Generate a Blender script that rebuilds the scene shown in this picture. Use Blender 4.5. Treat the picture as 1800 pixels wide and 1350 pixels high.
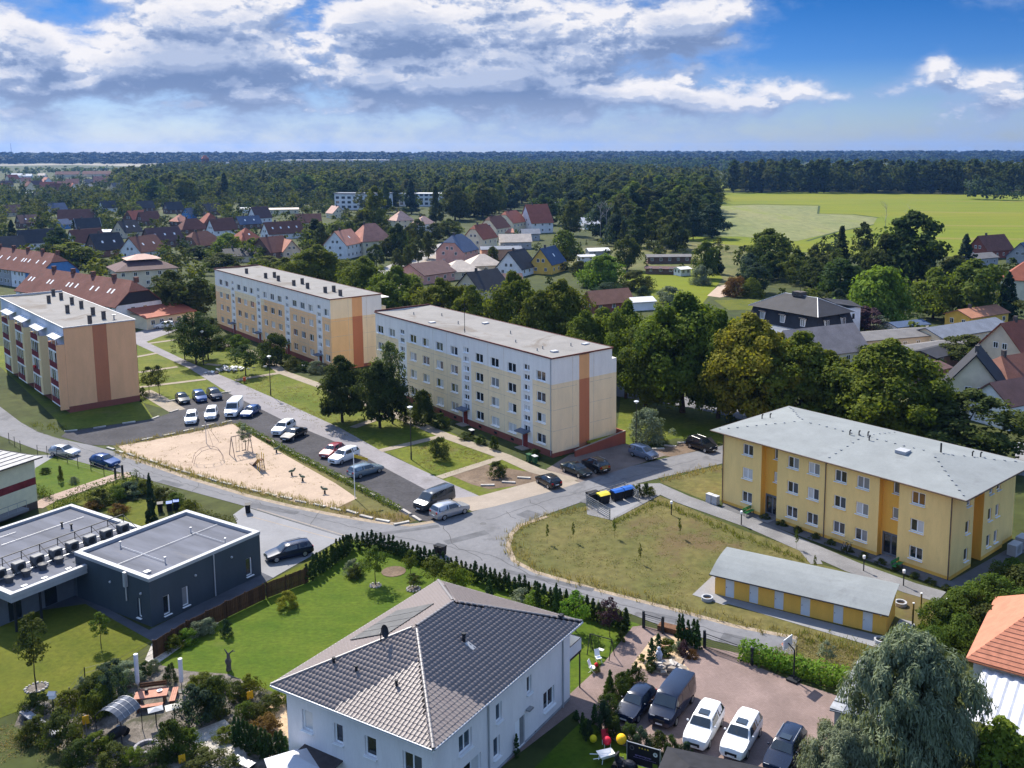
import bpy,bmesh,math,random
import numpy as np
from mathutils import Vector,Matrix
for _o in list(bpy.data.objects): bpy.data.objects.remove(_o)
S=bpy.context.scene
COL=S.collection
R=random.Random(7)
NR=np.random.RandomState(7)
sin,cos,pi=math.sin,math.cos,math.pi

# ------------------------------------------------------------------ camera (a drone 41 m above the ground)
FPX,CX,CY,PIT,ROLL,CAMH=1667.575,1004.434,497.181,0.1391178,0.00155994,41.0
_r=np.array([1.,0,0]);_f=np.array([0,cos(PIT),-sin(PIT)]);_d=np.array([0,-sin(PIT),-cos(PIT)])
ROT=np.array([cos(ROLL)*_r +sin(ROLL)*_d,-sin(ROLL)*_r +cos(ROLL)*_d,_f])
cam=bpy.data.cameras.new('camera');camo=bpy.data.objects.new('camera',cam);COL.objects.link(camo)
M=Matrix(((ROT[0][0],-ROT[1][0],-ROT[2][0],0),(ROT[0][1],-ROT[1][1],-ROT[2][1],0),(ROT[0][2],-ROT[1][2],-ROT[2][2],CAMH),(0,0,0,1)))
camo.matrix_world=M
cam.sensor_fit='HORIZONTAL';cam.sensor_width=36;cam.lens=36*FPX/1800
cam.shift_x=(900-CX)/1800;cam.shift_y=(CY-675)/1800
cam.clip_start=1;cam.clip_end=40000
S.camera=camo
S.render.resolution_x=1024;S.render.resolution_y=768
S.view_settings.view_transform='Standard';S.view_settings.look='None'
S.view_settings.gamma=1;S.view_settings.use_curve_mapping=False
S.view_settings.exposure=1.68
S.cycles.max_bounces=6;S.cycles.diffuse_bounces=3;S.cycles.glossy_bounces=2;S.cycles.transmission_bounces=3
S.cycles.transparent_max_bounces=8;S.cycles.volume_bounces=0;S.cycles.use_denoising=True
S.cycles.caustics_reflective=False;S.cycles.caustics_refractive=False

def ray(px,py): return ROT.T @ np.array([(px-CX)/FPX,(py-CY)/FPX,1.0])
def G(px,py,z=0.0):            # the ground point seen at a place of the photograph
    w=ray(px,py);t=(z-CAMH)/w[2];return (float(t*w[0]),float(t*w[1]))
def P(x,y,z):
    c=ROT @ np.array([x,y,z-CAMH]);return (CX+FPX*c[0]/c[2],CY+FPX*c[1]/c[2])

# ------------------------------------------------------------------ sun and sky
SUN_AZ,SUN_EL=math.radians(32),math.radians(45)      # sun ahead of the camera and to its left
TS=Vector((-sin(SUN_AZ)*cos(SUN_EL),cos(SUN_AZ)*cos(SUN_EL),sin(SUN_EL)))
sl=bpy.data.lights.new('sun','SUN');sl.energy=2.9;sl.angle=math.radians(0.55);sl.color=(1,.92,.80)
so=bpy.data.objects.new('sun',sl);COL.objects.link(so);so.location=(0,0,200)
so.rotation_euler=TS.to_track_quat('Z','Y').to_euler()

W=bpy.data.worlds.new('World');S.world=W;W.use_nodes=True
WN=W.node_tree;WN.nodes.clear()
class NT:
    def __init__(s,tree): s.t=tree
    def n(s,typ,inp=None,**kw):
        nd=s.t.nodes.new(typ)
        for k,v in kw.items(): setattr(nd,k,v)
        if inp:
            for k,v in inp.items():
                so_=nd.inputs[k]
                if hasattr(v,'is_output'): s.t.links.new(v,so_)
                else: so_.default_value=v
        return nd
    def m(s,op,a,b=0.0,c=None,clamp=False):
        d={0: a,1: b}
        if c is not None: d[2]=c
        return s.n('ShaderNodeMath',d,operation=op,use_clamp=clamp).outputs[0]
    def mix(s,f,a,b,mode='MIX'):
        nd=s.n('ShaderNodeMix',None,data_type='RGBA',blend_type=mode)
        for i,v in ((0,f),(6,a),(7,b)):
            if hasattr(v,'is_output'): s.t.links.new(v,nd.inputs[i])
            else: nd.inputs[i].default_value=v if i==0 else (*v,1)[:4]
        return nd.outputs[2]
    def ramp(s,f,stops,interp='LINEAR'):
        nd=s.n('ShaderNodeValToRGB',{0: f});e=nd.color_ramp.elements;nd.color_ramp.interpolation=interp
        while len(e) <len(stops): e.new(0.5)
        for k,(p,c) in enumerate(stops):
            e[k].position=p;e[k].color=(*c,1)[:4] if not isinstance(c,(int,float)) else (c,c,c,1)
        return nd.outputs[0]
w=NT(WN)
gen=w.n('ShaderNodeTexCoord').outputs['Generated']
sep=w.n('ShaderNodeSeparateXYZ',{0: gen}).outputs
sky=w.n('ShaderNodeTexSky',sky_type='NISHITA',sun_disc=False,sun_elevation=SUN_EL,sun_rotation=-SUN_AZ,air_density=1.0,dust_density=0.6,ozone_density=2.0,altitude=50)
SKYK=0.13
# clouds: cumulus banks described by where they stand in the sky (tangent of azimuth, tangent of elevation)
BL=[  # px, py, rx, ry, weight
 (330,45,185,48,.50),(300,112,130,22,.55),(380,150,60,14,.3),(560,130,50,16,.3),(650,140,40,14,.34),(760,150,80,16,.3),(910,150,90,16,.34),(1090,165,90,14,.34),(120,150,110,18,.28),(430,170,70,14,.3),(430,95,110,28,.3),(40,70,110,60,.30),(30,150,160,60,.22),(800,60,220,70,.42),(700,40,110,40,.22),(950,110,150,60,.26),
 (1235,25,120,34,.46),(1170,55,90,24,.36),(1230,82,130,16,.25),(620,160,330,44,.18),(1000,160,230,50,.20),
 (1405,150,50,26,.40),(1490,170,40,14,.28),(1565,160,36,12,.26),(1650,112,30,24,.48),(1640,145,60,14,.34),(1745,135,34,18,.36),(1300,182,60,14,.24),(1790,160,60,24,.2),(1220,175,50,14,.3),(1700,185,90,12,.2),(1498,72,18,5,.33),
 (1560,50,240,70,-.5),(130,22,55,40,-.42),(1430,100,110,40,-.3),(545,70,50,70,-.18),(1050,60,40,60,-.1)]
def dens_group():
    g=bpy.data.node_groups.new('cloud_density','ShaderNodeTree')
    g.interface.new_socket('Vector',in_out='INPUT',socket_type='NodeSocketVector')
    g.interface.new_socket('Density',in_out='OUTPUT',socket_type='NodeSocketFloat')
    q=NT(g);gi=q.n('NodeGroupInput');go=q.n('NodeGroupOutput')
    s3=q.n('ShaderNodeSeparateXYZ',{0: gi.outputs[0]}).outputs
    y=q.m('MAXIMUM',s3[1],.05);a=q.m('DIVIDE',s3[0],y);e=q.m('DIVIDE',s3[2],y)
    front=q.m('GREATER_THAN',s3[1],.06)
    vec=q.n('ShaderNodeVectorMath',{0: gi.outputs[0],1: (1,1,1.9)},operation='MULTIPLY').outputs[0]
    n1=q.n('ShaderNodeTexNoise',{'Vector': vec,'Scale': 11,'Detail': 10,'Roughness': .60,'Distortion': .25}).outputs[0]
    n2=q.n('ShaderNodeTexNoise',{'Vector': vec,'Scale': 26,'Detail': 7,'Roughness': .6,'Distortion': .2}).outputs[0]
    tot=q.m('ADD',q.m('MULTIPLY',n1,1.05),q.m('MULTIPLY',n2,.85))
    acc=None
    for px,py,rx,ry,wt in BL:
        d=ray(px,py);a0,e0=d[0]/d[1],d[2]/d[1]
        dx=q.m('MULTIPLY',q.m('SUBTRACT',a,a0),FPX*.98/rx);dy=q.m('MULTIPLY',q.m('SUBTRACT',e,e0),FPX*.98/ry)
        r2=q.m('ADD',q.m('MULTIPLY',dx,dx),q.m('MULTIPLY',dy,dy))
        gs=q.m('MULTIPLY',q.m('POWER',2.718,q.m('MULTIPLY',r2,-.8)),wt)
        acc=gs if acc is None else q.m('ADD',acc,gs)
    acc=q.m('MULTIPLY',acc,front)
    g.links.new(q.m('ADD',tot,acc),go.inputs[0])
    return g
DG=dens_group()
def dens(v):
    nd=w.n('ShaderNodeGroup');nd.node_tree=DG;WN.links.new(v,nd.inputs[0]);return nd.outputs[0]
d1=dens(gen)
off3=w.n('ShaderNodeVectorMath',{0: gen,1: (-.003,0,.007)},operation='ADD').outputs[0]
d3=dens(off3)
off=w.n('ShaderNodeVectorMath',{0: gen,1: (-.007,0,.022)},operation='ADD').outputs[0]
d2=dens(off)
zz=w.m('MAXIMUM',sep[2],0.0)
cov=w.n('ShaderNodeMapRange',{0: d1,1: .97,2: 1.28},interpolation_type='SMOOTHSTEP').outputs[0]
fade=w.n('ShaderNodeMapRange',{0: zz,1: .008,2: .042},interpolation_type='SMOOTHSTEP').outputs[0]
alpha=w.m('MULTIPLY',cov,w.m('ADD',w.m('MULTIPLY',fade,.75),.2))
lit=w.m('ADD',w.m('MULTIPLY',w.n('ShaderNodeMapRange',{0: w.m('SUBTRACT',d1,d2),1: -.18,2: .26},interpolation_type='SMOOTHSTEP').outputs[0],.62),w.m('MULTIPLY',w.n('ShaderNodeMapRange',{0: w.m('SUBTRACT',d1,d3),1: -.07,2: .10},interpolation_type='SMOOTHSTEP').outputs[0],.38))
thick=w.n('ShaderNodeMapRange',{0: d1,1: 1.12,2: 1.75}).outputs[0]
lit2=w.m('MULTIPLY',w.m('ADD',w.m('MULTIPLY',lit,.85),.15),w.m('SUBTRACT',1.1,w.m('MULTIPLY',thick,.5)))
ccol=w.ramp(lit2,[(0,(.13,.215,.42)),(.3,(.27,.36,.58)),(.6,(.48,.56,.75)),(.9,(.95,.93,.95))])
low=w.n('ShaderNodeMapRange',{0: zz,1: .0,2: .06}).outputs[0]
ccol=w.mix(w.m('MULTIPLY',w.m('SUBTRACT',1.0,low),.8),ccol,(.46,.535,.72))
ccol=w.n('ShaderNodeVectorMath',{0: ccol,3: .315},operation='SCALE').outputs[0]
# clear sky: the Nishita sky, deepened upwards the way the photograph's polarised blue does, paler haze at the horizon
skyc=w.n('ShaderNodeVectorMath',{0: sky.outputs[0],3: SKYK},operation='SCALE').outputs[0]
tint=w.ramp(w.n('ShaderNodeMapRange',{0: zz,1: 0,2: .5}).outputs[0],[(0,(.165,.20,.295)),(.08,(.13,.175,.28)),(.18,(.045,.105,.235)),(.31,(.016,.075,.18)),(.6,(.42,.52,.70)),(1,(.85,.85,.86))])
skyc=w.mix(1.0,skyc,tint,'MULTIPLY')
vn=w.n('ShaderNodeTexNoise',{'Vector': w.n('ShaderNodeVectorMath',{0: gen,1: (1,1,5)},operation='MULTIPLY').outputs[0],'Scale': 6,'Detail': 6,'Roughness': .6}).outputs[0]
veil=w.m('MULTIPLY',w.n('ShaderNodeMapRange',{0: w.m('ADD',d1,w.m('MULTIPLY',vn,.6)),1: 1.0,2: 1.55},interpolation_type='SMOOTHSTEP').outputs[0],.75)
skyc=w.mix(veil,skyc,(.105,.145,.235))
fin=w.mix(alpha,skyc,ccol)
bg=w.n('ShaderNodeBackground',{0: fin,1: 1.0})
out=w.n('ShaderNodeOutputWorld');WN.links.new(bg.outputs[0],out.inputs[0])
W.cycles.sampling_method='MANUAL';W.cycles.sample_map_resolution=512

# ------------------------------------------------------------------ materials
MATS={}
def mat(name,col,rough=.8,var=.12,scale=1.5,col2=None,bump=0,bscale=None,metal=0,spec=.14,fine=.0,trans=0,objrand=0,stretch=None,stain=None):
    """procedural surface: base colour mottled at two scales, optional second colour, relief, stains"""
    if name in MATS: return MATS[name]
    m=bpy.data.materials.new(name);m.use_nodes=True;t=m.node_tree;t.nodes.clear();q=NT(t)
    tc=q.n('ShaderNodeTexCoord').outputs['Object']
    if stretch: tc=q.n('ShaderNodeVectorMath',{0: tc,1: stretch},operation='MULTIPLY').outputs[0]
    n1=q.n('ShaderNodeTexNoise',{'Vector': tc,'Scale': scale,'Detail': 6,'Roughness': .6}).outputs[0]
    c2=col2 or tuple(min(1,c*(1+var*2.2)) for c in col)
    c1=col if col2 else tuple(c*(1-var*2.2) for c in col)
    f=q.n('ShaderNodeMapRange',{0: n1,1: .32,2: .68}).outputs[0]
    c=q.mix(f,c1,c2)
    if fine:
        n2=q.n('ShaderNodeTexNoise',{'Vector': tc,'Scale': scale*9,'Detail': 4,'Roughness': .7}).outputs[0]
        k=q.n('ShaderNodeMapRange',{0: n2,1: .3,2: .7,3: 1-fine,4: 1+fine}).outputs[0]
        c=q.n('ShaderNodeVectorMath',{0: c,3: k},operation='SCALE').outputs[0]
    if stain:
        n3=q.n('ShaderNodeTexNoise',{'Vector': tc,'Scale': stain[1],'Detail': 5,'Roughness': .65,'Distortion': .6}).outputs[0]
        c=q.mix(q.n('ShaderNodeMapRange',{0: n3,1: stain[2],2: stain[2]+.12,4: stain[3]},interpolation_type='SMOOTHSTEP').outputs[0],c,stain[0])
    if objrand:
        rnd=q.n('ShaderNodeObjectInfo').outputs['Random']
        hs=q.n('ShaderNodeHueSaturation',{'Color': c,'Hue': q.m('ADD',.5,q.m('MULTIPLY',q.m('SUBTRACT',rnd,.5),objrand*.14)),'Value': q.m('ADD',1-objrand*.35,q.m('MULTIPLY',rnd,objrand*.7))})
        c=hs.outputs[0]
    b=q.n('ShaderNodeBsdfPrincipled',{'Base Color': c,'Roughness': rough,'Metallic': metal,'Specular IOR Level': spec})
    if bump:
        nb=q.n('ShaderNodeTexNoise',{'Vector': tc,'Scale': bscale or scale*8,'Detail': 4}).outputs[0]
        t.links.new(q.n('ShaderNodeBump',{'Height': nb,'Strength': min(1,bump),'Distance': .05*bump}).outputs[0],b.inputs['Normal'])
    o=q.n('ShaderNodeOutputMaterial')
    if trans:
        tr=q.n('ShaderNodeBsdfTranslucent',{0: q.n('ShaderNodeVectorMath',{0: c,1: (1.15,1.15,.42)},operation='MULTIPLY').outputs[0]})
        mx=q.n('ShaderNodeMixShader',{0: trans,1: b.outputs[0],2: tr.outputs[0]});t.links.new(mx.outputs[0],o.inputs[0])
    else: t.links.new(b.outputs[0],o.inputs[0])
    MATS[name]=m;return m
def lin(r,g,b):
    f=lambda v: (v/255/12.92 if v/255 <= .04045 else ((v/255+.055)/1.055)**2.4)
    return (f(r),f(g),f(b))

# ------------------------------------------------------------------ mesh building
class MB:
    def __init__(s): s.v=[];s.f=[];s.mi=[]
    def add(s,vs,fs,mi=0):
        k=len(s.v);s.v += [tuple(map(float,p)) for p in vs];s.f += [tuple(i+k for i in f) for f in fs];s.mi += [mi]*len(fs);return s
    def box(s,x0,x1,y0,y1,z0,z1,mi=0):
        return s.add([(x0,y0,z0),(x1,y0,z0),(x1,y1,z0),(x0,y1,z0),(x0,y0,z1),(x1,y0,z1),(x1,y1,z1),(x0,y1,z1)],
              [(0,3,2,1),(4,5,6,7),(0,1,5,4),(1,2,6,5),(2,3,7,6),(3,0,4,7)],mi)
    def prism(s,poly,z0,z1,mi=0,cap=True):
        n=len(poly);vs=[(x,y,z0) for x,y in poly]+[(x,y,z1) for x,y in poly]
        fs=[(i,(i+1) % n,n+(i+1) % n,n+i) for i in range(n)]
        if cap: fs += [tuple(range(n,2*n)),tuple(range(n-1,-1,-1))]
        return s.add(vs,fs,mi)
    def quad(s,a,b,c,d,mi=0): return s.add([a,b,c,d],[(0,1,2,3)],mi)
    def tri(s,a,b,c,mi=0): return s.add([a,b,c],[(0,1,2)],mi)
    def bar(s,p,q,r,n=6,r2=None,mi=0,cap=True):
        p,q=Vector(p),Vector(q);d=q-p
        if d.length <1e-6: return s
        z=d.normalized();x=z.orthogonal().normalized();y=z.cross(x);r2=r if r2 is None else r2
        vs=[p+(x*cos(2*pi*i/n)+y*sin(2*pi*i/n))*r for i in range(n)]+[q+(x*cos(2*pi*i/n)+y*sin(2*pi*i/n))*r2 for i in range(n)]
        fs=[(i,(i+1) % n,n+(i+1) % n,n+i) for i in range(n)]
        if cap: fs += [tuple(range(n-1,-1,-1)),tuple(range(n,2*n))]
        return s.add(vs,fs,mi)
    def path(s,pts,r,n=6,mi=0):
        for a,b in zip(pts,pts[1:]): s.bar(a,b,r,n,mi=mi)
        return s
    def ball(s,c,rx,ry=None,rz=None,n=8,m=5,mi=0):
        ry=ry or rx;rz=rz or rx;vs=[];fs=[]
        for j in range(m+1):
            th=pi*j/m
            for i in range(n): vs.append((c[0]+rx*sin(th)*cos(2*pi*i/n),c[1]+ry*sin(th)*sin(2*pi*i/n),c[2]+rz*cos(th)))
        for j in range(m):
            for i in range(n):
                a=j*n+i;b=j*n+(i+1) % n;fs.append((a,a+n,b+n,b))
        return s.add(vs,fs,mi)
    def lathe(s,prof,n=10,c=(0,0),mi=0):
        vs=[];fs=[]
        for r_,z in prof: vs += [(c[0]+r_*cos(2*pi*i/n),c[1]+r_*sin(2*pi*i/n),z) for i in range(n)]
        for j in range(len(prof)-1):
            for i in range(n): fs.append((j*n+i,j*n+(i+1) % n,(j+1)*n+(i+1) % n,(j+1)*n+i))
        return s.add(vs,fs,mi)
    def slab(s,quad,th,mi=0):
        """a sloping sheet with thickness: quad is the top face, counter-clockwise"""
        a=[Vector(p) for p in quad];nrm=(a[1]-a[0]).cross(a[2]-a[0]).normalized()
        if nrm.z <0: a.reverse();nrm=-nrm
        n=len(a);vs=a+[p-nrm*th for p in a]
        return s.add(vs,[tuple(range(n)),tuple(range(2*n-1,n-1,-1))]+[(i,n+i,n+(i+1) % n,(i+1) % n) for i in range(n)],mi)
    def mesh(s,name,mats,smooth=None):
        me=bpy.data.meshes.new(name);me.from_pydata(s.v,[],s.f)
        for m_ in (mats if isinstance(mats,(list,tuple)) else [mats]): me.materials.append(m_)
        if any(s.mi): me.polygons.foreach_set('material_index',s.mi)
        if smooth:
            bm=bmesh.new();bm.from_mesh(me);bmesh.ops.remove_doubles(bm,verts=bm.verts,dist=1e-4)
            for f in bm.faces: f.smooth=True
            for e in bm.edges:
                if len(e.link_faces)==2 and e.calc_face_angle(0) >math.radians(smooth): e.smooth=False
            bm.to_mesh(me);bm.free()
        me.update();return me
    def build(s,name,mats,parent=None,loc=None,rz=None,smooth=None):
        return link(name,s.mesh(name,mats,smooth),parent,loc,rz)
def link(name,me,parent=None,loc=None,rz=None,sc=None):
    o=bpy.data.objects.new(name,me);COL.objects.link(o)
    if parent: o.parent=parent
    if loc is not None: o.location=loc if len(loc)==3 else (*loc,0)
    if rz: o.rotation_euler=(0,0,rz)
    if sc: o.scale=sc if not isinstance(sc,(int,float)) else (sc,)*3
    return o
def tag(o,label,cat,group=None,kind=None):
    if label: o['label']=label
    if cat: o['category']=cat
    if group: o['group']=group
    if kind: o['kind']=kind
    return o
def thing(name,label,cat,loc=(0,0,0),rz=0,group=None):
    o=bpy.data.objects.new(name,None);COL.objects.link(o);o.empty_display_size=.3
    o.location=loc if len(loc)==3 else (*loc,0);o.rotation_euler=(0,0,rz)
    return tag(o,label,cat,group)
def dup_tree(root,loc,rz=None,sc=None,label=None,group=None,parent=None):
    c=root.copy();COL.objects.link(c)
    if parent: c.parent=parent
    else:
        c.location=loc if len(loc)==3 else (*loc,0)
        if rz is not None: c.rotation_euler=(0,0,rz)
        if sc: c.scale=sc if not isinstance(sc,(int,float)) else (sc,)*3
        if label: c['label']=label
        if group: c['group']=group
    for ch in list(root.children): dup_tree(ch,None,parent=c)
    return c
def rawmesh(name,V,Q,m):
    """a mesh of quads from numpy arrays"""
    me=bpy.data.meshes.new(name);V=np.asarray(V,np.float32);Q=np.asarray(Q,np.int32)
    me.vertices.add(len(V));me.vertices.foreach_set('co',V.ravel())
    me.loops.add(Q.size);me.loops.foreach_set('vertex_index',Q.ravel())
    k=Q.shape[1];me.polygons.add(len(Q));me.polygons.foreach_set('loop_start',np.arange(len(Q),dtype=np.int32)*k)
    me.polygons.foreach_set('loop_total',np.full(len(Q),k,np.int32))
    for mm in (m if isinstance(m,(list,tuple)) else [m]): me.materials.append(mm)
    me.update(calc_edges=True);return me
def sheet(name,pix,z,m,kind='structure',pts=None):
    """a flat piece of the ground whose outline is given in world points or looked up on the ground"""
    p=pts or [G(x,y) for x,y in pix]
    bm=bmesh.new();vs=[bm.verts.new((x,y,z)) for x,y in p];f=bm.faces.new(vs)
    if f.calc_area() and f.normal.z <0: f.normal_flip()
    f.normal_update()
    if f.normal.z <0: f.normal_flip()
    bmesh.ops.triangulate(bm,faces=bm.faces[:])
    me=bpy.data.meshes.new(name);bm.to_mesh(me);bm.free();me.materials.append(m)
    o=link(name,me);o['kind']=kind;return o
def ribbon(pts,wd):
    """outline of a band of width wd (metres) along world points"""
    L,Rr=[],[]
    for i,p in enumerate(pts):
        a=pts[max(0,i-1)];b=pts[min(len(pts)-1,i+1)];d=math.hypot(b[0]-a[0],b[1]-a[1]);nx,ny=-(b[1]-a[1])/d,(b[0]-a[0])/d
        L.append((p[0]+nx*wd/2,p[1]+ny*wd/2));Rr.append((p[0]-nx*wd/2,p[1]-ny*wd/2))
    return L+Rr[::-1]
def along(pts,step,start=0):
    """points every step metres along a world polyline with their heading"""
    out=[];carry=start
    for a,b in zip(pts,pts[1:]):
        L=math.hypot(b[0]-a[0],b[1]-a[1]);s_=carry
        while s_ <L: out.append((a[0]+(b[0]-a[0])*s_/L,a[1]+(b[1]-a[1])*s_/L,math.atan2(b[1]-a[1],b[0]-a[0])));s_ += step
        carry=s_-L
    return out
# ------------------------------------------------------------------ the ground
g_wild=mat('ground_wild',(.028,.042,.010),.95,scale=.035,col2=(.055,.062,.018),fine=.35,bump=.6,bscale=1.2,stain=((.10,.085,.045),.02,.60,.55))
g_dry=mat('lawn_dry',(.066,.074,.020),.95,scale=.11,col2=(.125,.105,.038),fine=.3,bump=.5,bscale=5,stain=((.105,.072,.038),.06,.52,.8))
g_olive=mat('lawn_olive',(.058,.084,.005),.95,scale=.16,col2=(.112,.122,.016),fine=.3,bump=.5,bscale=6,stain=((.12,.10,.05),.12,.58,.5))
g_vivid=mat('lawn_vivid',(.040,.078,.003),.95,scale=.22,col2=(.075,.105,.008),fine=.28,bump=.5,bscale=9,stretch=(1,1.5,1),stain=((.085,.10,.02),.12,.6,.6))
g_yel=mat('lawn_yellow',(.060,.076,.005),.95,scale=.25,col2=(.095,.10,.010),fine=.25,bump=.5,bscale=9,stain=((.115,.10,.02),.2,.6,.5))
g_field=mat('field_grass',(.085,.128,.002),.95,scale=.006,col2=(.145,.145,.006),fine=.12,stretch=(.35,1.6,1),stain=((.085,.125,.012),.004,.55,.7))
g_mown=mat('field_mown',(.12,.14,.05),.95,scale=.02,col2=(.165,.165,.07),fine=.22,stretch=(1.4,.35,1),stain=((.13,.16,.02),.02,.55,.7))
g_pale=mat('field_stubble',(.22,.20,.15),.95,scale=.01,var=.08)
asph=mat('asphalt',(.152,.153,.162),.9,var=.05,scale=.18,fine=.10,bump=.2,bscale=25,stain=((.098,.099,.106),.22,.55,.7))
asph_d=mat('asphalt_dark',(.052,.051,.056),.95,var=.10,scale=.25,fine=.25,bump=.4,bscale=14,stain=((.075,.07,.07),.16,.6,.6))
conc=mat('concrete_way',(.205,.195,.205),.9,var=.06,scale=.3,fine=.10,bump=.2,bscale=14,stain=((.13,.12,.12),.25,.57,.6))
pale_c=mat('concrete_pale',(.27,.23,.19),.9,var=.05,scale=.4,fine=.08,stain=((.25,.21,.18),.3,.6,.6))
path_m=mat('path_slab',(.25,.215,.17),.9,var=.06,scale=.6,fine=.12,bump=.2,bscale=10)
sand_m=mat('sand',(.355,.275,.21),.95,var=.05,scale=.3,fine=.10,bump=.5,bscale=3,stain=((.22,.16,.11),.35,.60,.6))
earth=mat('bare_earth',(.13,.095,.068),.95,var=.1,scale=.4,fine=.25,bump=.4,stain=((.21,.165,.12),.3,.58,.6))
pav_g=mat('paving_grey',(.21,.212,.222),.9,var=.04,scale=.4,fine=.06)
soil=mat('soil_bed',(.05,.036,.024),.95,var=.2,scale=.8,fine=.3)
def paver_mat(name,ca,cb,sx,mortar):
    m=bpy.data.materials.new(name);m.use_nodes=True;t=m.node_tree;t.nodes.clear();q=NT(t)
    tc=q.n('ShaderNodeTexCoord').outputs['Object']
    mp=q.n('ShaderNodeMapping',{0: tc});mp.inputs['Rotation'].default_value=(0,0,.55)
    br=q.n('ShaderNodeTexBrick',{0: mp.outputs[0],1: (*ca,1),2: (*cb,1),3: (*mortar,1),'Scale': 1.0,'Mortar Size': .012,'Brick Width': sx,'Row Height': sx/2})
    n=q.n('ShaderNodeTexNoise',{'Vector': tc,'Scale': .35,'Detail': 6}).outputs[0]
    c=q.n('ShaderNodeVectorMath',{0: br.outputs[0],3: q.n('ShaderNodeMapRange',{0: n,1: .3,2: .7,3: .78,4: 1.2}).outputs[0]},operation='SCALE').outputs[0]
    b=q.n('ShaderNodeBsdfPrincipled',{'Base Color': c,'Roughness': .9,'Specular IOR Level': .2})
    t.links.new(b.outputs[0],q.n('ShaderNodeOutputMaterial').inputs[0]);MATS[name]=m;return m
paver_red=paver_mat('paver_red',(.225,.165,.15),(.185,.135,.122),.2,(.14,.105,.095))
paver_grey=paver_mat('paver_grey',(.20,.20,.21),(.17,.17,.18),.2,(.12,.12,.12))
paver_pink=paver_mat('paver_pink',(.36,.27,.22),(.30,.225,.185),.24,(.2,.15,.13))

# ground: one sheet out to the horizon
me=bpy.data.meshes.new('ground');me.from_pydata([(-7000,-250,0),(7000,-250,0),(7000,7600,0),(-7000,7600,0)],[],[(0,1,2,3)]);me.materials.append(g_wild)
o=link('ground',me);o['kind']='structure'
# the low wooded rise on the horizon
hill_m=mat('hill_wood',(.014,.024,.010),.95,scale=.02,col2=(.03,.042,.016),fine=.3)
def hills(x0,x1,y0,y1,h,name='hills'):
    n,k=60,6;V=[];Q=[]
    for j in range(k+1):
        for i in range(n+1):
            x=x0+(x1-x0)*i/n;t=j/k
            V.append((x,y0+(y1-y0)*t+120*sin(x/410),max(-1,h*(t*t*(3-2*t))*(.75+.25*sin(x/530+1)+.1*sin(x/170)) -.5)))
    for j in range(k):
        for i in range(n): a=j*(n+1)+i;Q.append((a,a+1,a+n+2,a+n+1))
    o=link(name,rawmesh(name,V,Q,hill_m));o['kind']='structure'
hills(-6500,-300,3300,5200,26);hills(-800,6800,4700,7000,22)
# fields
sheet('field',[(1180,420),(1236,415),(1262,352),(1255,339),(1400,337),(1600,341),(1850,344),(1850,440),(1650,452),(1430,445)],.03,g_field)
sheet('field',[(1236,416),(1263,363),(1330,360),(1438,362),(1438,376),(1500,378),(1542,383),(1535,395),(1470,408),(1400,424),(1300,416)],.08,g_mown)
sheet('field',[(1255,336),(1270,324),(1310,322),(1300,336)],.05,g_field)
sheet('field',[(-100,292.5),(-100,288.5),(260,286.5),(480,287),(480,294),(300,294),(130,290)],.05,g_pale)
sheet('field',[(330,296),(345,288),(620,288),(620,297)],.06,g_pale)
sheet('field',[(1500,276.6),(1530,274.5),(1850,274.5),(1850,276.6)],.05,g_pale)
dm=mat('ditch_reeds',(.03,.05,.012),.95,var=.2,scale=.2)
for pts,wd in (([(1263,361),(1330,359),(1440,361)],3),([(1438,376),(1500,377),(1545,383)],2.5),([(1418,424),(1470,408),(1536,395)],1.5),([(1255,338.5),(1400,336.5),(1800,343)],4),([(1440,362),(1438,376)],1.5)): sheet('ditch',None,.10,dm,pts=ribbon([G(*p) for p in pts],wd))
for y_ in (352,372,395,418): sheet('field',None,.055,mat('field_strip',(.11,.13,.012),.95,scale=.01,col2=(.17,.15,.03)),pts=ribbon([G(1560+y_*.1,y_),G(1700,y_+2),G(1850,y_+3)],9))
# estate lawns
sheet('lawn',[(236,600),(262,590),(330,590),(470,640),(700,720),(970,838),(985,850),(840,880),(690,800),(400,695),(300,722),(244,706)],.012,g_olive)
sheet('lawn',[(-80,640),(0,645),(50,690),(118,757),(270,736),(246,700),(240,600),(120,620),(-80,600)],.012,g_olive)
sheet('lawn',[(1080,800),(1092,690),(1260,700),(1290,780),(1250,780),(1190,770)],.012,g_olive)
sheet('road',[(-60,690),(0,715),(37,743),(67,760),(107,772),(160,783),(212,797),(330,838),(440,871),(520,890),(600,906),(660,916),(720,921),(760,917),(830,900),
  (868,889),(990,857),(1110,820),(1180,803),(1260,786),(1420,742),(1425,772),(1270,815),(1170,838),(1090,858),(1030,880),(960,905),(910,925),(895,940),(890,962),(900,985),
  (940,1005),(1050,1037),(1200,1075),(1290,1100),(1402,1121),(1395,1151),(1330,1145),(1180,1108),(1110,1080),(1000,1050),(860,1012),(760,985),(610,946),(500,912),(430,890),(240,838),(150,815),(67,792),(15,772),(-60,745)],.036,asph)
sheet('parking_lot',[(107,768),(117,759),(267,737),(312,722),(297,707),(400,691),(500,739),(597,779),(690,830),(752,862),(790,885),(762,918),(730,914),(667,880),(600,843),(510,797),(414,744),(330,760),(253,775),(207,783),(160,783)],.030,asph_d)
sheet('sand_pit',[(207,784),(253,777),(330,762),(408,745),(505,802),(590,850),(628,876),(592,893),(520,883),(440,862),(330,831),(225,799)],.024,sand_m)
sheet('lawn',[(198,783),(410,742),(512,797),(602,843),(668,880),(732,915),(715,921),(660,917),(600,907),(520,891),(440,872),(330,839),(212,798)],.018,g_dry)
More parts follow.
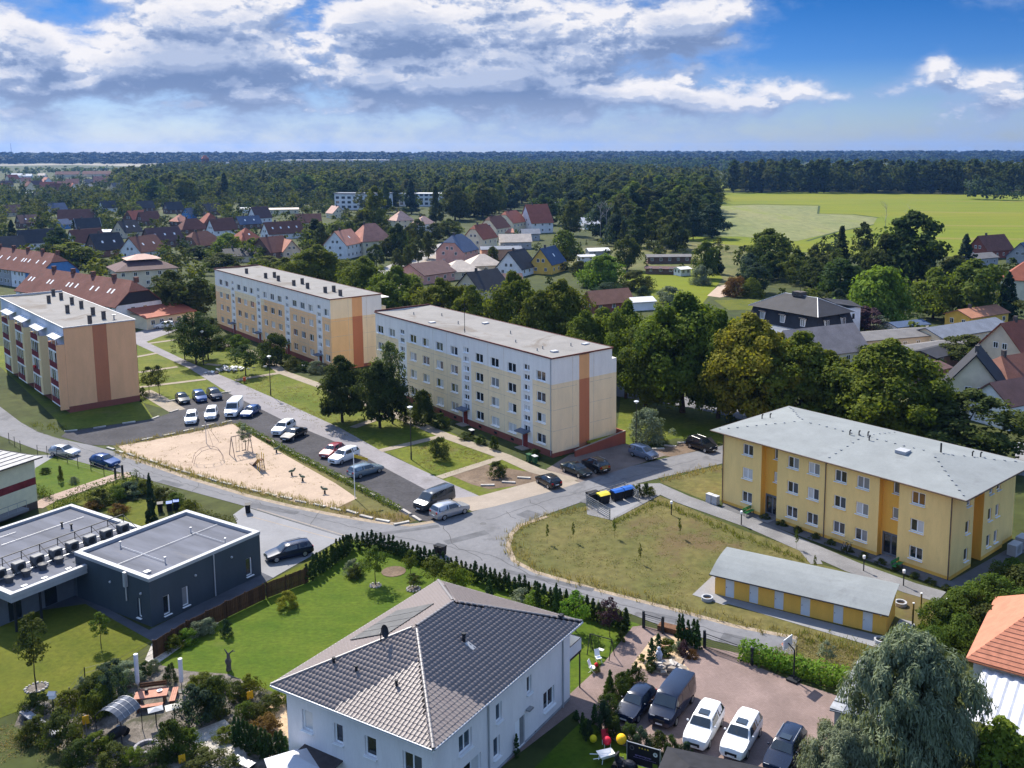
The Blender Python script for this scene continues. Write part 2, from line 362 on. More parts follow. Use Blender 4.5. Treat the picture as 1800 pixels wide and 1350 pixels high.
# concrete estate road with its court and apron
sheet('road',[(230,600),(236,585),(300,566),(330,570),(300,585),(257,601),(333,637),(413,670),(500,708),(597,752),(670,793),(770,840),(842,872),(870,889),(830,899),(752,863),(690,830),(597,780),(500,740),(403,692),(333,648),(243,607)],.034,conc)
sheet('pavement',[(780,878),(843,872),(973,838),(1020,848),(985,860),(868,891),(830,899)],.040,pale_c)
sheet('lawn',[(785,833),(845,815),(1000,842),(1010,846),(960,848),(860,860),(830,852)],.020,earth)
sheet('pavement',[(960,825),(1000,800),(1085,778),(1150,790),(1172,800),(1110,820),(1020,848)],.026,mat('slab_worn',(.16,.13,.115),.9,var=.08,scale=.5,fine=.15))
sheet('pavement',[(1150,792),(1250,768),(1262,784),(1180,803),(1168,802)],.024,earth)
for k_,(pts,wd) in enumerate((([(415,669),(440,664),(497,655)],1.5),([(455,622),(497,655),(573,682),(640,708),(690,727),(782,766),(887,803),(940,827),(1010,846)],2.0),([(668,793),(782,766)],1.4),([(772,840),(887,803)],1.4),
   ([(238,628),(276,621)],1.3),([(244,655),(312,645)],1.3),([(246,681),(362,667)],1.3),([(252,688),(275,700),(312,722)],2.6),([(262,604),(320,596)],1.3),([(330,590),(352,592),(400,608),(455,622)],1.4),([(362,640),(388,643)],1.2),([(620,752),(690,727)],1.4))):
    sheet('path',None,.0455+.0011*k_ if wd <1.8 else .042,path_m,pts=ribbon([G(*p) for p in pts],wd))
# lawns and paths round the yellow building
sheet('lawn',[(912,926),(960,907),(1030,890),(1075,915),(1160,872),(1300,930),(1436,976),(1420,985),(1640,1050),(1640,1110),(1540,1150),(1402,1121),(1290,1099),(1200,1074),(1050,1036),(940,1004),(902,985),(893,962),(897,941)],.014,g_dry)
sheet('lawn',[(1160,848),(1180,840),(1268,818),(1272,880),(1240,880)],.014,g_dry)
sheet('lawn',[(1402,1122),(1540,1150),(1560,1200),(1480,1215),(1300,1165),(1330,1146),(1394,1150)],.013,g_dry)
sheet('path',None,.044,paver_grey,pts=ribbon([G(*p) for p in ((1120,858),(1150,855),(1200,878),(1330,924),(1440,972),(1500,998),(1600,1034),(1655,1050))],2.6))
sheet('path',[(1150,850),(1165,868),(1076,915),(1032,905),(1031,888)],.0425,paver_grey)
sheet('path',[(1405,968),(1436,974),(1446,992),(1425,992)],.0428,paver_grey)
sheet('path',[(1268,893),(1274,880),(1672,1022),(1790,955),(1806,968),(1690,1046)],.050,mat('paving_shadowed',(.11,.112,.12),.9,var=.06,scale=.7))  # paving strip toned dark to paint the building's shadow along its foot
sheet('path',[(1217,1046),(1253,1012),(1262,1020),(1258,1045),(1560,1122),(1582,1088),(1606,1094),(1590,1140),(1545,1140),(1280,1062),(1272,1064)],.040,pav_g)
# clinic forecourt
sheet('pavement',[(430,891),(500,913),(612,947),(592,952),(540,982),(480,1016),(452,1003),(420,930),(410,905)],.038,pav_g)
for a,b in (((428,905),(595,950)),((452,895),(610,943))):
    sheet('road_marking',None,.043,pale_c,pts=ribbon([G(*a),G(*b)],.14))
sheet('path',[(60,1075),(140,1045),(262,1108),(470,1000),(485,1014),(268,1128),(150,1062)],.036,mat('slab_blue',(.075,.08,.095),.9,var=.1,scale=.5))
sheet('lawn',[(-60,1350),(-60,1085),(60,1078),(140,1050),(268,1128),(215,1165),(150,1205),(60,1240),(-20,1270)],.020,g_yel)
sheet('lawn',[(480,1018),(545,985),(592,953),(612,947),(640,940),(580,975),(470,1035),(440,1040)],.022,g_yel)
# garden of the white house
sheet('lawn',[(330,1130),(470,1040),(540,998),(610,950),(700,965),(860,1020),(1010,1060),(1100,1092),(1090,1140),(1010,1230),(470,1230),(400,1190),(290,1200),(262,1176)],.016,g_vivid)
sheet('lawn',[(-80,1400),(-80,1300),(20,1275),(130,1330),(150,1400)],.030,g_wild)
sheet('soil_bed',[(40,1240),(150,1205),(262,1165),(330,1180),(400,1185),(500,1225),(520,1330),(400,1400),(120,1400),(20,1290)],.026,mat('gravel_bed',(.13,.115,.10),.95,var=.2,scale=1.2,fine=.4,bump=.5,stain=((.035,.04,.018),.35,.5,.85)))
sheet('path',[(255,1160),(270,1125),(285,1122),(350,1090),(385,1095),(330,1130),(270,1172)],.034,mat('gravel_pale',(.36,.34,.31),.95,var=.1,scale=1,fine=.3))
sheet('path',[(330,1290),(395,1265),(430,1300),(440,1400),(340,1400),(350,1330)],.034,MATS['gravel_pale'])
sheet('soil_bed',[(455,1240),(500,1222),(510,1300),(470,1275)],.030,mat('gravel_sand',(.42,.31,.2),.95,var=.1,scale=1.5,fine=.3))
# red paved yard
sheet('pavement',[(1112,1102),(1130,1100),(1175,1112),(1205,1130),(1305,1150),(1330,1172),(1400,1200),(1480,1226),(1486,1248),(1440,1350),(1100,1350),(1040,1330),(1010,1250),(880,1350),(868,1330),(1000,1222),(1062,1165)],.034,paver_red)
sheet('soil_bed',[(1110,1170),(1150,1118),(1190,1120),(1215,1140),(1195,1160),(1212,1178),(1195,1192),(1150,1182)],.040,MATS['gravel_sand'])
sheet('lawn',[(1010,1060),(1125,1098),(1098,1130),(1060,1165),(1035,1190),(1010,1150)],.024,g_vivid)
sheet('lawn',[(1000,1290),(1030,1262),(1090,1310),(1200,1340),(1170,1420),(870,1420)],.038,g_vivid)
# garden of the cream house at the left edge
sheet('lawn',[(55,820),(105,800),(205,832),(185,842),(70,876),(62,850)],.020,g_vivid)
sheet('path',None,.040,paver_pink,pts=ribbon([G(60,893),G(90,877),G(205,838),G(228,834)],2.2))
sheet('lawn',[(80,890),(230,838),(242,842),(120,900),(90,905)],.018,g_yel)
sheet('lawn',[(170,895),(250,878),(290,885),(268,920),(245,925)],.022,g_yel)
sheet('pavement',[(20,810),(60,800),(100,800),(62,823),(60,840)],.024,pav_g)
# streets of the town behind
street=mat('street',(.27,.26,.25),.9,var=.06,scale=.2)
sheet('road',None,.05,street,pts=ribbon([G(*p) for p in ((560,560),(640,505),(682,478),(760,440),(800,425),(840,412))],9))
sheet('pavement',None,.045,pale_c,pts=ribbon([G(*p) for p in ((600,560),(692,484),(780,442),(830,424))],15))
sheet('road',None,.05,asph,pts=ribbon([G(*p) for p in ((640,560),(900,640),(1085,688),(1240,712),(1450,760),(1830,830))],6))
sheet('pavement',[(1780,780),(1830,770),(1830,830),(1790,830)],.04,pav_g)
sheet('lawn',[(1085,480),(1260,470),(1270,490),(1230,540),(1140,530),(1110,500)],.03,g_field)
sheet('lawn',[(1255,528),(1345,525),(1350,545),(1280,545)],.03,g_yel)
sheet('path',[(1243,520),(1262,503),(1278,500),(1288,520),(1265,523)],.036,sand_m)
sheet('lawn',[(960,440),(1240,425),(1420,445),(1420,500),(1090,500),(985,470)],.02,mat('allotment',(.06,.075,.02),.95,scale=.05,col2=(.13,.12,.045),fine=.35,stain=((.19,.16,.09),.05,.6,.6)))
sheet('field',[(1115,322),(1130,317),(1200,316),(1200,321)],.05,g_field)
# ------------------------------------------------------------------ building materials
def wallm(n,c,**k): return mat(n,c,k.pop('rough',.85),var=k.pop('var',.028),scale=k.pop('scale',.9),fine=.035,stretch=(1,1,.22),stain=(tuple(x*.86 for x in c),1.3,.60,.55),**k)
w_white=wallm('render_white',(.83,.79,.74));w_cream=wallm('render_cream',(.90,.705,.45));w_peach=wallm('render_peach',(.92,.565,.30))
w_orange=wallm('render_orange',(.78,.40,.18));w_terra=wallm('render_terracotta',(.52,.19,.095));w_salmon=wallm('render_salmon',(.88,.47,.24))
w_plinth=wallm('render_brick_red',(.26,.085,.06));w_grey=wallm('render_bluegrey',(.58,.62,.70));w_sand=wallm('render_sand',(.80,.61,.33))
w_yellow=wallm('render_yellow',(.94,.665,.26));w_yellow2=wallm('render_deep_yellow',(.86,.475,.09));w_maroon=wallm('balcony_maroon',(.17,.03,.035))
w_house=wallm('render_house_white',(.76,.73,.72));w_anth=wallm('cladding_anthracite',(.055,.070,.085),rough=.6)
r_felt=mat('roof_felt_light',(.205,.198,.19),.9,var=.05,scale=.25,fine=.06,stain=((.135,.115,.095),.12,.55,.75),bump=.1)
r_felt2=mat('roof_felt_pale',(.205,.222,.225),.85,var=.04,scale=.35,fine=.05,stain=((.16,.17,.175),.3,.58,.6))
r_felt3=mat('roof_felt_blue',(.10,.108,.135),.8,var=.12,scale=.25,fine=.06,stretch=(.4,2.2,1),stain=((.17,.165,.165),.15,.62,.6))
m_white=mat('white_frame',(.88,.88,.87),.45,var=.01);m_dark=mat('dark_metal',(.022,.024,.028),.5,var=.05);m_grey=mat('grey_metal',(.32,.33,.34),.45,var=.04,metal=.5)
m_zinc=mat('zinc_trim',(.44,.45,.47),.5,var=.03,metal=.3);m_red_trim=mat('red_brown_trim',(.13,.045,.035),.6);m_chim=mat('chimney_brick',(.095,.085,.08),.9,var=.2,scale=3)
m_capw=mat('parapet_white',(.35,.36,.38),.5,var=.02);m_wood=mat('timber_brown',(.13,.065,.035),.8,var=.15,scale=2,fine=.2)
m_pink_wood=mat('timber_pink',(.42,.20,.14),.7,var=.1,scale=3);m_door_red=mat('door_red',(.20,.035,.03),.5);m_door_w=mat('door_white',(.66,.68,.70),.5,var=.02)
def glassm(n,c,r=.06,sp=.9): return mat(n,c,r,var=.05,scale=.7,spec=sp)
PANES=[glassm('pane_dark',(.018,.022,.028)),glassm('pane_blue',(.05,.07,.10)),glassm('pane_curtain',(.58,.58,.57),.2,.6),glassm('pane_lace',(.24,.245,.25),.12),glassm('pane_red',(.16,.03,.03),.2),glassm('pane_bright_blue',(.05,.16,.40),.2)]

# ------------------------------------------------------------------ openings
def facade(mb,o,d,nrm,L,z0,z1,holes,zone,cuts_u=(),cuts_z=(),rev=.14):
    """a wall from o along unit d (outward normal nrm), with real openings and reveals; zone(u,z) gives the material slot"""
    us=sorted(set([0,L]+[round(x,4) for h in holes for x in (h[0],h[1])]+list(cuts_u)));zs=sorted(set([z0,z1]+[round(x,4) for h in holes for x in (h[2],h[3])]+list(cuts_z)))
    pt=lambda u,z,k=0: (o[0]+d[0]*u-nrm[0]*k,o[1]+d[1]*u-nrm[1]*k,z)
    for a,b in zip(us,us[1:]):
        for c,e in zip(zs,zs[1:]):
            um,zm=(a+b)/2,(c+e)/2
            if any(h[0] <um <h[1] and h[2] <zm <h[3] for h in holes): continue
            mb.quad(pt(a,c),pt(b,c),pt(b,e),pt(a,e),zone(um,zm))
    for a,b,c,e in holes:
        k=zone((a+b)/2,e+.01)
        mb.quad(pt(a,c),pt(a,e),pt(a,e,rev),pt(a,c,rev),k);mb.quad(pt(b,c),pt(b,e),pt(b,e,rev),pt(b,c,rev),k)
        mb.quad(pt(a,e),pt(b,e),pt(b,e,rev),pt(a,e,rev),k);mb.quad(pt(a,c),pt(b,c),pt(b,c,rev),pt(a,c,rev),k)
        mb.quad(pt(a,c,rev+.1),pt(b,c,rev+.1),pt(b,e,rev+.1),pt(a,e,rev+.1),k)
_wc={}
def win_meshes(wd,h,leaves,fr=.105):
    """window frame, pane and sill meshes; local x along the wall, y outwards, z up from the opening's bottom"""
    k=(round(wd,3),round(h,3),leaves,fr)
    if k in _wc: return _wc[k]
    f=MB();f.box(-wd/2,wd/2,-.05,.01,0,fr);f.box(-wd/2,wd/2,-.05,.01,h-fr,h)
    lw=(wd-fr)/leaves
    for i in range(leaves+1): x=-wd/2+i*lw;f.box(x,x+fr,-.05,.012,fr,h-fr)
    p=MB().quad((0,0,0),(lw-fr,0,0),(lw-fr,0,h-2*fr),(0,0,h-2*fr))
    s=MB().box(-wd/2-.05,wd/2+.05,-.03,.20,-.05,-.002)
    _wc[k]=(f.mesh('window_frame',m_white),[p.mesh('window_pane',m) for m in PANES],s.mesh('window_sill',m_white),lw);return _wc[k]
def window(parent,o,d,nrm,u,z,wd,h,leaves=2,rev=.13,w=(6,2,2,2,.15,.15),sill=True,name='window',fr=.105,panes=True):
    f,ps,sm,lw=win_meshes(wd,h,leaves,fr)
    p=(o[0]+d[0]*u-nrm[0]*rev,o[1]+d[1]*u-nrm[1]*rev,z)
    ob=link(name,f,parent,p,math.atan2(nrm[1],nrm[0])-pi/2)
    k=R.choices(range(6),w)[0]
    if panes:
        for i in range(leaves):
            kk=k if R.random() <.45 else R.choices(range(6),w)[0]
            link('pane',ps[kk],ob,(-wd/2+fr+i*lw,-.03,fr))
    if sill: link('sill',sm,ob,(0,rev-.02,0))
    return ob
def local(ox,oy,az): return (ox,oy,0),-az       # origin and z rotation of a building whose long side runs along azimuth az

# ------------------------------------------------------------------ prefabricated four storey blocks
def block_c():
    loc,rz=local(-2.594,123.052,-.70);L,Wd,Ht=48.0,10.8,13.65
    t=thing('apartment_block','long four storey block, white top storey over cream walls, nearest block in the centre','apartment block',loc,rz)
    stairs=[5.55,20.4,39.1];wins=[2.4,9.0,13.1,17.0,23.7,27.8,31.8,35.7,42.45,46.4];zc=[2.15,5.05,7.95,10.85]
    zone=lambda u,z: 0 if (z >10.05 or any(abs(u-s) <1.3 for s in stairs)) and z >.95 else (2 if z <.95 else 1)
    holes=[]
    for z in zc: holes += [(u-1.0,u+1.0,z-.68,z+.68) for u in wins]
    sz=[2.85,4.3,5.75,7.2,8.65,10.1,11.5]
    for s in stairs: holes += [(s-.68,s+.68,z-.42,z+.42) for z in sz]+[(s-.15,s+1.15,.1,2.15)]
    mb=MB();o,d,n=(0,0),(0,1),(-1,0)
    cu=[s+k for s in stairs for k in (-1.3,1.3)]
    facade(mb,o,d,n,L,0,Ht,holes,zone,cu,(.95,10.05))
    gz=lambda u,z: (4 if z <10.05 else 3) if 4.75 <u <6.6 else (2 if z <.6 else (0 if z >10.05 else 1))
    facade(mb,(0,0),(1,0),(0,-1),Wd,0,Ht,[],gz,(4.75,6.6),(.6,10.05))
    facade(mb,(Wd,0),(0,1),(1,0),L,0,Ht,[],lambda u,z: 0 if z >10.05 else 1,(),(10.05,));facade(mb,(0,L),(1,0),(0,1),Wd,0,Ht,[],lambda u,z: 0 if z >10.05 else 1,(),(10.05,))
    mb.build('wall',[w_white,w_cream,w_plinth,w_orange,w_terra],t)
    mb=MB()
    for a,b in ((0.002,11),(13.5,24),(25,36),(38,L-.002)): mb.box(Wd+.002,Wd+.85,a,b,.6,10.05,1);mb.box(Wd+.002,Wd+.85,a,b,10.05,12.1,0)
    mb.build('balcony_bay',[w_white,w_cream],t)
    # roof: felt sloping slightly to the middle, parapet edge
    mb=MB();e=.12
    zr=lambda x: 13.70-.25*(1-abs(x/Wd*2-1))
    xs=[-e,Wd*.33,Wd*.5,Wd*.67,Wd+e]
    for a,b in zip(xs,xs[1:]): mb.quad((a,-e,zr(max(0,min(Wd,a)))),(b,-e,zr(max(0,min(Wd,b)))),(b,L+e,zr(max(0,min(Wd,b)))),(a,L+e,zr(max(0,min(Wd,a)))))
    rf=mb.build('roof',r_felt,t)
    mb=MB();mb.box(-.15,-.02,-.15,L+.15,13.55,13.74);mb.box(Wd+.02,Wd+.15,-.15,L+.15,13.55,13.74);mb.box(-.02,Wd+.02,-.15,-.02,13.55,13.74);mb.box(-.02,Wd+.02,L+.02,L+.15,13.55,13.95)
    mb.build('edge_trim',m_red_trim,rf)
    for x,y in ((2.2,24),(3,12),(5,30),(7,38),(6.5,18),(3.2,6),(7.5,5),(1.6,5.2),(4,42)): MB().bar((x,y,13.5),(x,y,14.0),.09,6).build('vent_pipe',m_grey,rf)
    for x,y in ((8.2,27),(3.0,3.2),(9.5,4.2),(2.0,33)): MB().box(x-.5,x+.5,y-.35,y+.35,13.5,13.8).build('roof_hatch',m_zinc,rf)
    an=MB().bar((1.3,22.6,13.5),(1.3,22.6,18.6),.045,5);an.bar((.6,22.6,18),(2.0,22.6,18),.02,4);an.bar((.7,22.6,17.3),(1.9,22.6,17.3),.02,4);an.build('antenna',m_dark,rf)
    for z in zc:
        for u in wins: window(t,o,d,n,u,z-.68,2.0,1.36,2,w=(5,1.5,4.5,4,.35,.35))
    for s in stairs:
        for z in sz: window(t,o,d,n,s,z-.42,1.36,.84,2,w=(5,2,1,2,0,0),name='stair_window')
        dr=MB().box(-.1,-.0,-.15+s,.95+s,.1,2.1).build('door',m_door_red,t,(.12,0,0));MB().box(-.02,.02,s+.97,s+1.13,.2,2.1).build('side_light',PANES[3],dr)
        MB().slab([(-1.15,s-.75,2.45),(-1.15,s+1.55,2.45),(0,s+1.55,2.62),(0,s-.75,2.62)],.1).build('canopy',mat('canopy_slate',(.10,.12,.16),.6),t)
        MB().box(-1.2,0,s-.5,s+1.4,0,.1).build('doorstep',pale_c,t)
    for u in (9,13.1,17,23.7,27.8,31.8,35.7): MB().box(-.012,.03,u-.35,u+.35,.3,.65).build('cellar_window',PANES[0],t)
    dp=MB()
    MB().bar((-.07,.25,.3),(-.07,.25,13.5),.05,6).build('downpipe',m_capw,t)
    # low brick ramp wall in front of the gable
    q=thing('ramp_wall','low brick red wall enclosing the cellar ramp at the foot of the cream gable','wall',loc,rz)
    MB().slab([(2.6,-1.75,.95),(2.6,-1.5,.95),(11.9,-1.5,1.9),(11.9,-1.75,1.9)],.08).build('coping',pale_c,q)
    MB().add([(2.6,-1.73,0),(11.9,-1.73,0),(11.9,-1.52,0),(2.6,-1.52,0),(2.6,-1.73,.88),(11.9,-1.73,1.83),(11.9,-1.52,1.83),(2.6,-1.52,.88)],[(0,1,5,4),(1,2,6,5),(2,3,7,6),(3,0,4,7)]).build('brick_panel',w_plinth,q)
    MB().box(11.70,11.9,-1.5,.2,0,1.83).build('end_wall',w_plinth,q)
    MB().box(6.0,11.6,-1.4,-.1,.9,1.15).build('planting_bed',mat('moss_bed',(.20,.20,.02),.95,var=.2,scale=2),q)
block_c()
def joints(loc,rz,L,Wd,stairs,lb):
    o=[x for x in bpy.data.objects if x.get('label','').startswith(lb)][0];mb=MB();k=.025;us=[0]+[s+q for s in stairs for q in (-1.3,1.3)]+[L]
    for z in (3.62,6.5,9.4):
        for a,b in zip(us[::2],us[1::2]): mb.box(-.006,.01,a+.02,b-.02,z-k,z+k)
        for a,b in ((.05,4.35),(6.7,Wd-.05)): mb.box(a,b,-.006,.01,z-k,z+k)
    for x in (3.6,7.4): mb.box(x-k,x+k,-.006,.01,1.0,13.4)
    for u in [s+q for s in stairs for q in (5.3,9.2) if s+q <L-4]: mb.box(-.006,.01,u-k,u+k,1.0,13.4)
    mb.build('panel_joint',mat('joint_grey',(.60,.50,.38),.9),o)['kind']='stuff'
joints(0,0,48.0,10.8,[5.55,20.4,39.1],'long four storey block, white')
def block_b():
    loc,rz=local(-44.72,173.577,-.70);L,Wd,Ht=59.5,10.6,13.65
    t=thing('apartment_block','long four storey peach block with white top storey and chimneys, behind the centre block','apartment block',loc,rz)
    stairs=[4.9,19.5,34.1,48.7];wins=[1.75]+[s+k for s in stairs for k in (3.6,7.3,11.0) if s+k <58.5];zc=[2.25,5.15,8.05,10.95]
    zone=lambda u,z: (2 if z <.95 else 0) if any(abs(u-s) <1.25 for s in stairs) else (2 if z <.95 else (0 if z >9.95 else (1 if (u >31 and z <8.6) or u <31 else 5)))
    holes=[]
    for z in zc: holes += [(u-1.0,u+1.0,z-.68,z+.68) for u in wins]
    sz=[2.9,4.35,5.8,7.25,8.7,10.15,11.6]
    for s in stairs: holes += [(s-.68,s+.68,z-.42,z+.42) for z in sz]+[(s-.65,s+.65,.1,2.15)]
    mb=MB();o,d,n=(0,0),(0,1),(-1,0)
    facade(mb,o,d,n,L,0,Ht,holes,zone,[s+k for s in stairs for k in (-1.25,1.25)]+[31],(.95,8.6,9.95))
    gz=lambda u,z: (4 if z <9.9 else 6) if 4.4 <u <6.5 else (2 if z <.6 else ((0 if u >6.5 else 5) if z >9.9 else (5 if u >6.5 else 3)))
    facade(mb,(0,0),(1,0),(0,-1),Wd,0,Ht,[],gz,(4.4,6.5),(.6,9.9))
    facade(mb,(Wd,0),(0,1),(1,0),L,0,Ht,[],lambda u,z: 1);facade(mb,(0,L),(1,0),(0,1),Wd,0,Ht,[],lambda u,z: 1)
    mb.build('wall',[w_white,w_peach,w_plinth,wallm('render_light_orange',(.88,.56,.27)),w_terra,w_cream,w_orange],t)
    MB().box(Wd+.002,Wd+1.1,.3,56,.6,11.2).build('balcony_bay',w_cream,t)
    mb=MB()
    for z in (4.2,7.1,10.0,12.9): mb.box(Wd+.01,Wd+1.75,.05,56,z-.06,z+.06)
    mb.build('balcony_slab',w_white,t)
    mb=MB();e=.12
    mb.quad((-e,-e,13.70),(Wd/2,-e,13.5),(Wd/2,L+e,13.5),(-e,L+e,13.70));mb.quad((Wd/2,-e,13.5),(Wd+e,-e,13.70),(Wd+e,L+e,13.70),(Wd/2,L+e,13.5))
    rf=mb.build('roof',r_felt,t)
    mb=MB();mb.box(-.15,-.02,-.15,L+.15,13.55,13.74);mb.box(Wd+.02,Wd+.15,-.15,L+.15,13.55,13.74);mb.box(-.02,Wd+.02,-.15,-.02,13.55,13.74);mb.box(-.02,Wd+.02,L+.02,L+.15,13.55,13.95)
    mb.build('edge_trim',m_red_trim,rf)
    for y,x in ((47.5,2.9),(37,3.0),(37.3,5.1),(31,3.3),(22.1,2.8),(23.6,5.3),(16.5,3.2),(9.0,3.4),(9.4,5.4),(3.4,3.8)):
        c=MB().box(x-.27,x+.27,y-.27,y+.27,13.3,14.75).build('chimney',m_chim,rf);MB().box(x-.36,x+.36,y-.36,y+.36,15.1,15.2).build('cap',m_grey,c) if False else None
    for z in zc:
        for u in wins: window(t,o,d,n,u,z-.68,2.0,1.36,2,w=(5,1.5,4.5,4,.2,.15),sill=False)
    for s in stairs:
        for z in sz: window(t,o,d,n,s,z-.42,1.36,.84,2,w=(5,2,1,2,0,0),name='stair_window',sill=False)
        MB().box(.02,.12,s-.6,s+.6,.1,2.1).build('door',m_door_red,t)
        MB().slab([(-1.1,s-1.1,2.45),(-1.1,s+1.1,2.45),(0,s+1.1,2.6),(0,s-1.1,2.6)],.1).build('canopy',MATS['canopy_slate'],t)
block_b();joints(0,0,59.5,10.6,[4.9,19.5,34.1,48.7],'long four storey peach')
def block_l():
    loc,rz=local(-79.657,145.172,-.74);L,x0,x1,Ht=41.9,.55,11.2,13.65
    t=thing('apartment_block','four storey block at left with terracotta striped gable and maroon glazed balconies','apartment block',loc,rz)
    mb=MB()
    gz=lambda u,z: (1 if 4.15 <u <6.25 else 0) if z >1.0 else 2
    facade(mb,(x0,0),(1,0),(0,-1),x1-x0,0,Ht,[],gz,(4.15,6.25),(1.0,))
    zone=lambda u,z: 2 if z <1.1 else 3
    zc=[2.3,5.2,8.1,11.0];wl=[7.4,18.2,28.2,38.6]
    facade(mb,(x0,0),(0,1),(-1,0),L,0,Ht,[(u-.8,u+.8,z-.68,z+.68) for u in wl for z in zc],zone,(),(1.1,))
    facade(mb,(x1,0),(0,1),(1,0),L,0,Ht,[],lambda u,z: 4);facade(mb,(x0,L),(1,0),(0,1),x1-x0,0,Ht,[],lambda u,z: 4)
    mb.build('wall',[w_salmon,w_terra,w_plinth,w_grey,w_sand],t)
    for u in wl:
        for z in zc: window(t,(x0,0),(0,1),(-1,0),u,z-.68,1.6,1.36,2)
    MB().box(x0-.03,x0-.005,.0,.1,1.0,13.6).build('corner_joint',w_terra,t)
    mb=MB();mb.quad((x0-.1,-.1,13.7),((x0+x1)/2,-.1,13.5),((x0+x1)/2,L+.1,13.5),(x0-.1,L+.1,13.7));mb.quad(((x0+x1)/2,-.1,13.5),(x1+.1,-.1,13.7),(x1+.1,L+.1,13.7),((x0+x1)/2,L+.1,13.5))
    rf=mb.build('roof',r_felt,t)
    mb=MB();mb.box(x0-.14,x0-.02,-.14,L+.14,13.55,13.74);mb.box(x1+.02,x1+.14,-.14,L+.14,13.55,13.74);mb.box(x0-.02,x1+.02,-.14,-.02,13.55,13.74);mb.box(x0-.02,x1+.02,L+.02,L+.14,13.55,14.0)
    mb.build('edge_trim',m_zinc,rf)
    for y,x in ((1.7,4.9),(4.5,7.8),(9.9,7.7),(18.7,8.3),(24.4,8.3),(15.4,5.2),(31.7,8.4),(29.6,5.8),(37.8,8.6)):
        MB().box(x-.27,x+.27,y-.27,y+.27,13.3,14.85).box(x-.33,x+.33,y-.33,y+.33,14.85,14.92).build('chimney',m_chim,rf)
    MB().bar((8.9,2.9,13.5),(8.9,2.9,14.3),.1,6).box(8.6,9.2,2.6,3.2,14.3,14.4).build('vent_pipe',m_grey,rf)
    fx=-.65
    for k,(a,b) in enumerate(((.0,4.9),(9.9,15.9),(20.3,26.6),(30.2,36.4))):
        mb=MB();m=1 if k else 0
        wy=a+.25
        mb.box(fx,x0-.003,a+.002,wy,.6 if k==0 else 1.25,11.0,m);mb.box(fx,x0-.003,b-.25,b,1.25,11.0,m)
        mb.build('balcony_wall',[w_salmon,w_sand],t)
        # the broad blank strip beside the loggias
        if k: MB().box(fx-.01,fx+.2,a+.25,a+1.3,1.25,11.0).build('side_panel',w_sand,t)
        st=a+(1.3 if k else .25)
        for j,z in enumerate((1.3,4.2,7.1,10.0)):
            MB().box(fx-.04,x0-.004,a+.26,b-.26,z-.12,z+.04).build('balcony_slab',m_white,t)
            MB().box(fx-.02,fx+.06,st,b-.26,z+.05,z+1.0).build('balustrade',w_maroon,t)
            if j <3:
                fr=MB();fr.box(fx,fx+.05,st,b-.26,z+2.62,z+2.78)
                n=4;lw=(b-.26-st)/n
                for i in range(n+1): y=min(st+i*lw,b-.34);fr.box(fx,fx+.05,y,y+.08,z+1.0,z+2.62)
                gl=fr.build('glazing',m_white,t)
                for i in range(n):
                    if R.random() <.85: MB().quad((fx+.025,st+i*lw+.08,z+1.0),(fx+.025,st+(i+1)*lw,z+1.0),(fx+.025,st+(i+1)*lw,z+2.62),(fx+.025,st+i*lw+.08,z+2.62)).build('pane',PANES[R.choice((0,1,1,3,2))],gl)
            else:
                fr=MB()
                for y in (st+.05,(st+b)/2,b-.35): fr.box(fx,fx+.06,y,y+.06,z+1,z+2.0)
                fr.build('awning_frame',m_white,t)
                aw=MB().slab([(fx-.15,a+.1,z+1.95),(x0-.02,a+.1,z+2.45),(x0-.02,b-.1,z+2.45),(fx-.15,b-.1,z+1.95)],.05).build('awning',mat('awning_white',(.72,.73,.75),.5,var=.02),t)
                for i in range(4): y=a+.5+i*(b-a-1)/3;MB().slab([(fx-.16,y,z+1.99),(x0-.03,y,z+2.49),(x0-.03,y+.1,z+2.49),(fx-.16,y+.1,z+1.99)],.03).build('awning_rib',m_grey,aw)
    MB().box(fx-.35,fx-.03,13.2,14.0,5.3,5.6).build('flower_box',mat('geranium_red',(.5,.03,.03),.8,var=.3,scale=6),t)
block_l()

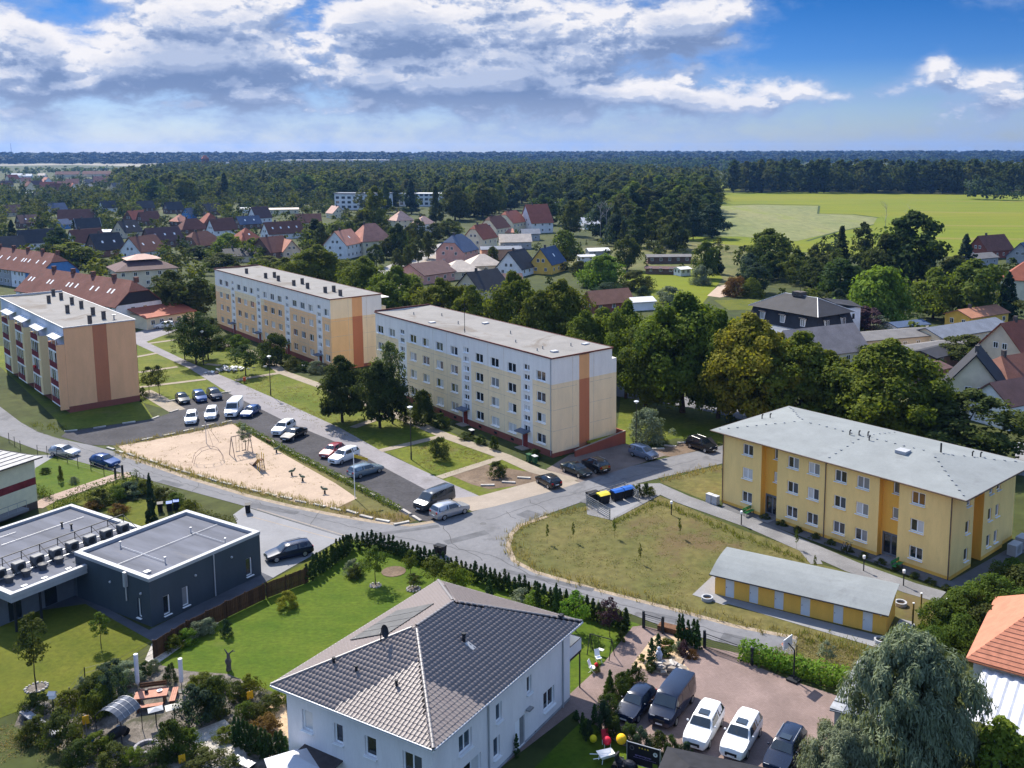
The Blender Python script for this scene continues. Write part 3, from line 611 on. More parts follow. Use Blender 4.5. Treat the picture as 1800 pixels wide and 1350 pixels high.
# ------------------------------------------------------------------ the yellow three storey building
def yellow():
    loc,rz=local(36.181,86.184,-.737);L,Wd,Ht=27.65,14.6,8.5
    t=thing('apartment_building','yellow three storey apartment building with pale grey low hipped roof at right','apartment building',loc,rz)
    zc=[1.65,4.45,7.25];rd=.75
    segs=[(0,5.5,0),(5.5,7.65,rd),(7.65,20.0,0),(20.0,22.15,rd),(22.15,L,0)]
    mb=MB();zone=lambda u,z: 1 if z <.38 else 0
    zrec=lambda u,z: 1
    wl={0: [3.5],1: [6.15],2: [9.5,12.1,15.35,17.95],3: [20.55],4: [24.05]}
    for k,(a,b,r) in enumerate(segs):
        if r==0: hs=[(u-.72-a,u+.72-a,z-.65,z+.65) for u in wl[k] for z in zc]
        else: hs=[(wl[k][0]-.42-a,wl[k][0]+.42-a,z-.6,z+.6) for z in (4.75,7.4)]+[(.12,b-a-.12,.08,2.55)]
        facade(mb,(r,a),(0,1),(-1,0),b-a,0,Ht,hs,zrec if r else zone,(),(.38,))
        for h in wl[k]:
            if r==0:
                for z in zc: window(t,(0,0),(0,1),(-1,0),h,z-.65,1.44,1.3,2,w=(6,2.5,2.2,3.5,0,0))
            else:
                for z in (4.75,7.4): window(t,(rd,0),(0,1),(-1,0),h,z-.6,.84,1.2,1,w=(6,2.5,2.2,3.5,0,0))
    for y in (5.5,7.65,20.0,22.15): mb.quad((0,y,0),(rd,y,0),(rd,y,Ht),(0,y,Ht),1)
    # gable side with its own recess
    gs=[(0,4.5,0),(4.5,6.7,1.0),(6.7,11.6,0),(11.6,Wd,0.25)]
    gw={0: [3.3],2: [8.2,9.9]}
    for k,(a,b,r) in enumerate(gs):
        hs=[(u-.45-a,u+.45-a,z-.65,z+.65) for u in gw.get(k,[]) for z in zc]
        facade(mb,(a,r),(1,0),(0,-1),b-a,0,Ht,hs,zrec if k==1 else zone,(),(.38,))
        for u in gw.get(k,[]):
            for z in zc: window(t,(0,r),(1,0),(0,-1),u,z-.65,.9,1.3,1,w=(5,3,2,3,0,0))
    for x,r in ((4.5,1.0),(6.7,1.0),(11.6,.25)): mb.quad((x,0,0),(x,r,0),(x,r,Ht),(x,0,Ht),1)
    mb.box(.0,Wd,L-.001,L,0,Ht,0);mb.box(Wd-.001,Wd,.25,L,0,Ht,0)
    mb.build('wall',[w_yellow,w_yellow2],t)
    for a,b in ((5.62,7.53),(20.12,22.03)):
        dr=MB().box(rd+.02,rd+.08,a,b,.08,2.55).build('door',mat('door_grey',(.16,.17,.19),.5),t)
        for i in range(2): y=a+.12+i*(b-a-.1)/2;MB().box(rd+.0,rd+.025,y,y+(b-a)/2-.25,.4,2.3).build('pane',PANES[0],dr)
        MB().box(-1.2,rd,a+.1,b-.1,0,.08).build('doorstep',pav_g,t)
    for y in (.1,13.86,L-.1): MB().bar((-.08,y,.1),(-.08,y,8.5),.055,6).build('downpipe',mat('pipe_brown',(.14,.10,.08),.5),t)
    # hipped roof
    xa,xb,ya,yb,ze,zr=-.68,14.95,-1.55,29.05,8.62,9.75
    cm=(xa+xb)/2;hl=7.4;A,B,C,D=(xa,ya,ze),(xb,ya,ze),(xb,yb,ze),(xa,yb,ze);E_,F_=(cm,ya+hl,zr),(cm,yb-hl,zr)
    mb=MB();mb.quad(D,A,E_,F_);mb.quad(B,C,F_,E_);mb.tri(A,B,E_);mb.tri(C,D,F_);mb.quad((xa,ya,ze-.02),(xb,ya,ze-.02),(xb,yb,ze-.02),(xa,yb,ze-.02))
    rf=mb.build('roof',r_felt2,t)
    mb=MB()
    for p,q in ((A,B),(B,C),(C,D),(D,A)): mb.bar((p[0],p[1],ze-.05),(q[0],q[1],ze-.05),.075,6)
    mb.build('gutter',mat('gutter_brown',(.10,.07,.055),.5),rf)
    # the small lightning conductor blocks along ridge and hips
    blk=MB().box(-.11,.11,-.08,.08,0,.07).mesh('conductor_block',m_grey)
    for p,q in ((E_,F_),(A,E_),(B,E_),(C,F_),(D,F_),(((xa),13.8,ze),(cm,13.8,zr)),((xb,13.8,ze),(cm,13.8,zr))):
        p,q=Vector(p),Vector(q);n=max(4,int((q-p).length/1.0))
        for i in range(1,n):
            c=p.lerp(q,i/n);link('conductor_block',blk,rf,(c.x+R.uniform(-.12,.12),c.y,c.z+.01),R.uniform(0,3))
    zat=lambda x,y: min(ze+(x-xa)/(cm-xa)*(zr-ze),ze+(xb-x)/(cm-xa)*(zr-ze),ze+(y-ya)/hl*(zr-ze),ze+(yb-y)/hl*(zr-ze))
    for x,y in ((6.8,27.2),(7.6,26.6),(6.6,15.2),(7.0,14.3),(7.5,13.5),(6.4,12.7),(10.6,3.2),(11.2,2.6)): z=zat(x,y);MB().bar((x,y,z),(x,y,z+.45),.07,6).bar((x,y,z+.45),(x+.1,y-.1,z+.55),.09,6).build('vent_pipe',m_dark,rf)
    z=zat(8.5,5.6);MB().bar((8.5,5.6,z),(8.5,5.6,z+1.0),.1,8).build('flue',m_dark,rf)
    z=zat(5.6,8.3);hb=MB().box(5.0,6.2,7.7,8.9,z-.05,z+.28).build('skylight',m_capw,rf)
    # heat pump cabinets and cabinets at the ends
    q=thing('meter_cabinet','pair of small pale grey utility cabinets by the left corner of the yellow building','cabinet',(*G(1262,888),0),rz)
    for i in range(2): MB().box(-.3,.3,i*.85,i*.85+.75,0,1.0).box(-.33,.33,i*.85-.02,i*.85+.77,1.0,1.06).build('cabinet_body',m_zinc,q)
    for px,py,lb in ((1783,975,'white heat pump box on the paving by the right gable of the yellow building'),(1797,962,'farther white heat pump box at the right gable of the yellow building')):
        q=thing('heat_pump',lb,'heat pump',(*G(px,py),0),rz);MB().box(-.8,.8,-.45,.45,.1,1.25).build('casing',m_capw,q);MB().bar((0,-.46,.7),(0,-.48,.7),.42,14).build('fan_grille',m_grey,q)
yellow()
# ------------------------------------------------------------------ row of storage sheds
def sheds():
    o=Vector((13.29,83.55));e=Vector((26.73,75.87));d=(o-e).normalized();az=math.atan2(d.x,d.y);L,Wd=15.45,3.85
    t=thing('storage_shed','long low yellow shed row with six white doors and curved grey roof','shed',(e.x,e.y,0),-az)
    mb=MB();hf,hb=2.15,2.95
    ds=[1.55,4.05,6.95,9.35,11.7,14.0]
    facade(mb,(0,0),(0,1),(-1,0),L,0,hf,[(y-.42,y+.42,.03,1.98) for y in ds],lambda u,z: 0)
    prof=[(0,hf),(.7,2.42),(1.5,2.66),(2.4,2.84),(3.2,2.92),(Wd,hb)]
    for y in (0,L): mb.add([(0,y,0)]+[(x,y,z) for x,z in prof]+[(Wd,y,0)],[tuple(range(len(prof)+2))],0)
    mb.quad((Wd,0,0),(Wd,L,0),(Wd,L,hb),(Wd,0,hb));mb.build('wall',w_yellow2,t)
    pr=[(-.5,hf-.14),(0,hf+.04),(.7,2.46),(1.5,2.70),(2.4,2.88),(3.2,2.96),(Wd,hb+.04),(Wd+.3,hb+.02)]
    mb=MB()
    for (a,za),(b,zb) in zip(pr,pr[1:]): mb.slab([(a,-.25,za),(b,-.25,zb),(b,L+.4,zb),(a,L+.4,za)],.06)
    rf=mb.build('roof',r_felt2,t);MB().bar((-.54,-.25,hf-.13),(-.54,L+.4,hf-.13),.06,6).build('gutter',m_dark,rf)
    for y in ds:
        dr=MB().box(.02,.07,y-.41,y+.41,.03,1.97).build('door',m_door_w,t);MB().bar((.02,y+.3,.95),(-.06,y+.3,.95),.03,6).build('handle',m_dark,dr)
    for y in (-.08,): MB().ball((-.12,.45,1.75),.09).build('wall_lamp',m_white,t)
    MB().ball((-.12,L-.1,1.75),.09).build('wall_lamp',m_white,t)
sheds()
# ------------------------------------------------------------------ the white house with the hipped tile roof, nearest the camera
tile_m=mat('roof_tile',(.195,.166,.156),.46,var=.02,scale=2.5,fine=.03,spec=.35,objrand=.10);tile_dark=mat('roof_ridge',(.17,.158,.158),.45,var=.08,scale=3,spec=.5)
def white_house():
    bx,by=-8.15,51.4;az=-1.042;UL,VL=13.5,17.6        # local y along az (short front side), local x along the long side; eave corner is the origin
    t=thing('white_house','white two storey house with grey tiled hipped roof in the bottom centre','house',(bx,by,0),-az)
    ze,zr=6.15,8.95;ov=.65;m0,mx,my0,my1=ov,VL-ov,ov,UL-ov
    mb=MB()
    front=[(1.35,2.0,3.45,4.75),(4.2,4.95,3.45,4.75),(6.55,7.3,3.35,4.75),(10.2,11.0,3.45,4.85),(7.6,9.2,.3,2.4),(3.6,5.2,.3,2.4),(1.2,1.9,1.0,2.2)]
    # front (short side, facing -x): u runs along y
    fw=[(1.55,3.35,1.5,1.35,2),(4.9,3.35,.95,1.35,1),(7.6,3.35,.75,1.35,1),(10.35,3.3,.95,1.45,1),(2.0,.35,1.7,2.1,2),(5.3,.8,1.5,1.3,2)]
    sw=[(3.3,3.5,1.35,1.3,2),(7.0,3.45,.7,1.3,1),(10.7,3.5,.6,1.3,1),(13.3,1.0,1.5,1.45,2),(4.0,.4,1.9,2.1,2),(6.7,1.0,.75,1.5,1)]
    w0=MB()
    facade(mb,(m0,my0),(0,1),(-1,0),my1-my0,0,ze,[(u-a/2,u+a/2,z,z+h) for u,z,a,h,l in fw],lambda u,z: 1 if z <.25 else 0,(),(.25,),rev=.18)
    facade(mb,(m0,my0),(1,0),(0,-1),mx-m0,0,ze,[(u-a/2,u+a/2,z,z+h) for u,z,a,h,l in sw]+[(8.9,10.1,.12,2.3)],lambda u,z: 1 if z <.25 else 0,(),(.25,),rev=.18)
    facade(mb,(mx,my0),(0,1),(1,0),my1-my0,0,ze,[],lambda u,z: 0);facade(mb,(m0,my1),(1,0),(0,1),mx-m0,0,ze,[],lambda u,z: 0)
    mb.build('wall',[w_house,mat('plinth_grey',(.30,.31,.33),.9)],t)
    for u,z,a,h,l in fw: window(t,(m0,my0),(0,1),(-1,0),u,z,a,h,l,rev=.15,w=(7,2,1,2,0,0),fr=.09)
    for u,z,a,h,l in sw: window(t,(m0,my0),(1,0),(0,-1),u,z,a,h,l,rev=.15,w=(7,2,1,2,0,0),fr=.09)
    dr=MB().box(m0+8.92,m0+9.55,my0+.08,my0+.15,.12,2.28).build('door',m_white,t);MB().box(m0+9.6,m0+10.08,my0+.09,my0+.13,.12,2.28).build('side_light',PANES[3],dr);MB().bar((m0+9.0,my0+.02,1.0),(m0+9.0,my0+.02,1.35),.03,6).build('handle',m_grey,dr)
    MB().box(m0+10.2,m0+10.75,my0-.35,my0-.02,2.45,2.56).build('canopy',m_grey,t)
    for x,y in ((m0+5.75,my0-.07),(m0+15.2,my0-.07)): MB().bar((x,y,0),(x,y,ze-.35),.06,8).path([(x,y,ze-.35),(x+.05,y-.45,ze-.05)],.06,8).build('downpipe',m_zinc,t)
    MB().ball((m0-.1,my0+10.2,1.9),.13).build('wall_lamp',m_grey,t)
    # roof: battens under real tiles
    cx=UL/2;hx=UL/2
    A,B,Cc,D=(0,0,ze),(VL,0,ze),(VL,UL,ze),(0,UL,ze);E1,E2=(hx,cx,zr),(VL-hx,cx,zr)
    mb=MB();mb.tri(A,D,E1);mb.quad(A,B,E2,E1);mb.tri(B,Cc,E2);mb.quad(Cc,D,E1,E2);mb.quad((0,0,ze-.06),(VL,0,ze-.06),(VL,UL,ze-.06),(0,UL,ze-.06))
    rf=mb.build('roof',[mat('roof_underlay',(.04,.038,.04),.9)],t)
    g=MB()
    for p,q in ((A,B),(B,Cc),(Cc,D),(D,A)):
        p,q=Vector(p),Vector(q);d=(q-p).normalized();n=Vector((d.y,-d.x,0));g.bar(p+n*.08+Vector((0,0,-.04)),q+n*.08+Vector((0,0,-.04)),.075,8)
    g.build('gutter',m_zinc,rf)
    mb=MB();mb.box(.03,.06,.05,UL-.05,ze-.28,ze-.07);mb.box(.05,VL-.05,.03,.06,ze-.28,ze-.07);mb.build('fascia',m_white,rf)
    # one rolled tile: local x across, y up the slope
    tw,tl=.30,.345
    pr=[(0,.030),(.055,.062),(.11,.064),(.165,.030),(.22,.010),(.30,.030)]
    tb=MB();n=len(pr)
    tb.add([(x,-.03,z+.028) for x,z in pr]+[(x,tl,z-.0) for x,z in pr]+[(x,-.03,z-.02) for x,z in pr],
           [(i,i+1,n+i+1,n+i) for i in range(n-1)]+[(2*n+i,2*n+i+1,i+1,i) for i in range(n-1)])
    tme=tb.mesh('roof_tile',tile_m)
    tv=np.array(tb.v);tf=np.array(tb.f)
    rows=[]
    for fi,(P0,P1,inside) in enumerate((((0,UL),(0,0),'front'),((0,0),(VL,0),'side'),((VL,0),(VL,UL),'end'),((VL,UL),(0,UL),'back'))):
        p0,p1=Vector((*P0,ze)),Vector((*P1,ze));ln=(p1-p0).length;dx=(p1-p0).normalized();inn=Vector((-dx.y,dx.x,0));rise=zr-ze;run=hx;sl=math.hypot(rise,run);up=(inn*run+Vector((0,0,rise)))/sl;nn=dx.cross(up)
        nr=int(sl/tl)
        for j in range(nr):
            s=j*tl;cut=s/sl*run;cut2=min(run,(s+tl)/sl*run)
            k0=int(math.ceil(cut/tw-.35));k1=int((ln-cut2)/tw+.35)
            for k in range(k0,k1):
                p=p0+dx*(k*tw)+up*s+nn*(.012+R.uniform(0,.006));rows.append((p,dx,up,nn))
    camL=Vector((0-bx,0-by,41));c_,s_=cos(az),sin(az);camL=Vector((camL.x*c_-camL.y*s_,camL.x*s_+camL.y*c_,41))
    def shown(r):
        d=camL-r[0];return max(0,d.normalized().dot(r[3]))/d.length_squared
    rows.sort(key=shown,reverse=True)
    V=[];F=[];nv=len(tv)
    for i,(p,dx,up,nn) in enumerate(rows):
        M3=Matrix((dx,up,nn)).transposed()
        if i <290:
            o=link('tile',tme,rf);o.matrix_local=Matrix.Translation(p) @ M3.to_4x4()
        else:
            V.append(tv @ np.array(M3).T+np.array(p));F.append(tf+nv*(len(V)-1))
    o=link('tile_field',rawmesh('tile_field',np.concatenate(V),np.concatenate(F),tile_m),rf);o['kind']='stuff'
    rt=MB();k=6;L_=.40
    for z0,y0,rr in ((0,0,.125),(0,L_,.105)): rt.v += [(rr*cos(pi*i/k),y0,rr*.75*sin(pi*i/k)) for i in range(k+1)]
    rt.f=[(i,i+1,k+2+i,k+1+i) for i in range(k)]+[tuple(range(k,-1,-1))];rt.mi=[0]*len(rt.f);rtm=rt.mesh('ridge_tile',tile_dark)
    for p,q in ((A,E1),(D,E1),(B,E2),(Cc,E2),(E1,E2)):
        p,q=Vector(p),Vector(q);d=(q-p);n=int(d.length/.37);d.normalize();x=d.cross(Vector((0,0,1))).normalized();z=x.cross(d)
        for i in range(n): o=link('ridge_tile',rtm,rf);o.matrix_local=Matrix.Translation(p+d*(i*.37)+z*.06) @ Matrix((x,d,z)).transposed().to_4x4()
    zat=lambda x,y: ze+min(x,y,VL-x,UL-y)/hx*(zr-ze)
    def vent(x,y,h,r_): z=zat(x,y);MB().bar((x,y,z),(x,y,z+h),r_,8).bar((x,y,z+h),(x,y,z+h+.08),r_*1.35,8).build('vent_pipe',m_dark,rf)
    for x,y in ((2.6,5.0),(2.6,8.4),(2.6,10.4)): vent(x,y,.38,.09)
    vent(8.4,4.0,.55,.12);MB().slab([(8.2,3.1,zat(8.2,3.1)+.1),(8.6,3.1,zat(8.6,3.1)+.1),(8.6,3.8,zat(8.6,3.8)+.1),(8.2,3.8,zat(8.2,3.8)+.1)],.04).build('flashing',m_grey,rf)
    MB().box(16.3,16.7,1.0,1.3,zat(16.5,1.1)+.05,zat(16.5,1.1)+.3).build('vent_tile',m_dark,rf)
    # satellite dish and solar panels on the back slope
    sp=MB();zs=lambda x,y: zat(x,y)+.16
    for i in range(4): x=6.0+i*1.25;sp=MB().slab([(x,8.6,zs(x,8.6)),(x,12.2,zs(x,12.2)),(x+1.18,12.2,zs(x,12.2)),(x+1.18,8.6,zs(x,8.6))],.05);sp.build('solar_panel',mat('solar_glass',(.10,.10,.098),.4,var=.1,spec=.3),rf)
    z=zat(4.9,8.3);ds=MB();ds.bar((4.9,8.3,z),(4.9,8.3,z+.75),.04,6)
    dp=[(0,.0),(.18,.02),(.34,.08),(.45,.16)];mbd=MB().lathe(dp,14)
    dish=ds.build('dish_mast',m_dark,rf);o=mbd.build('satellite_dish',m_dark,dish,(4.9,8.1,z+.85));o.rotation_euler=(math.radians(68),0,math.radians(15))
    # balcony with frosted panels at the far end of the long side
    b=MB();x0,x1,y0,y1=mx+.002,mx+1.9,my0+.1,my0+3.2
    b.box(x0,x1,y0,y1,2.95,3.12);b.build('balcony_slab',m_dark,t)
    for q in (MB().box(x1-.05,x1,y0,y1,3.15,4.1),MB().box(x0+.02,x1-.06,y0,y0+.05,3.15,4.1)): q.build('balcony_panel',mat('frosted_panel',(.62,.66,.70),.3,var=.02,spec=.6),t)
    mbp=MB()
    for x,y in ((x1-.1,y0+.08),(x1-.1,y1-.1)): mbp.bar((x,y,0),(x,y,2.95),.06,6)
    mbp.bar((x1,y0,4.12),(x1,y1,4.12),.03,6);mbp.bar((x0,y0,4.12),(x1,y0,4.12),.03,6);mbp.build('balcony_post',m_dark,t)
white_house()

# ------------------------------------------------------------------ the anthracite flat roofed clinic
def clinic():
    az=math.radians(31.1)            # long side direction
    # wing with the dark walls: roof corners at 4.4 m
    fx,fy=-36.5,77.5;Lx,Ly=11.95,10.9
    # local y along az (away, 31 deg right), local x = right of it
    t=thing('flat_roofed_building','single storey anthracite building with white parapet beside the garden lawn','building',(fx,fy,0),-az)
    H_=4.4;x0,x1,y0,y1=-10.85,0,0,12.0
    mb=MB()
    wr=[(1.6,.7),(3.5,.7),(10.6,.75)];wf=[(1.6,.55)]
    facade(mb,(x1,0),(0,1),(1,0),y1,0,H_,[(u-a/2,u+a/2,.45,2.25) for u,a in wr],lambda u,z: 0,rev=.2)
    facade(mb,(x0,0),(1,0),(0,-1),x1-x0,0,H_,[(x1-x0-u-a/2,x1-x0-u+a/2,.45,2.25) for u,a in wf],lambda u,z: 0,rev=.2)
    facade(mb,(x0,0),(0,1),(-1,0),y1,0,H_,[],lambda u,z: 0);facade(mb,(x0,y1),(1,0),(0,1),x1-x0,0,H_,[],lambda u,z: 0)
    mb.build('wall',w_anth,t)
    for u,a in wr: window(t,(x1,0),(0,1),(1,0),u,.45,a,1.8,1,rev=.18,w=(8,2,0,1,0,0))
    window(t,(x0,0),(1,0),(0,-1),x1-x0-1.6,.45,.55,1.8,1,rev=.18,w=(8,2,0,1,0,0))
    MB().quad((x0+.3,.3,H_-.28),(x1-.3,.3,H_-.28),(x1-.3,y1-.3,H_-.28),(x0+.3,y1-.3,H_-.28)).build('roof',r_felt3,t)
    def parapet(x0,x1,y0,y1,z,w_=.42,par=t):
        mb=MB()
        for a in ((x0-.05,x1+.05,y0-.05,y0+w_),(x0-.05,x1+.05,y1-w_,y1+.05),(x0-.05,x0+w_,y0+w_,y1-w_),(x1-w_,x1+.05,y0+w_,y1-w_)): mb.box(*a,z-.28,z+.03)
        mb.build('parapet',m_capw,par)
    parapet(x0,x1,y0,y1,H_)
    for x,ya,yb in ((-5.4,.6,11.4),): MB().bar((x,ya,H_-.18),(x,yb,H_-.18),.025,5).build('conductor_wire',m_zinc,t)
    for xa,ya,xb,yb in ((-8.8,3.2,-2.2,3.2),(-6.0,8.8,-1.0,8.8)):
        MB().bar((xa,ya,H_-.15),(xb,yb,H_-.15),.03,5).build('conductor_wire',m_zinc,t)
        for x in (xa,xb): MB().bar((x,ya,H_-.3),(x,ya,H_+.25),.05,6).bar((x,ya,H_+.2),(x,ya,H_+.3),.11,8).build('vent_pipe',m_zinc,t)
    MB().box(-2.0,-1.5,.8,1.3,H_-.28,H_-.1).build('roof_drain',m_zinc,t)
    MB().bar((.08,6.6,.1),(.08,6.6,H_-.3),.06,8).build('downpipe',m_zinc,t);MB().box(-3.3,-3.0,-.3,-.02,3.0,H_-.05).bar((-3.15,-.15,1.7),(-3.15,-.15,3),.06,8).build('rain_hopper',m_zinc,t)
    for y,z in ((4.6,2.9),(8.6,3.1),(-.0,0)): MB().ball((.06,y,z),.12).build('wall_lamp',m_zinc,t) if z else None
    for x in (-1.2,-5.6): MB().ball((x,-.06,2.8),.12).build('wall_lamp',m_zinc,t)
    # lower wing at the left with the air conditioning units
    H2=3.6;z2=H2-.22
    q=thing('flat_roofed_building','lower grey flat roofed wing with air conditioning row, cut by the left photo edge','building',(fx,fy,0),-az)
    mb=MB();mb.box(-24.5,-10.92,0.02,7.9,0,H2-.25);mb.box(-24.5,-11.4,-6.8,.02,0,H2-.62);mb.build('wall',mat('render_dark_grey',(.13,.145,.165),.8,var=.03),q)
    MB().quad((-24.2,-6.6,z2),(-11.2,-6.6,z2),(-11.2,7.7,z2),(-24.2,7.7,z2)).quad((-11.2,-6.6,z2),(-9.2,-6.6,z2),(-9.2,-.1,z2),(-11.2,-.1,z2)).build('roof',r_felt3,q)
    MB().box(-24.6,-8.95,-6.9,-.06,H2-.75,z2-.03).build('eave_soffit',mat('render_grey',(.32,.335,.36),.8,var=.03),q)
    mb=MB();mb.box(-24.65,-10.95,7.6,8.05,z2-.1,H2+.05);mb.box(-24.65,-24.2,-6.5,7.6,z2-.1,H2+.05);mb.box(-24.65,-8.9,-6.95,-6.5,z2-.1,H2+.05);mb.box(-9.32,-8.9,-6.5,-.06,z2-.1,H2+.05);mb.build('parapet',m_capw,q)
    mb=MB()
    for y in (-6.6,-4.4): MB().box(-9.3,-9.15,y,y+.15,0,H2-.75).build('column',m_dark,q)
    for y in (-5.4,-2.2): MB().box(-11.39,-11.36,y-.55,y+.55,.1,2.4).build('terrace_door',PANES[0],q)
    for x,y0_,y1_ in ((-20.5,-1.5,6.8),(-22.5,-6,1)): MB().bar((x,y0_,z2+.1),(x,y1_,z2+.1),.025,5).build('conductor_wire',m_zinc,q)
    for x,y in ((-20.0,4.2),(-18.7,4.4),(-21.5,-2.5)): MB().bar((x,y,z2),(x,y,z2+.5),.09,8).bar((x,y,z2+.45),(x,y,z2+.55),.16,8).build('vent_pipe',m_dark,q)
    for y in (-5.4,-3.6,-1.4): MB().box(-10.2,-9.9,y,y+.5,z2,z2+.1).build('roof_drain',m_zinc,q)
    mk=Matrix.Translation((fx,fy,0)) @ Matrix.Rotation(-az,4,'Z')
    for i in range(8):
        y=-5.6+i*1.7;lb=['air conditioning unit at the near left end of the clinic roof row','second air conditioning unit from the left photo edge on the clinic roof'][i] if i <2 else (['third','fourth','fifth','sixth','seventh'][i-2]+' air conditioning unit along the clinic roof row counted from the left' if i <7 else 'last air conditioning unit, nearest the back parapet of the clinic roof')
        a=thing('air_conditioner',lb,'air conditioner',(0,0,0),0,'air conditioners on the clinic roof')
        a.location=mk @ Vector((-13.2+R.uniform(-.15,.15),y,z2));a.rotation_euler=(0,0,-az+pi/2);a.scale=(.85,.85,.82)
        MB().box(-.55,.55,-.45,.45,.35,1.25).build('casing',mat('unit_grey',(.10,.105,.115),.5,var=.12),a);MB().bar((0,-.45,.8),(0,-.48,.8),.36,14).build('fan_grille',m_dark,a);MB().box(-.5,.5,-.4,.4,1.252,1.30).build('top_plate',mat('unit_top',(.16,.165,.17),.5),a)
        MB().box(-.5,-.4,-.35,.35,0,.35).box(.4,.5,-.35,.35,0,.35).build('foot',m_dark,a)
    for i in range(4):
        a=thing('ventilation_unit',['first','second','third','fourth'][i]+' round ventilation cowl in the shaded row below the clinic air conditioners','ventilation cowl',mk @ Vector((-11.9,-5.4+i*1.5,z2)),0,'ventilation cowls on the clinic roof')
        MB().lathe([(.30,0),(.30,.35),(.42,.38),(.42,.6),(.0,.72)],12).build('cowl',mat('cowl_dark',(.07,.072,.08),.5),a)
    rk=thing('roof_railing','dark steel railing along the air conditioning units on the clinic roof','railing',(fx,fy,0),-az)
    MB().bar((-14.6,-6.4,z2+1.35),(-14.6,7.4,z2+1.35),.05,5).build('top_rail',m_dark,rk);MB().bar((-14.6,-6.4,z2+.75),(-14.6,7.4,z2+.75),.035,5).build('mid_rail',m_dark,rk)
    for i in range(9): y=-6.2+i*1.7;MB().bar((-14.6,y,z2),(-14.6,y,z2+1.35),.04,5).bar((-14.6,y,z2+1.3),(-12.2,y,z2+.3),.03,4).build('post',m_dark,rk)
    MB().bar((-13.9,-6.4,z2+.3),(-13.9,7.4,z2+.3),.06,5).bar((-12.5,-6.4,z2+.3),(-12.5,7.4,z2+.3),.06,5).build('rack_beam',m_grey,rk)
clinic()
# ------------------------------------------------------------------ generic houses with pitched roofs
RC={k: mat('roof_'+k,c,.75,var=.12,scale=.5,fine=.15,col2=tuple(x*1.35 for x in c),stretch=(1,1,1.5)) for k,c in dict(brown=(.125,.055,.040),red=(.21,.068,.042),slate=(.036,.036,.040),black=(.028,.029,.034),salmon=(.36,.17,.12),pink=(.40,.26,.21),plum=(.085,.05,.048),grey=(.125,.12,.118),orange=(.30,.14,.085),tan=(.30,.24,.205),pale=(.42,.36,.30),blue=(.05,.075,.13),bluegrey=(.12,.135,.165),white=(.50,.50,.50),brick=(.26,.085,.055)).items()}
WC={k: mat('wall_'+k,c,.85,var=.05,scale=.6) for k,c in dict(white=(.78,.78,.79),cream=(.74,.65,.47),pink=(.62,.33,.27),brown=(.16,.10,.075),yellow=(.80,.49,.10),beige=(.62,.52,.38),grey=(.36,.36,.37),red=(.22,.075,.055),peach=(.66,.38,.24),palegreen=(.66,.68,.5),blue=(.10,.24,.50),olive=(.35,.32,.16)).items()}
HOUSES=[]
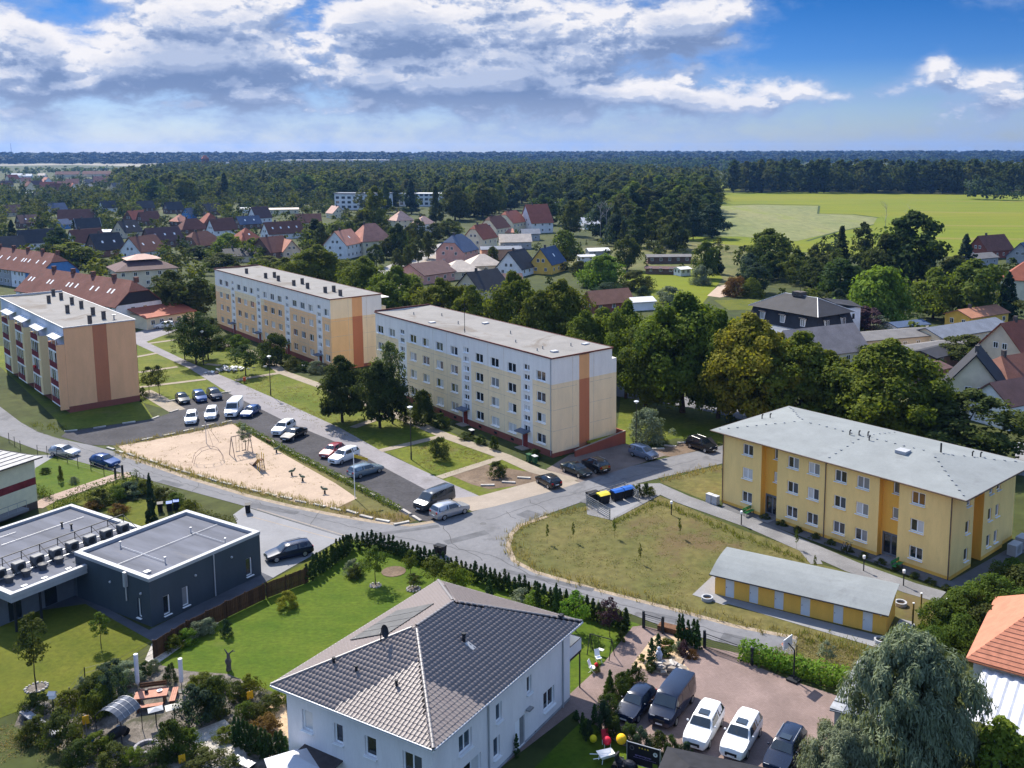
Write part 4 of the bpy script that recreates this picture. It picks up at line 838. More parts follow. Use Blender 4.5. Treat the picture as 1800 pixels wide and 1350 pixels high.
def house(px,py,az,L,Wd,wh,rh,roof,wall,label,hip=0.,ov=.4,name='house',cat='house',wins=True,sky_l=0,chim=1,z=0,ctr=True,verge=None,trim=None,halfhip=0,xy=None):
    """gabled or hipped house; ridge along local y; the point given is the middle of its near foot"""
    gx,gy=xy or G(px,py)
    rz=-math.radians(az)
    t=thing(name,label,cat,(gx,gy,z),rz);HOUSES.append((px,py,label,gx,gy,max(L,Wd)/2))
    a,b=Wd/2,L/2;mb=MB();e=ov
    mb.box(-a,a,-b,b,0,wh)
    if hip==0:
        hh=halfhip
        if hh: zt=wh+rh*(1-hh);k=a*hh;mb.add([(-a,-b,wh),(a,-b,wh),(k,-b,zt),(-k,-b,zt),(-a,b,wh),(a,b,wh),(k,b,zt),(-k,b,zt)],[(0,1,2,3),(5,4,7,6)])
        else: mb.add([(-a,-b,wh),(a,-b,wh),(0,-b,wh+rh),(-a,b,wh),(a,b,wh),(0,b,wh+rh)],[(0,1,2),(4,3,5)])
    mb.build('wall',WC[wall],t)
    sl=rh/a;ze=wh-sl*e;mb=MB();th=.18
    R_=RC[roof]
    if hip:
        h=min(b,a*hip);A,B,C_,D=(-a-e,-b-e,ze),(a+e,-b-e,ze),(a+e,b+e,ze),(-a-e,b+e,ze);E1,E2=(0,-b+h-e*.2,wh+rh),(0,b-h+e*.2,wh+rh)
        mb.add([A,B,C_,D,E1,E2,*[(p[0],p[1],ze-.12) for p in (A,B,C_,D)]],[(1,2,5,4),(3,0,4,5),(0,1,4),(2,3,5),(6,7,1,0),(7,8,2,1),(8,9,3,2),(9,6,0,3),(9,8,7,6)])
    else:
        hl=a*halfhip if halfhip else 0
        for s in (-1,1):
            if halfhip:
                zt=wh+rh*(1-halfhip);k=a*halfhip
                mb.slab([(s*(a+e),-b-e,ze),(s*(a+e),b+e,ze),(s*k,b+e,zt),(0,b-k*.8,wh+rh+.02),(0,-b+k*.8,wh+rh+.02),(s*k,-b-e,zt)],th)
            else: mb.slab([(s*(a+e),-b-e,ze),(s*(a+e),b+e,ze),(0,b+e,wh+rh+.02),(0,-b-e,wh+rh+.02)],th)
        if halfhip:
            zt=wh+rh*(1-halfhip);k=a*halfhip
            for s in (-1,1): mb.slab([(-k,s*(b+e),zt),(k,s*(b+e),zt),(0,s*(b-k*.8),wh+rh+.03)],th)
    rf=mb.build('roof',R_,t)
    if verge:
        v=MB()
        for s in (-1,1):
            for q in (-1,1): v.bar((s*(a+e),q*(b+e),ze+.05),(0,q*(b+e),wh+rh+.08),.10,4)
        v.build('verge_board',verge,rf)
    for i in range(chim): y=(-.2+i*.45)*L;MB().box(-.3,.3,y-.3,y+.3,wh+rh-.5,wh+rh+.9).build('chimney',m_chim,rf)
    for i in range(sky_l):
        y=-b+L*(i+.7)/(sky_l+.4);x=a*.55;zz_=wh+rh*(1-.55)+.06;dx=.38;MB().slab([(x-dx,y-.35,zz_+sl*dx),(x+dx,y-.35,zz_-sl*dx),(x+dx,y+.35,zz_-sl*dx),(x-dx,y+.35,zz_+sl*dx)],.06).build('skylight',m_white,rf)
    if wins:
        fr=MB().box(-.5,.5,-.03,.03,0,1.15).mesh('window',m_white) if 'hw' not in _wc else _wc['hw'][0]
        pn=MB().quad((-.42,0,.08),(-.04,0,.08),(-.04,0,1.07),(-.42,0,1.07)).quad((.04,0,.08),(.42,0,.08),(.42,0,1.07),(.04,0,1.07)).mesh('pane',PANES[0]) if 'hw' not in _wc else _wc['hw'][1]
        _wc['hw']=(fr,pn)
        def hw(x,y,zz_,r): o_=link('window',fr,t,(x,y,zz_),r);link('pane',pn,o_,(0,-.036,0))
        nl=max(2,int(L/3.2));fl=[1.0] if wh <4.4 else [1.0,3.7]
        for zf in fl:
            for i in range(nl):
                y=-b+L*(i+.5)/nl;hw(a+.02,y,zf,pi/2);hw(-a-.02,y,zf,-pi/2)
            for x in (-a*.45,a*.45): hw(x,-b-.02,zf,0)
        if not hip and rh >3:
            for x in (-.9,.9): hw(x,-b-.02,wh+.35,0)
    return t,rf
TOWN=[
 (252,452,16,14,10,3,5.4,'brown','white','white gabled house with brown roof and two small skylights',dict(sky_l=2)),
 (152,436,34,13,8,3,5.2,'brown','white','brown roofed house with white gable behind the big round tree',{}),
 (186,449,50,13,11,3,5.6,'slate','brown','broad dark slate roofed house left of the white gabled house',dict(sky_l=2)),
 (65,436,50,16,9,3,4.8,'slate','white','dark slate house with small white gable at far left',{}),
 (12,450,50,14,10,3,4.6,'slate','brown','low dark slate house at the left photo edge',{}),
 (224,417,50,11,10,3,4.8,'black','beige','black roofed house with beige gable behind the white gabled house',dict(sky_l=2)),
 (286,433,50,17,10,3,5.0,'plum','brown','long dark roofed house right of the white gabled house',dict(sky_l=3)),
 (354,441,50,12,11,3,4.8,'brown','brown','brown house with half hipped roof left of the bright willow',dict(halfhip=.4)),
 (390,413,50,14,8,3,5.0,'brown','white','brown roofed house with slim white gable behind the bright willow',{}),
 (433,432,50,12,11,3,4.6,'red','red','red hipped roof house right of the bright willow',dict(hip=1,sky_l=1)),
 (497,419,62,21,9,3,4.8,'brown','white','long brown roofed house with white gable and four skylights',dict(sky_l=4)),
 (478,453,45,13,11,3,5,'brown','brown','large brown roofed house in front of the four skylight house',{}),
 (506,452,-40,8,7,3,4.0,'salmon','beige','salmon stand-in wing for sunlit side of large brown roof',dict(chim=0)),  # sunlit side of the brown roof, painted as a separate salmon wing
 (338,411,50,15,9,3,4.4,'brown','brown','brown roofed house behind the half hipped brown house',dict(hip=.8)),
 (369,399,-40,10,9,3,4.6,'red','brown','red roofed house between two brown roofs',dict(hip=.6)),
 (317,397,50,9,8,3,3.2,'salmon','brown','small salmon hipped roof house in the town',dict(hip=1)),
 (240,394,30,10,9,3,4.8,'brick','brown','brick red gabled house in front of the garden trees',{}),
 (262,396,50,12,8,3,4.4,'brown','brown','brown roof beside the brick red gabled house',{}),
 (136,394,70,18,10,3.2,5.2,'brown','white','long brown roof with bright panel behind the blue garden house',{}),
 (111,402,20,6,6,2.6,2.6,'blue','blue','bright blue garden house in front of the long brown roof',dict(chim=0)),
 (457,391,45,12,9,3.2,5.6,'plum','white','steep dark roofed house with tall white gable',{}),
 (494,376,75,22,10,3.2,.8,'pale','cream','pale flat roofed hall beside the tall white gable',dict(chim=0)),
 (542,399,70,13,9,3,4.2,'brown','beige','dark red roof right of the four skylight house',{}),
 (590,383,-40,9,8,3.4,4.0,'pink','cream','small pink lit roof house among trees',{}),
 (154,410,60,13,9,3,4.4,'slate','brown','slate house with pale verges behind the brown roofed white gable house',dict(verge=m_capw)),
 (194,416,80,11,8,2.8,.8,'white','grey','flat bright roofed garage beside the slate house with pale verges',dict(chim=0)),
 (420,459,60,13,10,2.6,2.2,'slate','beige','low slate roofed bungalow behind the peach block',{}),
 (436,402,60,14,8,3,3.6,'blue','brown','dark blue roof behind the red hipped house',dict(sky_l=2)),
 (52,400,60,13,9,3,3.8,'plum','brown','dark plum roofed house left of the blue garden house',dict(sky_l=2)),
 (100,376,55,12,9,3,4,'blue','grey','dark blue roofed house far left behind gardens',{}),
 (190,372,50,11,8,3,4,'slate','white','slate roofed house behind the dark garden trees',{}),
 (255,372,50,12,9,3,4.2,'slate','brown','slate house with two dark gables behind brick red house',{}),
 (305,375,50,12,9,3,4.4,'slate','brown','dark slate house left of the far blue shed',{}),
 (333,384,20,6,6,3,3.4,'blue','blue','far blue shed between dark slate houses',dict(chim=0)),
 (372,378,50,13,9,3,4.2,'slate','brown','dark slate house right of the far blue shed',{}),
 (440,374,80,12,7,2.8,.8,'white','white','white flat garage roofs beside the tall white gable',dict(chim=0)),
 (20,380,55,12,9,3,4,'plum','beige','plum roofed house at far left edge behind gardens',{}),
 (75,352,55,13,9,3.2,4,'slate','beige','slate roof left of the far white shed',{}),
 (50,345,70,14,7,3,.9,'white','white','far white flat shed at left',dict(chim=0)),
 (205,335,55,12,9,3.2,4.6,'grey','beige','grey lit roof house at edge of the far town',{}),
 (128,328,70,13,10,4,5,'salmon','beige','salmon gabled house in the far town',{}),
 (120,312,80,34,12,5,4.5,'brown','beige','long brown roofed row at left in the far town',{}),
 (182,311,84,60,12,5,4.5,'brown','beige','longest brown roofed row in the far town',{}),
 (236,307,84,32,14,7,2,'pink','beige','tall pale roofed hall at right end of the far town',dict(hip=.5,chim=0)),
 (172,321,60,13,9,3.4,4.6,'salmon','beige','small salmon roofed house below the longest brown row',{}),
 (157,327,65,12,9,3.4,4.4,'grey','white','grey roofed white house in the far town',{}),
 (30,312,75,14,10,3.4,3,'white','white','first bright roof in the far left town',dict(chim=0)),
 (48,313,75,14,10,3.4,3,'white','white','second bright roof in the far left town',dict(chim=0)),
 (74,312,75,10,10,3.4,3,'pale','white','third bright roof in the far left town',dict(chim=0)),
 (45,323,60,13,9,3.4,4.4,'salmon','beige','salmon roofed house below the bright far roofs',{}),
 (65,330,60,13,9,3.4,4.4,'plum','beige','plum roofed house below the bright far roofs',{}),
 (12,330,60,13,9,3.4,4.4,'plum','grey','dark plum house at the far left edge of town',{}),
 # middle
 (604,452,14,13,9.5,5.6,5.0,'salmon','white','white villa with salmon roof and brown balcony',dict(sky_l=1)),
 (652,446,50,13,12,6.0,6.2,'salmon','cream','cream villa with tall salmon hipped roof beside the white villa',dict(hip=.7)),
 (705,402,50,10,9,5,4.4,'pink','cream','pink lit hipped roof house among dark trees',dict(hip=1)),
 (745,409,50,9,8,5,3.4,'pink','white','smaller pink hipped roof house beside the tree lined street',dict(hip=1)),
 (804,463,20,12,11,5.2,5.4,'blue','pink','pink gabled house with blue slate half hipped roof',dict(halfhip=.45)),
 (845,442,24,12,9,6,5.2,'red','cream','cream house with dark red roof behind the pink house',dict(halfhip=.3)),
 (870,421,24,13,9,6,5.0,'brown','cream','cream house with brown roof, second behind the pink house',dict(halfhip=.3)),
 (898,410,24,14,10,6,5.2,'brick','cream','brick red roofed house, third behind the pink house',dict(halfhip=.3)),
 (848,477,70,12,10.5,2.8,3.2,'pale','beige','bungalow with pale pyramid roof beside the white gable',dict(hip=1,chim=0)),
 (808,488,70,12,10.5,2.8,3.0,'pale','beige','nearer bungalow with pale pyramid roof',dict(hip=1,chim=0)),
 (880,455,80,15,9,4.2,.7,'bluegrey','peach','peach house with flat blue grey roof',dict(chim=0)),
 (905,437,80,13,8,3.4,2.8,'pale','grey','grey outbuilding with pale sloping roof',dict(chim=0)),
 (932,422,80,8,7,3.4,1.8,'bluegrey','grey','outbuilding roofed with blue solar panels',dict(chim=0)),
 (886,420,80,8,6,3.4,1.4,'salmon','beige','small salmon roofed outbuilding',dict(chim=0)),
 (908,482,22,12,9.5,2.8,5.4,'slate','white','white gabled house with two dark roof dormers',{}),
 (884,505,80,11,5,3,1.2,'plum','cream','cream single storey annex with plum roof',dict(chim=0)),
 (963,478,22,12,8,3.6,5.0,'blue','yellow','yellow house with steep blue black roof',dict(sky_l=1)),
 (943,408,60,12,13,5.5,8.5,'brick','white','tall house with steep brick red roof',{}),
 (992,358,50,14,12,5,6,'plum','beige','plum gabled farmhouse among far trees',{}),
 (750,493,38,14,13,3,3.0,'plum','pink','house with broad plum tiled roof by the street',dict(chim=0)),
 (848,522,38,12,10,3,4.6,'slate','beige','dark roofed house half hidden behind the lindens',{}),
 (1068,545,60,12,6,2.6,2.8,'orange','red','orange roofed cottage behind the lindens',dict(chim=0)),
 (1036,402,70,9,9,3,3,'white','white','white gabled hut among the far pines',dict(chim=0)),
 (1050,450,75,8,6,2.4,.8,'white','grey','grey allotment shed with bright white roof',dict(chim=0)),
 (1175,462,86,16,5,2.6,.6,'grey','brown','long dark allotment shed with flat grey roof',dict(chim=0)),
 (1162,481,100,10,4,2,.5,'plum','brown','low dark lean-to in the allotments',dict(chim=0)),
 (1199,484,60,4,4,2.4,.5,'white','white','small white hut with one dark window',dict(chim=0)),
 (1126,543,70,6,5,2.4,.8,'white','white','white roofed pavilion behind the lindens',dict(chim=0,wins=False)),
 (1030,460,75,6,3,2.2,.5,'white','white','white caravan in the allotments',dict(chim=0)),
 # right
 (1438,638,63,17,9,3,4.2,'tan','cream','long pinkish tiled house half hidden by olive lindens',dict(chim=0)),
 (1556,612,70,20,8,3,.8,'grey','beige','beige flat roofed bungalow with glazed porch',dict(chim=0)),
 (1633,628,62,23,5,2.5,.5,'grey','beige','long row of beige garages with flat grey roof',dict(chim=0,wins=False)),
 (1688,602,58,23,8,3,1.4,'bluegrey','cream','cream bungalow with blue grey pitched roof',dict(chim=0)),
 (1716,571,58,14,7,3,1.3,'orange','yellow','yellow bungalow with orange roof and chimney',{}),
 (1590,590,65,9,5,2.8,.6,'blue','white','shed with bright blue roof edge',dict(chim=0)),
 (1640,640,50,9,6,2.5,.8,'black','brown','black roofed shed with rubbish behind the garages',dict(chim=0)),
 (1625,668,55,8,5,2.4,.6,'plum','brown','open dark shed beside the cream gable',dict(chim=0,wins=False)),
 (1795,645,58,14,10,4,5.2,'red','beige','house with bright red tiled roof at right photo edge',{}),
 (1712,722,25,9,11,3.4,6.6,'black','cream','cream gabled house with steep black roof at right',{}),
 (1785,700,62,18,12,3.4,4.2,'brown','white','brown tiled hipped roof behind the black roofed house',dict(hip=.8)),
 (1765,742,62,7,7,4,2.6,'plum','white','porch with plum tiled roof beside the black roofed house',dict(chim=0)),
 (1800,522,30,14,11,5.8,4.6,'red','cream','cream house with red hipped roof at right edge',dict(hip=.9)),
 (1740,452,60,15,9,3.4,5.2,'brown','red','brown roofed farmhouse with two dormers by the meadow',{}),
 (1722,466,60,12,6,3,1.4,'grey','grey','grey roofed outbuilding below the farmhouse',dict(chim=0)),
 (1800,462,40,12,9,3,4.8,'blue','grey','dark blue roofed barn at the right edge of the meadow',dict(chim=0)),
]
for px,py,az,L,Wd,wh,rh,rf_,wl_,lb,kw in TOWN:
    if py <460 and px <600 and 40 <az <66 and 'terrace' not in lb: az=az-10+R.uniform(-13,9);L *= .84;rh *= 1.06
    house(px,py,az,L,Wd,wh,rh,rf_,wl_,lb,wins=kw.pop('wins',py >345),**kw)

for i in range(20):
    px,py=R.uniform(-10,300),R.uniform(315,342);rc=R.choice(('brown','salmon','brick'));nm=dict(brown='brown',salmon='salmon',brick='dark red')[rc]
    if any(abs(px-h[0]) <14 and abs(py-h[1]) <5 for h in HOUSES): continue
    t,rf_=house(px,py,R.choice((50,-40,20,75))+R.uniform(-10,10),R.uniform(11,15),9,R.uniform(3.4,5.5),R.uniform(4.4,5.6),rc,R.choice(('beige','white','cream')),f'small {nm} roofed house among trees of the far left town',wins=False);t['group']='small far houses of the left town';HOUSES.pop()
# ------------------------------------------------------------------ terraced rows, the cream house at the left, the houses at the bottom right
def terrace(px,py,az,n,ul,Wd,wh,rh,label,wallcols,annex=False):
    gx,gy=G(px,py);rz=-math.radians(az)
    t=thing('terraced_house',label,'terrace',(gx,gy,0),rz);L=n*ul;a=Wd/2;HOUSES.append((px,py,label,gx,gy,14))
    for i in range(n): MB().box(-a,a,i*ul+.001,(i+1)*ul-.001,0,wh).build('wall',WC[wallcols[i % len(wallcols)]],t)
    mb=MB();hh=.45;zt=wh+rh*(1-hh);k=a*hh
    mb.add([(-a,0,wh),(a,0,wh),(k,0,zt),(-k,0,zt)],[(0,1,2,3)]);mb.build('gable',RC['black'] if annex else WC[wallcols[0]],t)
    sl=rh/a;e=.4;ze=wh-sl*e;mb=MB()
    for s in (-1,1): mb.slab([(s*(a+e),-.3,ze),(s*(a+e),L+.3,ze),(0,L+.3,wh+rh),(0,k*.9,wh+rh),(s*k,-.3,zt)],.2)
    mb.slab([(-k,-.3,zt),(k,-.3,zt),(0,k*.9,wh+rh)],.2)
    rf=mb.build('roof',mat('roof_terrace',(.115,.042,.032),.8,col2=(.17,.07,.055),scale=.35,fine=.25,stain=((.10,.055,.045),.5,.55,.7)),t)
    for i in range(n):
        for s in (.35,.62,.8):
            if R.random() <.8:
                y=(i+s)*ul;x=-a*.5;zc=wh+rh*.5+.05;dx=.5;MB().slab([(x-dx,y-.3,zc-sl*dx),(x+dx,y-.3,zc+sl*dx),(x+dx,y+.3,zc+sl*dx),(x-dx,y+.3,zc-sl*dx)],.08).build('skylight',m_white,rf)
        MB().box(-.45,.45,(i+.05)*ul-.3,(i+.05)*ul+.5,wh+rh-.4,wh+rh+.8).box(-.5,.5,(i+.05)*ul-.35,(i+.05)*ul+.55,wh+rh+.8,wh+rh+.92).build('chimney',mat('chimney_red',(.16,.08,.06),.9),rf)
        fr,pn=_wc['hw']
        for zf in (1.0,3.7):
            for s in (.22,.42,.72):
                o_=link('window',fr,t,(-a-.03,(i+s)*ul,zf),-pi/2);link('pane',pn,o_,(0,-.036,0))
        MB().bar((-a-.06,i*ul+.15,0),(-a-.06,i*ul+.15,wh),.06,5).build('downpipe',m_grey,t)
    for x in (-1.6,1.4): o_=link('window',_wc['hw'][0],t,(x,-.03,3.6),0);link('pane',_wc['hw'][1],o_,(0,-.036,0)); 
    if annex:
        MB().box(-2.5,a+4,-7,-.02,0,3.0).build('annex_wall',WC['cream'],t)
        MB().slab([(-3.0,-7.5,2.9),(a+4.4,-7.5,2.9),(a+4.4,0,4.4),(-3.0,0,4.4)],.18).build('annex_roof',RC['brick'],t)
        for x in (-1,1.2,3.5,5.6): o_=link('window',_wc['hw'][0],t,(x,-7.03,1.0),0);link('pane',_wc['hw'][1],o_,(0,-.036,0))
terrace(247,572,-55,5,9.5,11.5,5.4,5.2,'near terrace with weathered red roof, skylights and dark half hipped gable',['white','beige','cream','yellow','white'],True)
terrace(108,508,-55,6,9.0,11.5,5.4,5.2,'farther terrace with red roof and blue painted end house',['blue','white','grey','white','beige','white'])
def mansion():
    t,rf=house(252,500,55,17,15,5.6,3.4,'plum','cream','cream building with pink lit flat hip above dark slate mansard',hip=1,chim=0,ov=.5)
    zt=9.05;MB().add([(-4,-5,zt-.9),(4,-5,zt-.9),(4,5,zt-.9),(-4,5,zt-.9),(0,-1,zt+.5),(0,1,zt+.5)],[(0,1,4),(1,2,5,4),(2,3,5),(3,0,4,5)]).build('roof_crown',RC['pink'],t)  # pink crown paints the sunlit top of the plum roof into its colour
mansion()
def mansard():
    o=G(1436,612);rz=-math.radians(-36);lb='black slated mansard house with white windows and grey hipped top'
    t=thing('mansard_house',lb,'house',(*o,0),rz);HOUSES.append((1400,590,lb,*o,12))
    L,Wd=19.5,12;mb=MB();mb.box(0,Wd,0,L,0,3.2);mb.build('wall',WC['white'],t)
    k=.8;mb=MB()
    b_=[(-.2,-.2),(Wd+.2,-.2),(Wd+.2,L+.2),(-.2,L+.2)];tp=[(k,k),(Wd-k,k),(Wd-k,L-k),(k,L-k)]
    mb.add([(x,y,3.2) for x,y in b_]+[(x,y,6.6) for x,y in tp],[(0,1,5,4),(1,2,6,5),(2,3,7,6),(3,0,4,7)])
    mr=mb.build('mansard',RC['black'],t)
    mb=MB();q=[(-.1,-.1,6.5),(Wd+.1,-.1,6.5),(Wd+.1,L+.1,6.5),(-.1,L+.1,6.5)];E1,E2=(Wd/2,5.2,9.4),(Wd/2,L-5.2,9.4)
    mb.add(q+[E1,E2],[(0,1,4),(1,2,5,4),(2,3,5),(3,0,4,5),(3,2,1,0)]);rf=mb.build('roof',RC['slate'],t)
    mb=MB()
    for a,b in ((q[0],E1),(q[1],E1),(q[2],E2),(q[3],E2),(E1,E2)): mb.bar(a,b,.1,5)
    mb.build('ridge_cap',m_zinc,rf)
    for y in (4,9.6,15.4): fr=MB().box(-.05,.5,y-.6,y+.6,4.0,5.6).build('window',m_white,mr);MB().box(-.07,-.051,y-.48,y-.05,4.1,5.5).box(-.07,-.051,y+.05,y+.48,4.1,5.5).build('pane',PANES[3],fr);MB().slab([(-.35,y-.9,5.75),(1.2,y-.9,6.3),(1.2,y+.9,6.3),(-.35,y+.9,5.75)],.12).build('dormer_roof',RC['slate'],mr)
    for x in (3,8.4): fr=MB().box(x-.6,x+.6,-.05,.5,4.0,5.6).build('window',m_white,mr);MB().box(x-.48,x-.05,-.07,-.051,4.1,5.5).box(x+.05,x+.48,-.07,-.051,4.1,5.5).build('pane',PANES[0],fr);MB().slab([(x-.9,-.35,5.75),(x+.9,-.35,5.75),(x+.9,1.2,6.3),(x-.9,1.2,6.3)],.12).build('dormer_roof',RC['slate'],mr)
    w_=MB().box(Wd-.2,Wd+6,3,9.5,0,6.6).build('wing_wall',WC['white'],t);MB().slab([(Wd-3,2.6,8.2),(Wd-3,6.2,9.0),(Wd+6.4,6.2,7.6),(Wd+6.4,2.6,6.5)],.15).slab([(Wd-3,9.9,8.2),(Wd-3,6.2,9.0),(Wd+6.4,6.2,7.6),(Wd+6.4,9.9,6.5)],.15).build('wing_roof',RC['slate'],t)
    for x in (13,15.5): fr=MB().box(x-.5,x+.5,2.95,3.0,4,5.4).build('window',m_white,t);MB().box(x-.42,x+.42,2.93,2.949,4.1,5.3).build('pane',PANES[0],fr)
    MB().box(5,7,9,11.5,9.2,10.2).build('chimney',m_chim,rf);MB().bar((6,10,10),(6,10,11.6),.06,5).build('antenna',m_dark,rf)
    g=thing('garage','white walled flat extension in front of the black mansard house','garage',(*o,0),rz);MB().box(-5.5,-.4,2,15.5,0,2.8).build('wall',WC['white'],g);MB().box(-5.7,-.3,1.8,15.7,2.8,3.0).build('roof',RC['bluegrey'],g)
mansard()
def left_house():
    cx_,cy_=G(67,893);az=-.62;lb='cream house with wine red band and grey tiled roof at left edge'
    t=thing('cream_house',lb,'house',(cx_,cy_,0),-az)
    # near right corner is the origin; runs away to the left
    mb=MB();zone=lambda u,z: 2 if z <.9 else (1 if 2.9 <z <3.75 else 0)
    facade(mb,(0,0),(-cos(.55),-sin(.55)),(sin(.55),-cos(.55)),14,0,6.1,[],zone,(),(.9,2.9,3.75))
    facade(mb,(0,0),(-sin(.55),cos(.55)),(cos(.55),sin(.55)),9,0,6.1,[],zone,(),(.9,2.9,3.75))
    mb.build('wall',[mat('render_pale_cream',(.72,.66,.45),.85,var=.03),mat('render_wine',(.20,.035,.035),.8),mat('plinth_brown',(.10,.075,.065),.9)],t)
    d=Vector((-cos(.55),-sin(.55),0));u=Vector((-sin(.55),cos(.55),0));z0=6.0
    c0=Vector((0,0,z0))-d*.6-u*.6;c1=c0+d*15;c2=c1+u*10;c3=c0+u*10;r0=(c0+c3)/2+d*5+Vector((0,0,2.1));r1=(c1+c2)/2+Vector((0,0,2.1))
    mb=MB();mb.add([c0,c1,c2,c3,r0,r1],[(0,1,5,4),(3,4,5,2),(0,4,3),(0,3,2,1)]);rf=mb.build('roof',RC['grey'],t)
    # tiled courses on the visible slope
    tm=mat('tile_pale',(.42,.41,.40),.6,var=.1,scale=2)
    sl=(r0-c0); 
    for j in range(9):
        f=j/9.0;a=c0.lerp(r0,f);b=c1.lerp(r1,f);a2=c0.lerp(r0,f+.1);b2=c1.lerp(r1,f+.1);n=Vector((0,0,.05))
        MB().slab([a+n*2,b+n*2,b2+n,a2+n],.05).build('tile_course',tm,rf)
    MB().bar(c0,c1,.08,6).bar(c0,c3,.08,6).build('gutter',m_dark,rf)
    g=MB()
    for i in range(9): p=d*(2.2+i*1.1)-u*1.1;g.bar(p+Vector((0,0,.9)),p+Vector((0,0,1.9)),.03,4)
    p=d*2.2-u*1.1;q=d*11-u*1.1;g.bar(p+Vector((0,0,1.9)),q+Vector((0,0,1.9)),.04,4);g.build('railing',m_grey,t)
    MB().prism([tuple((d*a-u*b)[:2]) for a,b in ((2,.05),(2,1.2),(11.2,1.2),(11.2,.05))],.6,.9).build('ramp',pav_g,t)
left_house()
def right_houses():
    # orange tiled house at the right edge
    lb='house with bright orange tiled roof and white wall at right edge'
    A=Vector((*G(1697,1158,3.0),3.0));B=Vector((*G(1802,1187,3.0),3.0));T=Vector((*G(1812,1068,7.4),7.4))
    d=(B-A);d.z=0;d.normalize();u=Vector((-d.y,d.x,0));rz=math.atan2(d.y,d.x)
    t=thing('orange_roof_house',lb,'house',(A.x,A.y,0),rz)
    h,hw_=4.4,6.0
    MB().box(.5,12,.5,11.5,0,3.1).build('wall',w_house,t)
    mb=MB();mb.slab([(0,0,3),(14,0,3),(14,hw_,3+h),(hw_*.9,hw_,3+h)],.15);mb.slab([(0,0,3),(hw_*.9,hw_,3+h),(0,2*hw_,3)],.15);mb.slab([(14,2*hw_,3),(0,2*hw_,3),(hw_*.9,hw_,3+h),(14,hw_,3+h)],.15)
    rf=mb.build('roof',mat('tile_orange',(.40,.165,.105),.7,var=.05,scale=1.2,fine=.08),t)
    tm=mat('tile_orange_b',(.42,.17,.105),.7,var=.08,scale=2.5,fine=.12);n=20
    for j in range(n):
        f0,f1=j/n,(j+1.15)/n;x0,x1=hw_*.9*f0,hw_*.9*f1
        MB().slab([(x0+.02,hw_*f0,3+h*f0+.08),(14,hw_*f0,3+h*f0+.08),(14,hw_*min(1,f1),3+h*min(1,f1)+.03),(x1+.02,hw_*min(1,f1),3+h*min(1,f1)+.03)],.05).build('tile_course',tm,rf)
    MB().bar((0,-.08,2.95),(14,-.08,2.95),.07,6).build('gutter',mat('gutter_copper',(.22,.09,.05),.5),rf)
    # corrugated canopy in front
    q=thing('corrugated_canopy','white corrugated sheet roof beside the silver willow at right edge','canopy',(A.x,A.y,0),rz)
    mb=MB();n=44;xs=[1.2+i*.18 for i in range(n)]
    zf=lambda i: .05*(1 if i % 4 in (1,2) else -1)
    for i in range(n-1): mb.quad((xs[i],.3,2.55+zf(i)),(xs[i+1],.3,2.55+zf(i+1)),(xs[i+1],-6.2,1.95+zf(i+1)),(xs[i],-6.2,1.95+zf(i)))
    mb.build('corrugated_sheet',mat('sheet_white',(.56,.57,.60),.5,var=.08,scale=.8,spec=.4),q)
    mb=MB()
    for x in (1.4,5,9): mb.bar((x,-5.9,0),(x,-5.9,1.9),.06,6)
    mb.build('canopy_post',m_wood,q)
    # grey sheet shed beside the yard
    o=G(1456,1300);o2=G(1500,1222);az=math.atan2(o2[0]-o[0],o2[1]-o[1])
    q=thing('grey_shed','grey board roofed shed between the red yard and the silver willow','shed',(*o,0),-az)
    MB().box(.3,5,.2,7.6,0,2.2).build('wall',WC['grey'],q);MB().slab([(0,0,2.25),(5.2,0,2.6),(5.2,8,2.6),(0,8,2.25)],.08).build('roof',RC['bluegrey'],q)
    for i in range(7): MB().box(-.02,.9,.1+i*1.1,.15+i*1.1+.9,2.30,2.36).build('roof_board',mat('board_grey',(.28,.29,.31),.7,var=.12,scale=2),q)
    # dark pavilion roof at the bottom edge
    c=G(1245,1432);q=thing('pavilion','dark grey fabric pavilion roof cut by the bottom edge right of the banner','pavilion',(*c,0),math.radians(-20))
    mb=MB();mb.add([(-3.3,-2.5,2.2),(3.3,-2.5,2.2),(3.3,2.6,2.2),(-3.3,2.6,2.2),(-1.2,0,3.0),(1.2,0,3.0)],[(0,1,5,4),(1,2,5),(2,3,4,5),(3,0,4)]);mb.build('canopy_cloth',mat('cloth_charcoal',(.022,.023,.028),.8,var=.1),q)
    for x in (-3.2,3.2):
        for y in (-2.4,2.5): MB().bar((x,y,0),(x,y,2.2),.05,6).build('post',m_dark,q)
right_houses()
